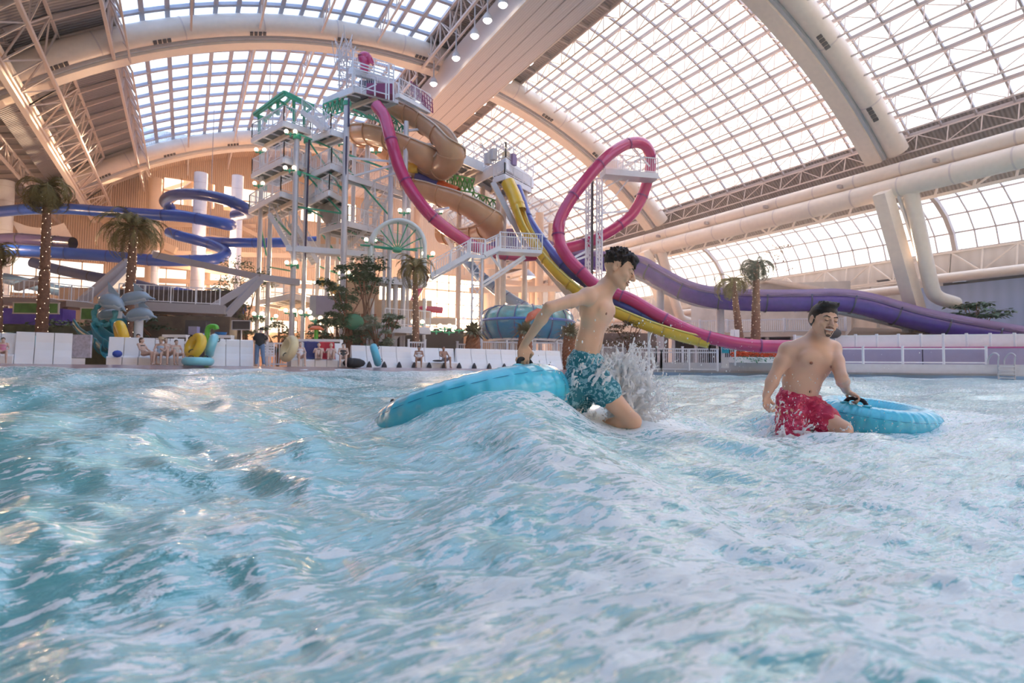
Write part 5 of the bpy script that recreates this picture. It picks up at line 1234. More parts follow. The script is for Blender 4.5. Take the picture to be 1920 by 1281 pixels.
# ------------------------------------------------------------------ bodies: smooth union of tapered limbs, surfaced on a grid
def smin(a, b, k):
    h = np.clip(.5+.5*(b-a)/k, 0, 1); return b*(1-h)+a*h-k*h*(1-h)
def smax(a, b, k): return -smin(-a, -b, k)
def V3(p): return np.array([p[0], p[1], p[2]], dtype=np.float32)
class Body:
    def __init__(s): s.pr = []
    def cone(s, a, b, ra, rb, k=.02, op='+'): s.pr.append(('c', V3(a), V3(b), ra, rb, k, op)); return s
    def ell(s, c, r, M=None, k=.02, op='+'):
        """ellipsoid: radii r along the columns of M"""
        s.pr.append(('e', V3(c), np.array(r, np.float32), np.array(M if M is not None else np.eye(3), np.float32), None, k, op)); return s
    def cut(s, p, n, k=.005): s.pr.append(('p', V3(p), V3(Vector(n).normalized()), 0, 0, k, 'x')); return s
    def mesh(s, vox, noise=None):
        lo = np.full(3, 1e9); hi = -lo
        for q in s.pr:
            if q[6] != '+': continue
            if q[0] == 'c':
                r = max(q[3], q[4])
                lo = np.minimum(lo, np.minimum(q[1], q[2])-r); hi = np.maximum(hi, np.maximum(q[1], q[2])+r)
            else: r = float(q[2].max()); lo = np.minimum(lo, q[1]-r); hi = np.maximum(hi, q[1]+r)
        lo -= vox*4; hi += vox*4; dim = np.ceil((hi-lo)/vox).astype(int)+1
        F = np.full(dim, 1.0, np.float32)
        ax = [lo[i]+np.arange(dim[i], dtype=np.float32)*vox for i in range(3)]; ax = [a.astype(np.float32) for a in ax]
        for q in s.pr:
            kind, k, op = q[0], q[5], q[6]
            if kind == 'p':
                D = (ax[0][:, None, None]-q[1][0])*q[2][0]+(ax[1][None, :, None]-q[1][1])*q[2][1]+(ax[2][None, None, :]-q[1][2])*q[2][2]
                F = smax(F, D.astype(np.float32), k); continue
            if kind == 'c': r = max(q[3], q[4]); a = np.minimum(q[1], q[2])-r; b = np.maximum(q[1], q[2])+r
            else: r = float(q[2].max()); a = q[1]-r; b = q[1]+r
            m = k*1.2+vox*3; i0 = np.maximum(0, ((a-m-lo)/vox).astype(int)); i1 = np.minimum(dim, ((b+m-lo)/vox).astype(int)+2)
            sl = tuple(slice(i0[j], i1[j]) for j in range(3))
            X = ax[0][sl[0]][:, None, None]; Y = ax[1][sl[1]][None, :, None]; Z = ax[2][sl[2]][None, None, :]
            if kind == 'c':
                d = q[2]-q[1]; L2 = float(d@d)+1e-12
                x, y, z = X-q[1][0], Y-q[1][1], Z-q[1][2]; t = np.clip((x*d[0]+y*d[1]+z*d[2])/L2, 0, 1)
                D = np.sqrt((x-t*d[0])**2+(y-t*d[1])**2+(z-t*d[2])**2)-(q[3]+(q[4]-q[3])*t)
            else:
                x, y, z = X-q[1][0], Y-q[1][1], Z-q[1][2]; M = q[3]; R = q[2]
                u = [(x*M[0, j]+y*M[1, j]+z*M[2, j]) for j in range(3)]
                k0 = np.sqrt((u[0]/R[0])**2+(u[1]/R[1])**2+(u[2]/R[2])**2); k1 = np.sqrt((u[0]/R[0]**2)**2+(u[1]/R[1]**2)**2+(u[2]/R[2]**2)**2)
                D = k0*(k0-1)/np.maximum(k1, 1e-6)
            D = D.astype(np.float32)
            F[sl] = smin(F[sl], D, k) if op == '+' else smax(F[sl], -D, k)
        if noise: F += noise(ax[0][:, None, None], ax[1][None, :, None], ax[2][None, None, :]).astype(np.float32)
        return surface(F, lo, vox)
def surface(F, lo, vox):
    """surface nets"""
    I = F < 0; nx, ny, nz = F.shape
    c = np.zeros((nx-1, ny-1, nz-1), np.int8)
    for dx in (0, 1):
        for dy in (0, 1):
            for dz in (0, 1): c += I[dx:nx-1+dx, dy:ny-1+dy, dz:nz-1+dz]
    act = (c > 0) & (c < 8); idx = np.full(act.shape, -1, np.int64); ii = np.argwhere(act); idx[act] = np.arange(len(ii))
    acc = np.zeros((len(ii), 3)); cnt = np.zeros(len(ii))
    for ax in range(3):
        o1, o2 = [(1, 2), (0, 2), (0, 1)][ax]
        for a in (0, 1):
            for b in (0, 1):
                p = ii.copy(); p[:, o1] += a; p[:, o2] += b; q = p.copy(); q[:, ax] += 1
                f0 = F[p[:, 0], p[:, 1], p[:, 2]]; f1 = F[q[:, 0], q[:, 1], q[:, 2]]; m = (f0 < 0) != (f1 < 0)
                t = np.zeros(len(ii)); t[m] = f0[m]/(f0[m]-f1[m]); pos = p.astype(float); pos[:, ax] += t
                acc[m] += pos[m]; cnt[m] += 1
    verts = lo+acc/cnt[:, None]*vox; faces = []
    for ax in range(3):
        o1, o2 = [(1, 2), (2, 0), (0, 1)][ax]
        sl0 = [slice(1, -1)]*3; sl0[ax] = slice(0, -1); sl1 = [slice(1, -1)]*3; sl1[ax] = slice(1, None)
        a = I[tuple(sl0)]; b = I[tuple(sl1)]; m = a != b; e = np.argwhere(m)
        if not len(e): continue
        off = np.array([1, 1, 1]); off[ax] = 0; e = e+off
        def cell(d1, d2):
            q = e.copy(); q[:, o1] += d1; q[:, o2] += d2; return idx[q[:, 0], q[:, 1], q[:, 2]]
        quad = np.stack([cell(-1, -1), cell(0, -1), cell(0, 0), cell(-1, 0)], 1); fl = b[m]
        quad[fl] = quad[fl][:, ::-1]; faces.append(quad)
    f = np.concatenate(faces); f = f[(f >= 0).all(1)]
    return verts, f
def relax(v, f, it=2, lam=.5):
    n = len(v); e = np.concatenate([f[:, [0, 1]], f[:, [1, 2]], f[:, [2, 3]], f[:, [3, 0]]])
    deg = np.bincount(e.ravel(), minlength=n)[:, None]
    for _ in range(it):
        s = np.zeros_like(v)
        for k in range(3): s[:, k] = np.bincount(e[:, 0], v[e[:, 1], k], n)+np.bincount(e[:, 1], v[e[:, 0], k], n)
        v = v+(s/np.maximum(deg, 1)-v)*lam
    return v
def npbuild(name, v, f, m, parent=None, loc=(0, 0, 0)):
    off = np.array(origin(parent) if parent is not None else loc); me = bpy.data.meshes.new(name)
    v = v-off; me.vertices.add(len(v)); me.vertices.foreach_set('co', v.astype(np.float32).ravel())
    me.loops.add(len(f)*4); me.loops.foreach_set('vertex_index', f.astype(np.int32).ravel()); me.polygons.add(len(f))
    me.polygons.foreach_set('loop_start', np.arange(0, len(f)*4, 4, dtype=np.int32)); me.polygons.foreach_set('loop_total', np.full(len(f), 4, np.int32)) if False else None
    me.update(calc_edges=True); me.validate(); me.polygons.foreach_set('use_smooth', np.ones(len(me.polygons), bool)); me.materials.append(m)
    o = bpy.data.objects.new(name, me); COL.objects.link(o)
    if parent is not None: o.parent = parent
    else: o.location = loc
    return o
def body_build(B, name, m, vox, parent, noise=None, it=1):
    v, f = B.mesh(vox, noise); v = relax(v, f, it); return npbuild(name, v, f, m, parent)
def basis(f, u):
    f = Vector(f).normalized(); u = Vector(u); s = f.cross(u).normalized(); u = s.cross(f).normalized()
    return s, f, u          # side (wearer's right when f forward, u up), forward, up
def head(B, c, f, u, s_=1.0, fine=True, smile=True, fat=1.0):
    S, Fw, U = basis(f, u); H = lambda x, y, z: Vector(c)+(S*x+Fw*y+U*z)*s_
    M = np.array([[S.x, Fw.x, U.x], [S.y, Fw.y, U.y], [S.z, Fw.z, U.z]]); r = lambda *a: [q*s_ for q in a]
    B.ell(H(0, -.012, .032), r(.074, .094, .082), M, .02*s_)
    B.ell(H(0, .030, -.022), r(.058*fat, .060, .080), M, .02*s_)
    for sg in (-1, 1): B.cone(H(sg*.046*fat, .0, -.048), H(sg*.012, .068, -.092), .022*s_, .017*s_, .02*s_)
    B.ell(H(0, .074, -.094), r(.020, .014, .014), M, .012*s_)
    if fine:
        for sg in (-1, 1):
            B.ell(H(sg*.031, .100, .004), r(.017, .018, .011), M, .010*s_, '-')
            B.cone(H(sg*.012, .086, .020), H(sg*.046, .074, .022), .008*s_, .007*s_, .010*s_)
            B.ell(H(sg*.042, .066, -.026), r(.021, .018, .017), M, .014*s_)
            B.ell(H(sg*.031, .082, .003), r(.0135, .0125, .0115), M, .004*s_)
            B.ell(H(sg*.012, .100, -.030), r(.009, .009, .008), M, .006*s_)
            B.ell(H(sg*.080, -.010, -.004), r(.008, .021, .032), M, .006*s_)
            B.ell(H(sg*.086, -.006, .000), r(.006, .011, .017), M, .004*s_, '-')
        B.cone(H(0, .086, .016), H(0, .115, -.026), .0085*s_, .0118*s_, .010*s_)
        if smile:
            q = float(smile); B.ell(H(0, .100, -.058), r(.025*q, .014, .0065*q), M, .005*s_, '-')
            B.ell(H(0, .090, -.070-.003*q), r(.023, .008, .005), M, .005*s_)
            for sg in (-1, 1): B.ell(H(sg*.034, .078, -.050), r(.012, .012, .014), M, .010*s_)
        else:
            B.ell(H(0, .091, -.053), r(.022, .009, .005), M, .004*s_); B.ell(H(0, .088, -.064), r(.020, .010, .006), M, .004*s_)
    else:
        B.cone(H(0, .088, .005), H(0, .106, -.028), .010*s_, .012*s_, .008*s_)
        for sg in (-1, 1): B.ell(H(sg*.078, -.010, -.004), r(.012, .02, .03), M, .006*s_)
    return H, M
def hand(B, w, d, n, s_=1.0, curl=.6, thumb=1, spread=.10, k=.006):
    """w wrist, d palm direction, n palm normal (the side the fingers curl to); unequal fingers bent round"""
    d = Vector(d).normalized(); n = (Vector(n)-d*Vector(n).dot(d)).normalized(); s = d.cross(n).normalized()*thumb
    M = np.array([[d.x, s.x, n.x], [d.y, s.y, n.y], [d.z, s.z, n.z]]); pc = Vector(w)+d*.048*s_
    B.ell(pc, (.050*s_, .038*s_, .016*s_), M, .018*s_)
    for i, (off, L, r) in enumerate(((.030, .070, .0088), (.010, .078, .0092), (-.010, .072, .0088), (-.029, .057, .0078))):
        p = Vector(w)+(d*(.088-.004*abs(i-1))+s*off)*s_; a = .15+curl*.5; e = (d*math.cos(a)+n*math.sin(a)+s*spread*(1.5-i)*.5).normalized(); 
        for j, fr in enumerate((.42, .32, .26)):
            q = p+e*L*fr*s_; B.cone(p, q, r*s_*(1-.08*j), r*s_*(.94-.10*j), k*s_); p = q; a += curl*1.05
            e = (d*math.cos(a)+n*math.sin(a)+s*spread*(1.5-i)*.4).normalized()
    p = Vector(w)+(d*.022+s*.028+n*.006)*s_; e = (d*.62+s*.72+n*.25).normalized(); q = p+e*.036*s_; B.cone(p, q, .0125*s_, .0105*s_, k*2*s_)
    e2 = (d*.85+s*(.35-.5*curl)+n*(.2+.8*curl)).normalized(); t = q+e2*.030*s_; B.cone(q, t, .0102*s_, .0092*s_, k*s_); B.cone(t, t+(e2+n*.3*curl).normalized()*.022*s_, .0092*s_, .0075*s_, k*s_)
def arm(B, sh, el, wr, s_, up=.046, fo=.038, wrr=.024, k=.02):
    sh, el, wr = Vector(sh), Vector(el), Vector(wr)
    B.ell(sh, (.058*s_,)*3, None, .03*s_); m = sh.lerp(el, .45)
    B.cone(sh, m, up*1.08*s_, up*s_, k*s_); B.cone(m, el, up*s_, .036*s_, k*s_); a = el.lerp(wr, .3)
    B.cone(el, a, .037*s_, fo*s_, k*s_); B.cone(a, wr, fo*s_, wrr*s_, k*s_)
def leg(B, hp, kn, an, s_, th=.082, ca=.054, toe=None, k=.025):
    hp, kn, an = Vector(hp), Vector(kn), Vector(an); m = hp.lerp(kn, .35)
    B.cone(hp, m, th*1.05*s_, th*s_, k*s_); B.cone(m, kn, th*s_, .054*s_, k*s_); B.ell(kn, (.055*s_,)*3, None, k*s_)
    a = kn.lerp(an, .32); B.cone(kn, a, .050*s_, ca*s_, k*s_); B.cone(a, an, ca*s_, .034*s_, k*s_)
    if toe is not None:
        t = Vector(toe); he = an+(an-t).normalized()*.03*s_+Vector((0, 0, -.02*s_)); B.cone(he, an.lerp(t, .55), .034*s_, .032*s_, k*s_); B.cone(an.lerp(t, .55), t, .030*s_, .020*s_, k*s_)
def skin_mat(name, c, c2):
    m = mat(name, c, .42, var=.07, scale=6, sss=.12, spec=.45, coat=.15); return m
def hair_noise(fq, am):
    return lambda x, y, z: am*(np.sin(x*fq+2*np.sin(y*fq*.7))*np.sin(y*fq*1.1+1.7*np.sin(z*fq*.8))*np.sin(z*fq*.9+np.sin(x*fq*.6)))
def print_mat(name, c1, c2, c3, scale):
    """printed swim fabric: blotches of a second and third colour"""
    m = bpy.data.materials.new(name); m.use_nodes = True; t = m.node_tree; b = t.nodes['Principled BSDF']; b.inputs['Roughness'].default_value = .45
    tcn = t.nodes.new('ShaderNodeTexCoord'); v = t.nodes.new('ShaderNodeTexNoise'); v.inputs['Scale'].default_value = scale; v.inputs['Detail'].default_value = 3; v.inputs['Distortion'].default_value = 1.2
    t.links.new(tcn.outputs['Object'], v.inputs['Vector']); r = t.nodes.new('ShaderNodeValToRGB'); r.color_ramp.interpolation = 'CONSTANT'
    r.color_ramp.elements[0].position = 0; r.color_ramp.elements[0].color = (*c1, 1); r.color_ramp.elements[1].position = .52; r.color_ramp.elements[1].color = (*c2, 1); e = r.color_ramp.elements.new(.64); e.color = (*c3, 1)
    t.links.new(v.outputs['Fac'], r.inputs[0]); t.links.new(r.outputs[0], b.inputs['Base Color']); MATS[name] = m; return m
M_skinb = skin_mat('fair_skin', (.82, .50, .33), None); M_skinm = skin_mat('light_tan_skin', (.80, .49, .34), None)
M_nip = mat('areola_skin', (.36, .15, .10), .5); M_lip = mat('lip_skin', (.60, .27, .21), .4); M_teeth = mat('teeth_white', (.9, .88, .84), .3)
M_hairb = mat('dark_brown_hair', (.030, .015, .011), .55, var=.3, scale=20); M_hairm = mat('black_hair', (.025, .018, .016), .5, var=.3, scale=20); M_lash = mat('dark_lash', (.03, .015, .012), .6)
M_brow = mat('soft_brown_brow', (.10, .06, .045), .7)
def face_bits(o, H, M, s_, hairm_, stubble=False, brow=.0045, sm=1.0):
    for sg in (-1, 1):
        b = Body(); b.cone(H(sg*.014, .0925, .0235), H(sg*.034, .0885, .0295), brow*s_, brow*1.1*s_, .003); b.cone(H(sg*.034, .0885, .0295), H(sg*.050, .074, .022), brow*1.1*s_, brow*.5*s_, .003); body_build(b, 'eyebrow', M_brow, .0022, o, it=0)
        b = Body(); b.cone(H(sg*.020, .0945, .000), H(sg*.031, .0965, -.003), .0016*s_, .0024*s_, .002); b.cone(H(sg*.031, .0965, -.003), H(sg*.043, .088, .001), .0024*s_, .0014*s_, .002); body_build(b, 'closed_eyelid', M_lash, .0014, o, it=0)
    b = Body(); b.ell(H(0, .0855, -.0575), (.0215*s_*sm, .0105*s_, .0058*s_*sm), M, .003); body_build(b, 'teeth', M_teeth, .002, o)
    b = Body(); b.cone(H(-.025*sm, .084, -.0600), H(0, .0960, -.0655-.004*sm), .0022*s_, .0044*s_, .003); b.cone(H(0, .0960, -.0655-.004*sm), H(.025*sm, .084, -.0600), .0044*s_, .0022*s_, .003); b.cone(H(-.027*sm, .084, -.0530), H(0, .0985, -.0500), .0020*s_, .0034*s_, .003); b.cone(H(0, .0985, -.0500), H(.027*sm, .084, -.0530), .0034*s_, .0020*s_, .003); body_build(b, 'lips', M_lip, .0018, o)

# where the hands grip the two big ring floats
RC1, AX1, RR1, RT1 = P(888, 772, 3.90), (Vector((0, 0, 1))*.93-CR*.26+fwd*.16).normalized(), .500, .163
EH1 = CR*.80-fwd*.60; EH1 = (EH1-AX1*EH1.dot(AX1)).normalized(); HG1 = RC1+EH1*RR1+AX1*(RT1+.045)
DM = 4.45
RC2, AX2, RR2, RT2 = P(1640, 788, 4.78), (Vector((0, 0, 1))+CR*.07-fwd*.12).normalized(), .330, .142
EH2 = -fwd*.54-CR*.83; EH2 = (EH2-AX2*EH2.dot(AX2)).normalized(); HG2 = RC2+EH2*RR2+AX2*(RT2+.040)
# ------------------------------------------------------------------ the boy wading forward
DB = 3.85
boy = thing('person', 'dark haired boy in teal swim shorts wading forward, arm back gripping the big ring', 'person', G(1105, DB, -.75))
B = Body()
hc = P(1160, 506, DB); hf = (CR*.88-fwd*.30-Vector((0, 0, 1))*.42); hu = (Vector((0, 0, 1))*.85+CR*.40)
H, HM = head(B, hc, hf, hu, 1.05, smile=.6, fat=1.12)
nk = P(1137, 539, DB+.03); B.cone(P(1148, 522, DB+.02), nk, .050, .052, .03); B.cone(nk, P(1124, 560, DB+.03), .055, .075, .03)
chest = P(1118, 590, DB+.03); wst = P(1103, 642, DB+.04); pel = P(1097, 682, DB+.05)
up_ = (chest-pel).normalized(); fr = (CR*.86-fwd*.50); fr = (fr-up_*fr.dot(up_)).normalized(); sd = fr.cross(up_).normalized()
TM = np.array([[sd.x, fr.x, up_.x], [sd.y, fr.y, up_.y], [sd.z, fr.z, up_.z]])
B.ell(chest, (.148, .092, .150), TM, .04); B.ell(chest+up_*.07-fr*.01, (.135, .075, .085), TM, .04); B.ell(wst, (.112, .078, .14), TM, .05); B.ell(pel, (.125, .092, .10), TM, .04)
for sg in (-1, 1):
    B.ell(chest+fr*.070+sd*sg*.060+up_*.035, (.062, .024, .050), TM, .03); B.ell(chest-fr*.07+sd*sg*.065+up_*.05, (.05, .022, .075), TM, .03)
    B.ell(wst+fr*.05+sd*sg*.03+up_*.01, (.03, .03, .08), TM, .03)
sR = P(1101, 556, DB-.135); sL = P(1128, 558, DB+.21)
B.cone(nk, sR, .040, .050, .04); B.cone(nk, sL, .040, .050, .04)
eR = P(1030, 577, DB-.30); wR = HG1+Vector((0, 0, .085))+CR*.005+fwd*.01; arm(B, sR, eR, wR, .95, .044, .037)
hand(B, wR, HG1-wR, fwd*.9-CR*.2, 1.1, 1.25, 1)
eL = P(1122, 620, DB+.40); wL = P(1112, 668, DB+.34); arm(B, sL, eL, wL, .93, .042, .035); hand(B, wL, Vector((0, 0, -1))+CR*.3, -fwd, .92, .8, -1)
hR = P(1090, 700, DB-.03); hL = P(1104, 700, DB+.13)
kF = P(1186, 790, DB-.13); aF = P(1118, 800, DB+.05); leg(B, P(1106, 706, DB-.03), kF, aF, .93, .080, .052, toe=P(1090, 830, DB+.06))
kB = P(1072, 772, DB+.14); aB = P(1040, 850, DB+.25); leg(B, hL, kB, aB, .93, .080, .052, toe=P(1062, 872, DB+.2))
B.ell(wst+fr*.088-up_*.01, (.007, .012, .010), TM, .006, '-')
body_build(B, 'body', M_skinb, .0062, boy)
for sg in (-1, 1):
    p = chest+fr*.094+sd*sg*.068+up_*.018; b = Body(); b.ell(p, (.011, .006, .010), TM, .003); body_build(b, 'nipple', M_nip, .0025, boy)
face_bits(boy, H, HM, 1.05, M_hairb, brow=.003, sm=.62)
Hb = Body(); Hb.ell(H(0, -.020, .045), (.080, .100, .082), HM, .02); Hb.ell(H(0, .045, .092), (.062, .052, .034), HM, .02)
rd = random.Random(5)
for i in range(150):
    a = rd.uniform(0, 2*PI); el = rd.uniform(.0, 1.5); d = Vector((math.cos(a)*math.cos(el), math.sin(a)*math.cos(el), math.sin(el)))
    if d.y > .55 and d.z < .62: continue
    q0 = (d.x*.078, -.018+d.y*.097, .045+d.z*.080); sw = Vector((rd.uniform(-.4, .4), rd.uniform(-.2, .8), rd.uniform(-.5, .5)))*.6; e = (d+sw).normalized()*rd.uniform(.014, .03)
    e *= .7; Hb.cone(H(*q0), H(q0[0]+e.x, q0[1]+e.y, q0[2]+e.z), .011, .005, .008)
for i in range(14):
    x = -.055+.11*i/13; Hb.cone(H(x, .058, .093), H(x+rd.uniform(-.012, .012), .097-abs(x)*.4, .050+rd.uniform(-.012, .016)), .010, .003, .006)
for sg in (-1, 1): Hb.cone(H(sg*.073, .022, .030), H(sg*.075, .020, .000), .008, .003, .006)
Hb.ell(H(0, .125, -.03), (.12, .075, .078), HM, .01, '-')
for sg in (-1, 1): Hb.ell(H(sg*.10, -.006, -.004), (.024, .026, .036), HM, .008, '-')
Hb.cut(H(0, -.03, -.062), H(0, .0, -1)-H(0, 0, 0)+(H(0, .4, 0)-H(0, 0, 0)))
body_build(Hb, 'hair', M_hairb, .0042, boy, hair_noise(200, .003))
# swim shorts
S = Body(); S.ell(pel-up_*.01, (.148, .112, .115), TM, .03); S.ell(pel+up_*.05, (.125, .094, .06), TM, .03)
S.cone(P(1104, 704, DB-.03), P(1137, 736, DB-.07), .108, .096, .03); S.cone(hL, P(1080, 750, DB+.10), .110, .108, .03); S.cone(P(1092, 705, DB), P(1070, 742, DB-.01), .100, .096, .03); S.cone(P(1095, 705, DB+.02), P(1078, 742, DB+.06), .105, .098, .03)
S.cut(P(1092, 658, DB+.04), up_, .006)
nd = (P(1186, 790, DB-.13)-P(1106, 706, DB-.03)).normalized(); 
wr_n = lambda x, y, z: .006*np.sin(x*55+6*np.sin(z*17))*np.sin(z*38+5*np.sin(y*21))+.004*np.sin((x+y-z)*90)
body_build(S, 'swim_shorts', print_mat('teal_leaf_print', (.02, .20, .26), (.30, .55, .62), (.03, .28, .34), 26), .0065, boy, wr_n)

# ------------------------------------------------------------------ the smiling man
man = thing('person', 'smiling short-haired man with goatee in crimson swim shorts wading beside a blue ring', 'person', G(1520, DM, -.75))
B = Body()
hc = P(1545, 601, DM-.06); hf = (CR*.0-fwd*1.0-Vector((0, 0, 1))*.12); hu = (Vector((0, 0, 1))*.97+CR*.14-fwd*.10)
H, HM = head(B, hc, hf, hu, 1.12, fat=1.08, smile=1.3)
nk = P(1531, 636, DM+.02); B.cone(P(1538, 618, DM), nk, .060, .064, .03); B.cone(nk, P(1527, 655, DM+.05), .066, .08, .03)
chest = P(1519, 680, DM+.03); wst = P(1503, 716, DM+.06); pel = P(1498, 752, DM+.08)
up_ = (chest-pel).normalized(); fr = (CR*.18-fwd*.97); fr = (fr-up_*fr.dot(up_)).normalized(); sd = fr.cross(up_).normalized()
TM = np.array([[sd.x, fr.x, up_.x], [sd.y, fr.y, up_.y], [sd.z, fr.z, up_.z]])
B.ell(chest, (.180, .112, .160), TM, .05); B.ell(chest+up_*.08, (.165, .090, .085), TM, .05); B.ell(wst, (.148, .112, .14), TM, .05); B.ell(pel, (.155, .115, .11), TM, .05)
for sg in (-1, 1): B.ell(chest+fr*.085+sd*sg*.080+up_*.035, (.082, .036, .060), TM, .03)
B.ell(wst+fr*.035-up_*.03, (.105, .085, .10), TM, .05)
sR = P(1478, 658, DM+.02); sL = P(1560, 655, DM+.06)
B.cone(nk, sR, .048, .058, .05); B.cone(nk, sL, .048, .058, .05)
eR = P(1452, 706, DM-.02); wR = P(1437, 742, DM-.05); arm(B, sR, eR, wR, 1.12, .050, .040, .026); hand(B, wR, Vector((0, 0, -1))*1.0-CR*.15-fwd*.25, CR*.5-fwd*.8, 1.05, .9, -1)
eL = P(1578, 708, DM-.16); hgm = HG2+Vector((0, 0, .012)); wL = hgm-CR*.075+Vector((0, 0, .055))+fwd*.01; arm(B, sL, eL, wL, 1.10, .050, .040, .026); hand(B, wL, (hgm+CR*.02)-wL, Vector((0, 0, -1))*.9-CR*.5, 1.05, 1.0, 1)
kR = P(1484, 826, DM-.10); leg(B, P(1483, 765, DM+.04), kR, P(1472, 900, DM+.15), 1.1, .088, .06, toe=P(1490, 925, DM))
kL = P(1580, 806, DM-.20); leg(B, P(1512, 766, DM+.02), kL, P(1600, 905, DM+.05), 1.1, .086, .062, toe=P(1620, 925, DM-.1))
B.ell(wst+fr*.125-up_*.045, (.009, .014, .011), TM, .006, '-')
body_build(B, 'body', M_skinm, .0066, man)
for sg in (-1, 1):
    p = chest+fr*.128+sd*sg*.085+up_*.012; b = Body(); b.ell(p, (.014, .007, .012), TM, .003); body_build(b, 'nipple', M_nip, .003, man)
face_bits(man, H, HM, 1.12, M_hairm, brow=.0036, sm=1.3)
Hb = Body(); Hb.ell(H(0, -.020, .042), (.089, .111, .092), HM, .02); Hb.ell(H(0, -.040, .008), (.086, .096, .080), HM, .02); Hb.ell(H(0, .028, .104), (.066, .050, .024), HM, .02)
rd = random.Random(9)
for i in range(60):
    x = rd.uniform(-.045, .045); y = rd.uniform(-.02, .055); Hb.cone(H(x, y, .108), H(x+rd.uniform(-.01, .01), y+rd.uniform(0, .012), .120+rd.uniform(-.004, .004)), .011, .006, .010)
Hb.ell(H(0, .128, -.028), (.13, .075, .090), HM, .01, '-')
for sg in (-1, 1): Hb.ell(H(sg*.105, -.006, -.010), (.026, .028, .040), HM, .008, '-')
Hb.cut(H(0, -.02, -.045), H(0, .0, -1)-H(0, 0, 0)+(H(0, .5, 0)-H(0, 0, 0)))
body_build(Hb, 'hair', M_hairm, .0045, man, hair_noise(300, .002))
g = Body(); g.ell(H(0, .082, -.096), (.020, .013, .012), HM, .006); g.cone(H(-.029, .083, -.060), H(-.018, .084, -.090), .0022, .0035, .003); g.cone(H(.029, .083, -.060), H(.018, .084, -.090), .0022, .0035, .003)
g.cone(H(-.027, .090, -.0465), H(-.004, .100, -.0425), .0025, .0034, .003); g.cone(H(.027, .090, -.0465), H(.004, .100, -.0425), .0025, .0034, .003)
body_build(g, 'goatee', mat('short_dark_beard', (.16, .095, .07), .7, var=.3, scale=40), .0025, man, hair_noise(500, .001))
b = Body(); b.cone(wst+fr*.118-up_*.075, wst+fr*.116-up_*.03, .006, .003, .003); body_build(b, 'belly_hair', M_hairm, .003, man, hair_noise(500, .002))
S = Body(); S.ell(pel-up_*.02, (.172, .140, .115), TM, .03); S.ell(pel+up_*.05, (.158, .128, .06), TM, .03)
S.cone(P(1486, 765, DM+.04), P(1486, 822, DM-.08), .118, .118, .03); S.cone(P(1510, 766, DM+.03), P(1543, 785, DM-.08), .118, .112, .03)
S.cut(P(1497, 734, DM+.06), up_, .006)
body_build(S, 'swim_shorts', print_mat('crimson_print', (.50, .012, .07), (.68, .05, .13), (.85, .45, .5), 22), .007, man, wr_n)
b = MB(); b.tube(P(1499, 738, DM-.08), P(1503, 758, DM-.09), .004, n=6); 

# ------------------------------------------------------------------ the two big ring floats
def big_ring(name, label, c, axis, R, r, handles, m=M_tubeb, segs=26, deform=.0):
    c = Vector(c); ax = Vector(axis).normalized(); o = thing(name, label, 'inflatable ring', c)
    _, s, u = frame_of(ax, Vector((0, 1, 0)) if abs(ax.z) > .9 else Vector((0, 0, 1)))
    def fn(a, b):
        cr_ = abs(math.sin(a*segs/2))**.55
        return 1+(.045*(cr_-.8)*max(0, .35+math.cos(b)))+.01*math.sin(a*61+3*math.sin(b*2))
    b = MB(); b.torus(c, R, r, ax, 208, 36, fn); body = b.build('inflated_body', m, o)
    for h, rr in ((.52, .86), (-.52, .86)):
        b = MB(); b.torus(c+ax*r*h, R+r*rr*.995, r*.010, ax, 120, 6); b.build('welded_seam', M_tubebs, body)
    b = MB(); b.torus(c+ax*r*.93, R-r*.35, r*.012, ax, 120, 6); b.build('welded_seam', M_tubebs, body)
    pm = MB()
    for k in range(segs):
        a = 2*PI*(k+.5)/segs; e_ = s*math.cos(a)+u*math.sin(a)
        pm.pipe([c+e_*(R+r*.985*math.cos(t))+ax*r*.985*math.sin(t) for t in [-.95+1.9*i/12 for i in range(13)]], r*.02, 5)
    pm.build('panel_seam', mat('mid_blue_seam', (.02, .38, .64), .4), body)['kind'] = 'stuff'
    for e, w_, th in handles:
        e = (Vector(e)-ax*Vector(e).dot(ax)).normalized(); t = e.cross(ax)
        for q in (-1, 1):
            b = MB(); b.ball(c+e*R+ax*r*1.0+t*q*w_*.5, .035, 12, (1.0, 1.0, .35)); b.build('handle_patch', m if th < .02 else M_black, o)
        b = MB(); pts = spl([c+e*R+ax*r*1.0-t*w_*.5, c+e*R+ax*(r+.035)-t*w_*.30, c+e*R+ax*(r+.042), c+e*R+ax*(r+.035)+t*w_*.30, c+e*R+ax*r*1.0+t*w_*.5], 5)
        b.pipe(pts, th, 10); b.build('grab_handle', M_black, o)
    return o
big_ring('inflatable_ring', 'large sky blue ribbed ring float dragged through the wave by the boy', RC1, AX1, RR1, RT1, [(EH1, .15, .014), (-CR, .15, .014)], segs=30)
big_ring('inflatable_ring', 'sky blue ring float lying flat on the water under the hand of the smiling man', RC2, AX2, RR2, RT2, [(EH2, .17, .016)], segs=34)

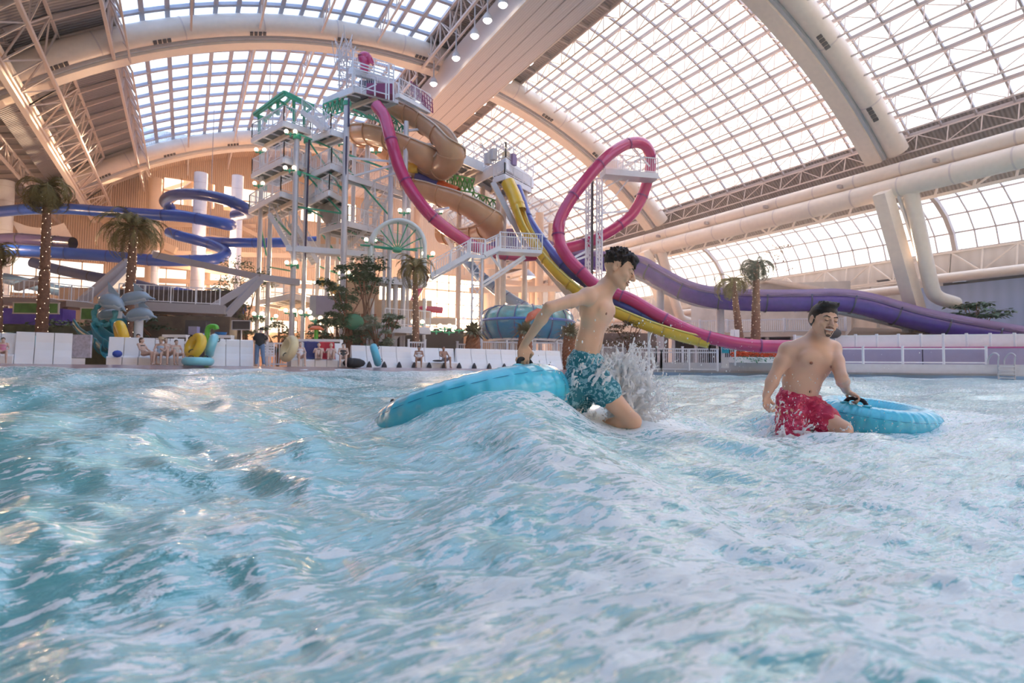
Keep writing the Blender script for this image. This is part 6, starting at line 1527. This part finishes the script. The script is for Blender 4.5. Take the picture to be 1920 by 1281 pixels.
# ------------------------------------------------------------------ people along the beach
SK = [M_skinb, mat('rosy_pale_skin', (.72, .48, .38), .45), mat('warm_brown_skin', (.42, .22, .14), .45)]
def sitter(label, x, d, s_, lean, skin, hairm, suit, suitkind, face=None, knee=.0, seatz=.38, long_hair=False, recline=False, turn=0.0, legs_up=False):
    base = G(x, d, 0); f = -(Vector((base.x, base.y, 0)).normalized()); q_ = Quaternion((0, 0, 1), turn); f = q_ @ f; r = f.cross(Vector((0, 0, 1)))
    Wp = lambda a, b_, c_: base+(r*a+f*b_)*s_+Vector((0, 0, c_*s_ if c_ < .0 else c_*s_))
    o = thing('person', label, 'person', base, 'people sitting along the beach'); Bd = Body(); sz = seatz/s_
    hip = Wp(0, 0, sz+.08); ch = Wp(0, -.10-lean*.3, sz+.38); hd = Wp(0, -.10-lean*.42, sz+.68)
    U = (ch-hip).normalized(); Fr = (f-U*f.dot(U)).normalized(); Sd = Fr.cross(U); TM_ = np.array([[Sd.x, Fr.x, U.x], [Sd.y, Fr.y, U.y], [Sd.z, Fr.z, U.z]])
    Bd.ell(ch, (.155*s_, .10*s_, .16*s_), TM_, .04); Bd.ell(hip.lerp(ch, .45), (.125*s_, .095*s_, .15*s_), TM_, .05); Bd.ell(hip, (.16*s_, .12*s_, .11*s_), TM_, .04)
    Hh, Mh = head(Bd, hd, Fr*.9+Vector((0, 0, -.15)), U+Vector((0, 0, .5)), 1.05*s_, fine=False); Bd.cone(hd-U*.05*s_, ch+U*.12*s_, .05*s_, .055*s_, .03)
    for sg in (-1, 1):
        sh = ch+Sd*sg*.17*s_+U*.12*s_; Bd.cone(ch+U*.15*s_, sh, .045*s_, .05*s_, .03)
        el = sh+Sd*sg*.07*s_-U*.25*s_+Fr*.04*s_; wr = Wp(sg*.12, .28, sz+.16) if not legs_up else Wp(sg*.14, .26, sz+.42); arm(Bd, sh, el, wr, s_); Bd.ell(wr+f*.05*s_, (.045*s_, .03*s_, .025*s_), None, .02)
        hp = hip+Sd*sg*.09*s_
        if legs_up: kn = Wp(sg*.12, .36, sz+.40); an = Wp(sg*.13, .42, sz+.02); to = Wp(sg*.14, .58, sz-.02)
        else: kn = Wp(sg*.13, .42, sz+.10+knee); an = Wp(sg*.14, .48, .07); to = Wp(sg*.15, .66, .03)
        leg(Bd, hp, kn, an, s_, toe=to)
    body_build(Bd, 'body', skin, .02, o)
    hb = Body(); hb.ell(Hh(0, -.02, .045), (.086*s_, .106*s_, .088*s_), Mh, .02)
    if long_hair: hb.cone(Hh(0, -.07, 0), Hh(0, -.09, -.16), .065*s_, .045*s_, .03)
    hb.ell(Hh(0, .13, -.03), (.12*s_, .08*s_, .085*s_), Mh, .01, '-'); body_build(hb, 'hair', hairm, .016, o, hair_noise(90, .006))
    sb = Body()
    if suitkind in ('shorts', 'one', 'two'): sb.ell(hip, (.170*s_, .132*s_, .10*s_), TM_, .03)
    if suitkind == 'shorts':
        for sg in (-1, 1): sb.cone(hip+Sd*sg*.09*s_, (hip+Sd*sg*.09*s_).lerp(Wp(sg*.13, .42, sz+.10+knee), .55), .098*s_, .085*s_, .03)
    if suitkind == 'one': sb.ell(hip.lerp(ch, .5), (.138*s_, .107*s_, .17*s_), TM_, .05); sb.ell(ch+U*.0, (.163*s_, .110*s_, .10*s_), TM_, .03)
    if suitkind in ('two', 'top'): sb.ell(ch+U*.03*s_, (.162*s_, .112*s_, .055*s_), TM_, .02)
    if suitkind == 'top': sb.ell(hip.lerp(ch, .55), (.14*s_, .11*s_, .2*s_), TM_, .05)
    body_build(sb, 'swimsuit', suit, .018, o)
    return o, Hh, Mh
M_pink = mat('pink_swimsuit', (.75, .25, .38), .6); M_bsuit = mat('black_swimsuit', (.03, .03, .035), .6); M_lb = mat('pale_blue_swimwear', (.45, .58, .75), .6); M_wsuit = mat('white_top', (.8, .76, .76), .6); M_darkred = mat('dark_wine_swimsuit', (.18, .03, .06), .6); M_brownhair = mat('brown_hair', (.12, .06, .035), .6); M_blond = mat('dark_blond_hair', (.30, .18, .09), .6)
sitter('small child in a pink swimsuit sitting on the bench at the picture edge', 4, 20.9, .72, .0, SK[1], M_brownhair, M_pink, 'one', seatz=.36, long_hair=True)
sitter('woman in a dark bikini sitting on the family bench apart from the others', 270, 23.75, .92, .1, SK[1], M_brownhair, M_bsuit, 'two', long_hair=True, turn=.9, knee=.05)
_, Hh, Mh = sitter('adult in a straw hat and pale blue swimwear on the family bench', 299, 23.95, .92, .0, SK[1], M_blond, M_lb, 'one', turn=-.2)
b = MB(); c_ = Hh(0, -.01, .075); b.lathe([(.20, -.02), (.19, 0), (.10, .01), (.09, .09), (.01, .11)], c_, 16); tag(b.build('straw_hat', mat('straw_weave', (.55, .38, .22), .8)), 'straw sun hat worn by the adult on the family bench', 'hat')
sitter('dark blond adult in the middle of the family group leaning back with knees raised', 313, 24.05, .95, .35, SK[1], M_blond, M_wsuit, 'two', knee=.14, turn=.3)
sitter('boy with brown hair and pale top beside the leaning yellow ring', 331, 24.15, .85, .05, SK[1], M_brownhair, mat('cream_swimwear', (.74, .66, .58), .6), 'one', turn=.35)
sitter('person with bare shoulders seen over the family bench back beside the palm foot', 257, 26.6, 1.0, .1, SK[1], M_hairb, M_wsuit, 'top', seatz=.62)
sitter('pale woman in a light swimsuit with arms in her lap beside the navy towel', 563, 26.7, .95, .2, SK[1], M_blond, M_wsuit, 'one', knee=.08, turn=.15)
sitter('sunbather lying back with knees up on the navy towel', 597, 27.0, .95, .55, SK[1], M_brownhair, M_bsuit, 'two', legs_up=True)
sitter('sunbather with hands behind the head on the red towel', 620, 27.25, .95, .6, SK[1], M_blond, M_pink, 'two', legs_up=True)
sitter('woman in a black swimsuit with crossed arms at the end of the towel bench', 643, 27.4, .95, .0, SK[1], M_hairb, M_bsuit, 'one', knee=.06)
sitter('person in a white vest sitting upright on the shell loungers', 785, 31.0, .98, .0, SK[2], M_hairb, M_wsuit, 'top', knee=.05)
sitter('shirtless man in grey shorts leaning back on the shell loungers', 834, 31.6, 1.02, .35, SK[2], M_hairb, mat('grey_shorts', (.35, .35, .40), .7), 'shorts', knee=.08, turn=.35)
# the standing man
sm = thing('person', 'man in black t-shirt and blue jeans standing barefoot with his back turned', 'person', G(486, 25.0, -.03)); base = G(486, 25.0, -.03); s_ = 1.0
f = fwd; r = R0; Wp = lambda a, b_, c_: base+r*a+f*b_+Vector((0, 0, c_))
Bd = Body(); Hh, Mh = head(Bd, Wp(0, .10, 1.56), f*.8+Vector((0, 0, -.6)), Vector((0, 0, 1)), 1.05, fine=False); Bd.cone(Wp(0, .05, 1.50), Wp(0, 0, 1.36), .055, .06, .03); Bd.ell(Wp(0, 0, 1.25), (.19, .12, .22), None, .04); Bd.ell(Wp(0, 0, .98), (.16, .12, .16), None, .04)
for sg in (-1, 1):
    sh = Wp(sg*.19, 0, 1.38); el = Wp(sg*.29, .05, 1.13); wr = Wp(sg*.14, .24, 1.18); arm(Bd, sh, el, wr, 1.02); leg(Bd, Wp(sg*.1, 0, .92), Wp(sg*.13, .03, .50), Wp(sg*(.20 if sg > 0 else .12), -.03, .07), 1.0, toe=Wp(sg*(.26 if sg > 0 else .12), .1, .03))
body_build(Bd, 'body', SK[1], .02, sm)
hb = Body(); hb.ell(Hh(0, -.02, .045), (.09, .11, .09), Mh, .02); hb.ell(Hh(0, .13, -.03), (.12, .08, .085), Mh, .01, '-'); body_build(hb, 'hair', M_hairm, .016, sm)
sb = Body(); sb.ell(Wp(0, 0, 1.25), (.215, .145, .22), None, .05); sb.cone(Wp(0, 0, 1.2), Wp(0, 0, 1.0), .17, .165, .05)
for sg in (-1, 1): sb.cone(Wp(sg*.15, 0, 1.37), Wp(sg*.25, .03, 1.22), .08, .075, .04)
body_build(sb, 't_shirt', M_black, .018, sm)
sb = Body(); sb.ell(Wp(0, 0, .95), (.175, .135, .12), None, .04)
for sg in (-1, 1): sb.cone(Wp(sg*.1, 0, .9), Wp(sg*.13, .03, .50), .105, .078, .03); sb.cone(Wp(sg*.13, .03, .50), Wp(sg*(.19 if sg > 0 else .125), -.02, .17), .075, .065, .03)
body_build(sb, 'jeans', mat('mid_blue_denim', (.15, .25, .42), .8), .018, sm)
# ------------------------------------------------------------------ water: swell, chop, froth and painted reflections
nr, nc = 620, 760
rr = .22*np.exp(np.linspace(0, math.log(60/.22), nr)); aa = np.linspace(-math.radians(80), math.radians(80), nc)+YAW
A_, R_g = np.meshgrid(aa, rr); X = R_g*np.sin(A_); Y = R_g*np.cos(A_)
cell = np.maximum(R_g*math.log(60/.22)/nr, R_g*math.radians(160)/nc)
Z = np.zeros_like(X); wr_ = np.random.default_rng(12)
sx = np.zeros_like(X); 
def swell(L, ang, amp, ph, sharp=1.0):
    k = 2*PI/L; u = X*math.cos(ang)+Y*math.sin(ang)+.12*L*np.sin((X*math.sin(ang)-Y*math.cos(ang))*k*.37+ph*2)
    fade = np.clip((L/cell-4)/6, 0, 1); s = np.sin(u*k+ph); return amp*fade*(((s+1)/2)**sharp*2-1)
for i in range(6): Z += swell(wr_.uniform(3.2, 8), YAW+PI/2+wr_.uniform(-.7, .7), .030, wr_.uniform(0, 6), 1.3)
for i in range(14): Z += swell(wr_.uniform(.7, 2.2), YAW+PI/2+wr_.uniform(-1.2, 1.2), .010, wr_.uniform(0, 6), 1.6)
for i in range(26): Z += swell(wr_.uniform(.16, .6), YAW+PI/2+wr_.uniform(-1.5, 1.5), .0028, wr_.uniform(0, 6), 1.5)
for i in range(30): Z += swell(wr_.uniform(.05, .16), YAW+PI/2+wr_.uniform(-1.6, 1.6), .0009, wr_.uniform(0, 6), 1.4)
# keep the swell gentle where the lens is
Z *= np.clip((R_g-.1)/1.3, .40, 1)
def rid(p, q, w0, amp, side=1):
    """a wave ridge running from p to q (ground points)"""
    p = np.array([p.x, p.y]); q = np.array([q.x, q.y]); d = q-p; L = np.linalg.norm(d); d /= L
    ux, uy = X-p[0], Y-p[1]; t = np.clip((ux*d[0]+uy*d[1])/L, -.25, 1.25); cx = ux-d[0]*L*t; cy = uy-d[1]*L*t; v = cx*-d[1]+cy*d[0]
    return amp*np.exp(-(np.hypot(cx, cy)/w0)**2)*np.clip(1.2-.55*np.abs(t), .2, 1.2)
p1 = G(965, 3.45, WZ); p2 = G(1120, 1.15, WZ)
Z += rid(p1, p2, .38, .15)
p3 = G(720, 3.5, WZ); Z += rid(p3, G(800, 3.5, WZ), .38, -.10)+rid(G(880, 3.3, WZ), p1, .30, .07)
Z += rid(G(1180, 4.6, WZ), G(1000, 3.9, WZ), .5, .08)
Z += rid(G(-200, 12, WZ), G(420, 13.5, WZ), 1.3, .28)+rid(G(1250, 16, WZ), G(2000, 13, WZ), 1.5, .12)+rid(G(-100, 2.6, WZ), G(500, 3.3, WZ), .35, .045)+rid(G(100, 6, WZ), G(900, 7, WZ), .7, .06)
Z += rid(G(1430, 4.3, WZ), G(1600, 4.2, WZ), .60, -.19)
# the surge runs up the beach
shx = np.array([p.x for p in SH]); shy = np.array([p.y for p in SH]); sha = np.arctan2(shx, shy); shr = np.hypot(shx, shy)
Rs = np.interp(A_, sha, shr); tt = np.clip((R_g/Rs-.62)/.28, 0, 1); beach = np.clip((math.atan2(SH[5].x, SH[5].y)-A_)/.12+.5, 0, 1)
Z += tt*tt*(3-2*tt)*.20*beach
lim = np.where(beach > .5, Rs*.965, Rs*.998); keep = R_g < lim
Zs = Z+WZ
# white patches: froth, with roof reflections painted into the same mask
def gn(x, y, sd, sc):
    g = np.random.default_rng(sd).normal(size=(64, 64)); xi = x*sc; yi = y*sc; x0 = np.floor(xi).astype(int); y0 = np.floor(yi).astype(int); fx = xi-x0; fy = yi-y0; fx = fx*fx*(3-2*fx); fy = fy*fy*(3-2*fy)
    a = g[x0 % 64, y0 % 64]; b = g[(x0+1) % 64, y0 % 64]; c = g[x0 % 64, (y0+1) % 64]; d = g[(x0+1) % 64, (y0+1) % 64]; return (a*(1-fx)+b*fx)*(1-fy)+(c*(1-fx)+d*fx)*fy
def blob(p, r, amp, st=1.0, ang=0.0):
    dx, dy = X-p.x, Y-p.y; c, s = math.cos(ang), math.sin(ang); u = (dx*c+dy*s)/st; v = -dx*s+dy*c; return amp*np.exp(-(u*u+v*v)/(r*r))
foam_sheen = .06+.0*X
foam_sheen += blob(G(1500, 4.0, 0), .55, .75, 1.6, -YAW)+blob(G(1180, 3.9, 0), .45, .55, 1.4)+blob(G(1150, 4.2, 0), .5, .4)+blob(G(990, 3.4, 0), .35, .35)
foam_sheen += blob(G(1250, 1.0, 0), .35, .26, 1.5)+blob(G(1700, 1.3, 0), .55, .28, 1.4, .4)+blob(G(1050, .85, 0), .25, .24)+blob(G(1850, .8, 0), .3, .2)+blob(G(1750, 2.4, 0), .9, .26, 1.5)+blob(G(1300, 2.2, 0), .6, .22)+blob(G(1100, 1.7, 0), .45, .20)+blob(G(900, 1.5, 0), .5, .12)  # near patches paint bright reflections along with froth
foam_sheen += blob(G(1800, 4.8, 0), 1.2, .40, 1.5)+blob(G(100, 1.0, 0), .25, .12)
foam_sheen += .30*tt*beach+.38*np.exp(-((R_g/Rs-.97)/.05)**2)+.22*np.clip((R_g-6)/10, 0, 1)*np.clip(gn(X, Y, 3, .45)+.3, 0, 1)
foam_sheen += .12*np.clip(gn(X, Y, 4, 1.6), -1, 1)*np.clip(2-R_g*.2, 0, 1)
foam_sheen = np.clip(foam_sheen, 0, 1)
vs = np.stack([X, Y, Zs], -1).reshape(-1, 3); ids = np.arange(nr*nc).reshape(nr, nc)
f = np.stack([ids[:-1, :-1], ids[:-1, 1:], ids[1:, 1:], ids[1:, :-1]], -1).reshape(-1, 4); f = f[:, ::-1]
kk = keep.reshape(-1); f = f[kk[f].all(1)]
def water_mat():
    m = bpy.data.materials.new('pool_water'); m.use_nodes = True; t = m.node_tree; t.nodes.clear(); Nn = t.nodes.new; Lk = t.links.new
    out = Nn('ShaderNodeOutputMaterial'); pb = Nn('ShaderNodeBsdfPrincipled'); pb.inputs['Base Color'].default_value = (.17, .53, .56, 1); pb.inputs['Roughness'].default_value = .06; pb.inputs['IOR'].default_value = 1.33; pb.inputs['Transmission Weight'].default_value = .22; pb.inputs['Specular IOR Level'].default_value = .75
    fo = Nn('ShaderNodeBsdfPrincipled'); fo.inputs['Base Color'].default_value = (.88, .93, .94, 1); fo.inputs['Roughness'].default_value = .35; fo.inputs['Subsurface Weight'].default_value = 0
    at = Nn('ShaderNodeAttribute'); at.attribute_name = 'foam_sheen'; tcn = Nn('ShaderNodeTexCoord')
    mp = Nn('ShaderNodeMapping'); mp.inputs['Rotation'].default_value = (0, 0, YAW+.25); mp.inputs['Scale'].default_value = (1.0, 2.3, 1); Lk(tcn.outputs['Object'], mp.inputs['Vector'])
    n1 = Nn('ShaderNodeTexNoise'); n1.inputs['Scale'].default_value = 11; n1.inputs['Detail'].default_value = 8; n1.inputs['Roughness'].default_value = .55; n1.inputs['Distortion'].default_value = 1.1; Lk(mp.outputs[0], n1.inputs['Vector'])
    n2 = Nn('ShaderNodeTexNoise'); n2.inputs['Scale'].default_value = 34; n2.inputs['Detail'].default_value = 5; n2.inputs['Distortion'].default_value = .8; Lk(mp.outputs[0], n2.inputs['Vector'])
    ad = Nn('ShaderNodeMath'); ad.operation = 'MULTIPLY_ADD'; ad.inputs[1].default_value = .35; Lk(n2.outputs['Fac'], ad.inputs[0]); Lk(n1.outputs['Fac'], ad.inputs[2])
    ad2 = Nn('ShaderNodeMath'); ad2.operation = 'MULTIPLY_ADD'; ad2.inputs[1].default_value = .30; Lk(at.outputs['Fac'], ad2.inputs[0]); Lk(ad.outputs[0], ad2.inputs[2])
    mr = Nn('ShaderNodeMapRange'); mr.inputs['From Min'].default_value = .775; mr.inputs['From Max'].default_value = .825; Lk(ad2.outputs[0], mr.inputs['Value'])
    cl = Nn('ShaderNodeMath'); cl.operation = 'MULTIPLY'; cl.inputs[1].default_value = .9; Lk(mr.outputs[0], cl.inputs[0])
    b1 = Nn('ShaderNodeTexNoise'); b1.inputs['Scale'].default_value = 11; b1.inputs['Detail'].default_value = 5; b1.inputs['Distortion'].default_value = .5; Lk(mp.outputs[0], b1.inputs['Vector'])
    bp = Nn('ShaderNodeBump'); bp.inputs['Strength'].default_value = .42; bp.inputs['Distance'].default_value = .035; Lk(b1.outputs['Fac'], bp.inputs['Height'])
    b2 = Nn('ShaderNodeTexNoise'); b2.inputs['Scale'].default_value = 55; b2.inputs['Detail'].default_value = 3; Lk(mp.outputs[0], b2.inputs['Vector'])
    bp2 = Nn('ShaderNodeBump'); bp2.inputs['Strength'].default_value = .30; bp2.inputs['Distance'].default_value = .008; Lk(b2.outputs['Fac'], bp2.inputs['Height']); Lk(bp.outputs[0], bp2.inputs['Normal'])
    Lk(bp2.outputs[0], pb.inputs['Normal']); Lk(bp2.outputs[0], fo.inputs['Normal'])
    mx = Nn('ShaderNodeMixShader'); Lk(cl.outputs[0], mx.inputs[0]); Lk(pb.outputs[0], mx.inputs[1]); Lk(fo.outputs[0], mx.inputs[2]); Lk(mx.outputs[0], out.inputs[0]); return m
wo_ = npbuild('pool_water', vs, f, water_mat()); at = wo_.data.attributes.new('foam_sheen', 'FLOAT', 'POINT'); at.data.foreach_set('value', foam_sheen.reshape(-1).astype(np.float32))
tag(wo_, 'pale turquoise wave pool water with white froth and painted reflection streaks', 'water', kind='stuff')

# ------------------------------------------------------------------ splashes
M_spl = bpy.data.materials.new('splash_water'); M_spl.use_nodes = True; pb = M_spl.node_tree.nodes['Principled BSDF']
pb.inputs['Base Color'].default_value = (1, 1, 1, 1); pb.inputs['Roughness'].default_value = .2; pb.inputs['Transmission Weight'].default_value = 0; pb.inputs['IOR'].default_value = 1.33; pb.inputs['Specular IOR Level'].default_value = .8
n_ = M_spl.node_tree.nodes.new('ShaderNodeTexNoise'); n_.inputs['Scale'].default_value = 30; bm_ = M_spl.node_tree.nodes.new('ShaderNodeBump'); bm_.inputs['Strength'].default_value = .5; bm_.inputs['Distance'].default_value = .01
M_spl.node_tree.links.new(n_.outputs['Fac'], bm_.inputs['Height']); M_spl.node_tree.links.new(bm_.outputs[0], pb.inputs['Normal'])
tl_ = M_spl.node_tree.nodes.new('ShaderNodeBsdfTranslucent'); tl_.inputs['Color'].default_value = (.98, .98, .98, 1); ms_ = M_spl.node_tree.nodes.new('ShaderNodeMixShader'); ms_.inputs[0].default_value = .45
M_spl.node_tree.links.new(pb.outputs[0], ms_.inputs[1]); M_spl.node_tree.links.new(tl_.outputs[0], ms_.inputs[2]); M_spl.node_tree.links.new(ms_.outputs[0], M_spl.node_tree.nodes['Material Output'].inputs[0])
def splash(label, jets, drops, seed, vox=.009):
    rd = random.Random(seed); Bd = Body()
    for (x0, y0, d0, x1, y1, d1, w_, n, r) in jets:
        a, c = P(x0, y0, d0), P(x1, y1, d1); L = (c-a).length; d = (c-a).normalized()
        for i in range(n):
            t = rd.random(); s0 = a.lerp(c, t*.7)+Vector((rd.gauss(0, w_), rd.gauss(0, w_*1.1), rd.gauss(0, w_*.7))); e = (d+Vector((rd.gauss(0, .45), rd.gauss(0, .4), rd.gauss(0, .35)))).normalized(); l = L*rd.uniform(.06, .28); k = r*rd.uniform(.35, 1.0)*(1-.5*t)
            m = s0+e*l*.5+Vector((0, 0, rd.uniform(0, .02))); Bd.cone(s0, m, k, k*.7, .012); Bd.cone(m, s0+e*l+Vector((0, 0, -rd.uniform(0, .02))), k*.7, k*.25, .01)
    v, f_ = Bd.mesh(vox, lambda x, y, z: .004*np.sin(x*90+3*np.sin(z*60))*np.sin(y*85)*np.sin(z*80+2*np.sin(x*50)))
    o = npbuild('water_splash', relax(v, f_, 1), f_, M_spl); tag(o, label, 'splash', kind='stuff')
    b = MB()
    for (x0, y0, x1, y1, d0, d1, n, r0, r1) in drops:
        for i in range(n):
            u, v_ = rd.random(), rd.random()**1.2; x = x0+(x1-x0)*u; y = y0+(y1-y0)*v_; s = r0+(r1-r0)*rd.random()**3
            p = P(x, y, d0+(d1-d0)*rd.random()); b.ball(p, s, 6, (rd.uniform(.7, 1), rd.uniform(.7, 1), rd.uniform(.9, 1.9)))
    d_o = b.build('water_droplets', M_spl); tag(d_o, label.replace('spray', 'droplets').replace('froth', 'droplets'), 'droplets', kind='stuff')
splash('sunlit white spray thrown up in front of the wading boy', [(1140, 745, DB+.10, 1165, 640, DB+.12, .060, 200, .019), (1165, 770, DB+.14, 1200, 640, DB+.2, .07, 330, .020), (1175, 760, DB+.15, 1250, 710, DB+.2, .07, 200, .016), (1110, 720, DB-.18, 1150, 660, DB-.12, .045, 60, .012), (1075, 700, DB-.17, 1110, 665, DB-.17, .03, 22, .008), (1150, 785, DB+.12, 1260, 785, DB+.2, .06, 200, .017), (1070, 775, DB-.12, 1140, 790, DB-.1, .04, 60, .011),
    (960, 725, DB-.12, 1040, 710, DB-.1, .035, 50, .009), (880, 760, 3.45, 960, 730, 3.5, .025, 40, .008), (1055, 755, DB-.15, 1090, 690, DB-.16, .03, 30, .009)],
    [(1060, 600, 1290, 790, DB-.25, DB+.25, 420, .0015, .006), (1130, 640, 1250, 780, DB-.1, DB+.2, 260, .002, .008), (960, 560, 1100, 700, DB-.35, DB, 60, .002, .006), (1180, 640, 1420, 800, DB-.2, DB+.6, 260, .0012, .0045), (820, 700, 1060, 800, 3.4, 3.7, 120, .0015, .005)], 41)
splash('white froth kicked up round the legs of the smiling man', [(1440, 838, DM-.15, 1600, 836, DM-.22, .055, 320, .018), (1458, 820, DM-.16, 1490, 745, DM-.17, .045, 70, .008), (1500, 840, DM-.19, 1530, 760, DM-.19, .055, 80, .008), (1560, 840, DM-.3, 1600, 800, DM-.28, .04, 50, .009), (1600, 840, DM-.1, 1740, 824, DM-.1, .04, 60, .012), (1437, 770, DM-.1, 1470, 745, DM-.1, .025, 16, .007), (1560, 830, DM-.1, 1600, 790, DM-.1, .04, 18, .008)],
    [(1430, 700, 1660, 840, DM-.3, DM+.1, 340, .0015, .006), (1380, 780, 1780, 860, DM-.3, DM+.2, 260, .0015, .006), (1560, 660, 1760, 760, DM-.1, DM+.3, 30, .0015, .004)], 42)

# warm fill lamps added to brighten the far end of the hall
for i, (x, y, z, e) in enumerate(((2, 70, 13, 2900), (26, 76, 12, 3000), (-16, 62, 11, 1700), (30, 66, 6, 2600), (6, 56, 4.5, 1400))):
    q = Vector((x, y, z)); o = thing('added_fill_lamp', 'added warm fill lamp hung under the far roof, %s of five' % ordn[i], 'lamp', q, 'added fill lamps under the far roof')
    b = MB(); b.lathe([(.5, -.1), (.35, .2), (.1, .4)], q, 14); b.build('lamp_shade', M_white, o); b = MB(); b.tube(q+Vector((0, 0, .3)), Vector((q.x, q.y, arc(q.x, RG) if q.x > -10 else 20)), .04, n=6); b.build('hanging_rod', M_mull, o)
    l = lamp('added_fill_light', 'POINT', e, (1, .66, .40), q-Vector((0, 0, .5)), shadow_soft_size=.6); l.parent = o; l.location = (0, 0, -.5)

# humid air of the hall: a faint scattering volume filling the room
b = MB(); b.box((13, 29.5, 14.3), (92, 116, 31)); hz = b.build('humid_haze', None); hz.data.materials.clear()
m = bpy.data.materials.new('humid_air'); m.use_nodes = True; t = m.node_tree; t.nodes.clear(); o_ = t.nodes.new('ShaderNodeOutputMaterial'); v = t.nodes.new('ShaderNodeVolumeScatter')
v.inputs['Density'].default_value = .0009; v.inputs['Anisotropy'].default_value = .55; v.inputs['Color'].default_value = (1, .97, .94, 1); t.links.new(v.outputs[0], o_.inputs['Volume']); hz.data.materials.append(m)
tag(hz, 'faint humid haze filling the whole hall', 'haze', kind='stuff')
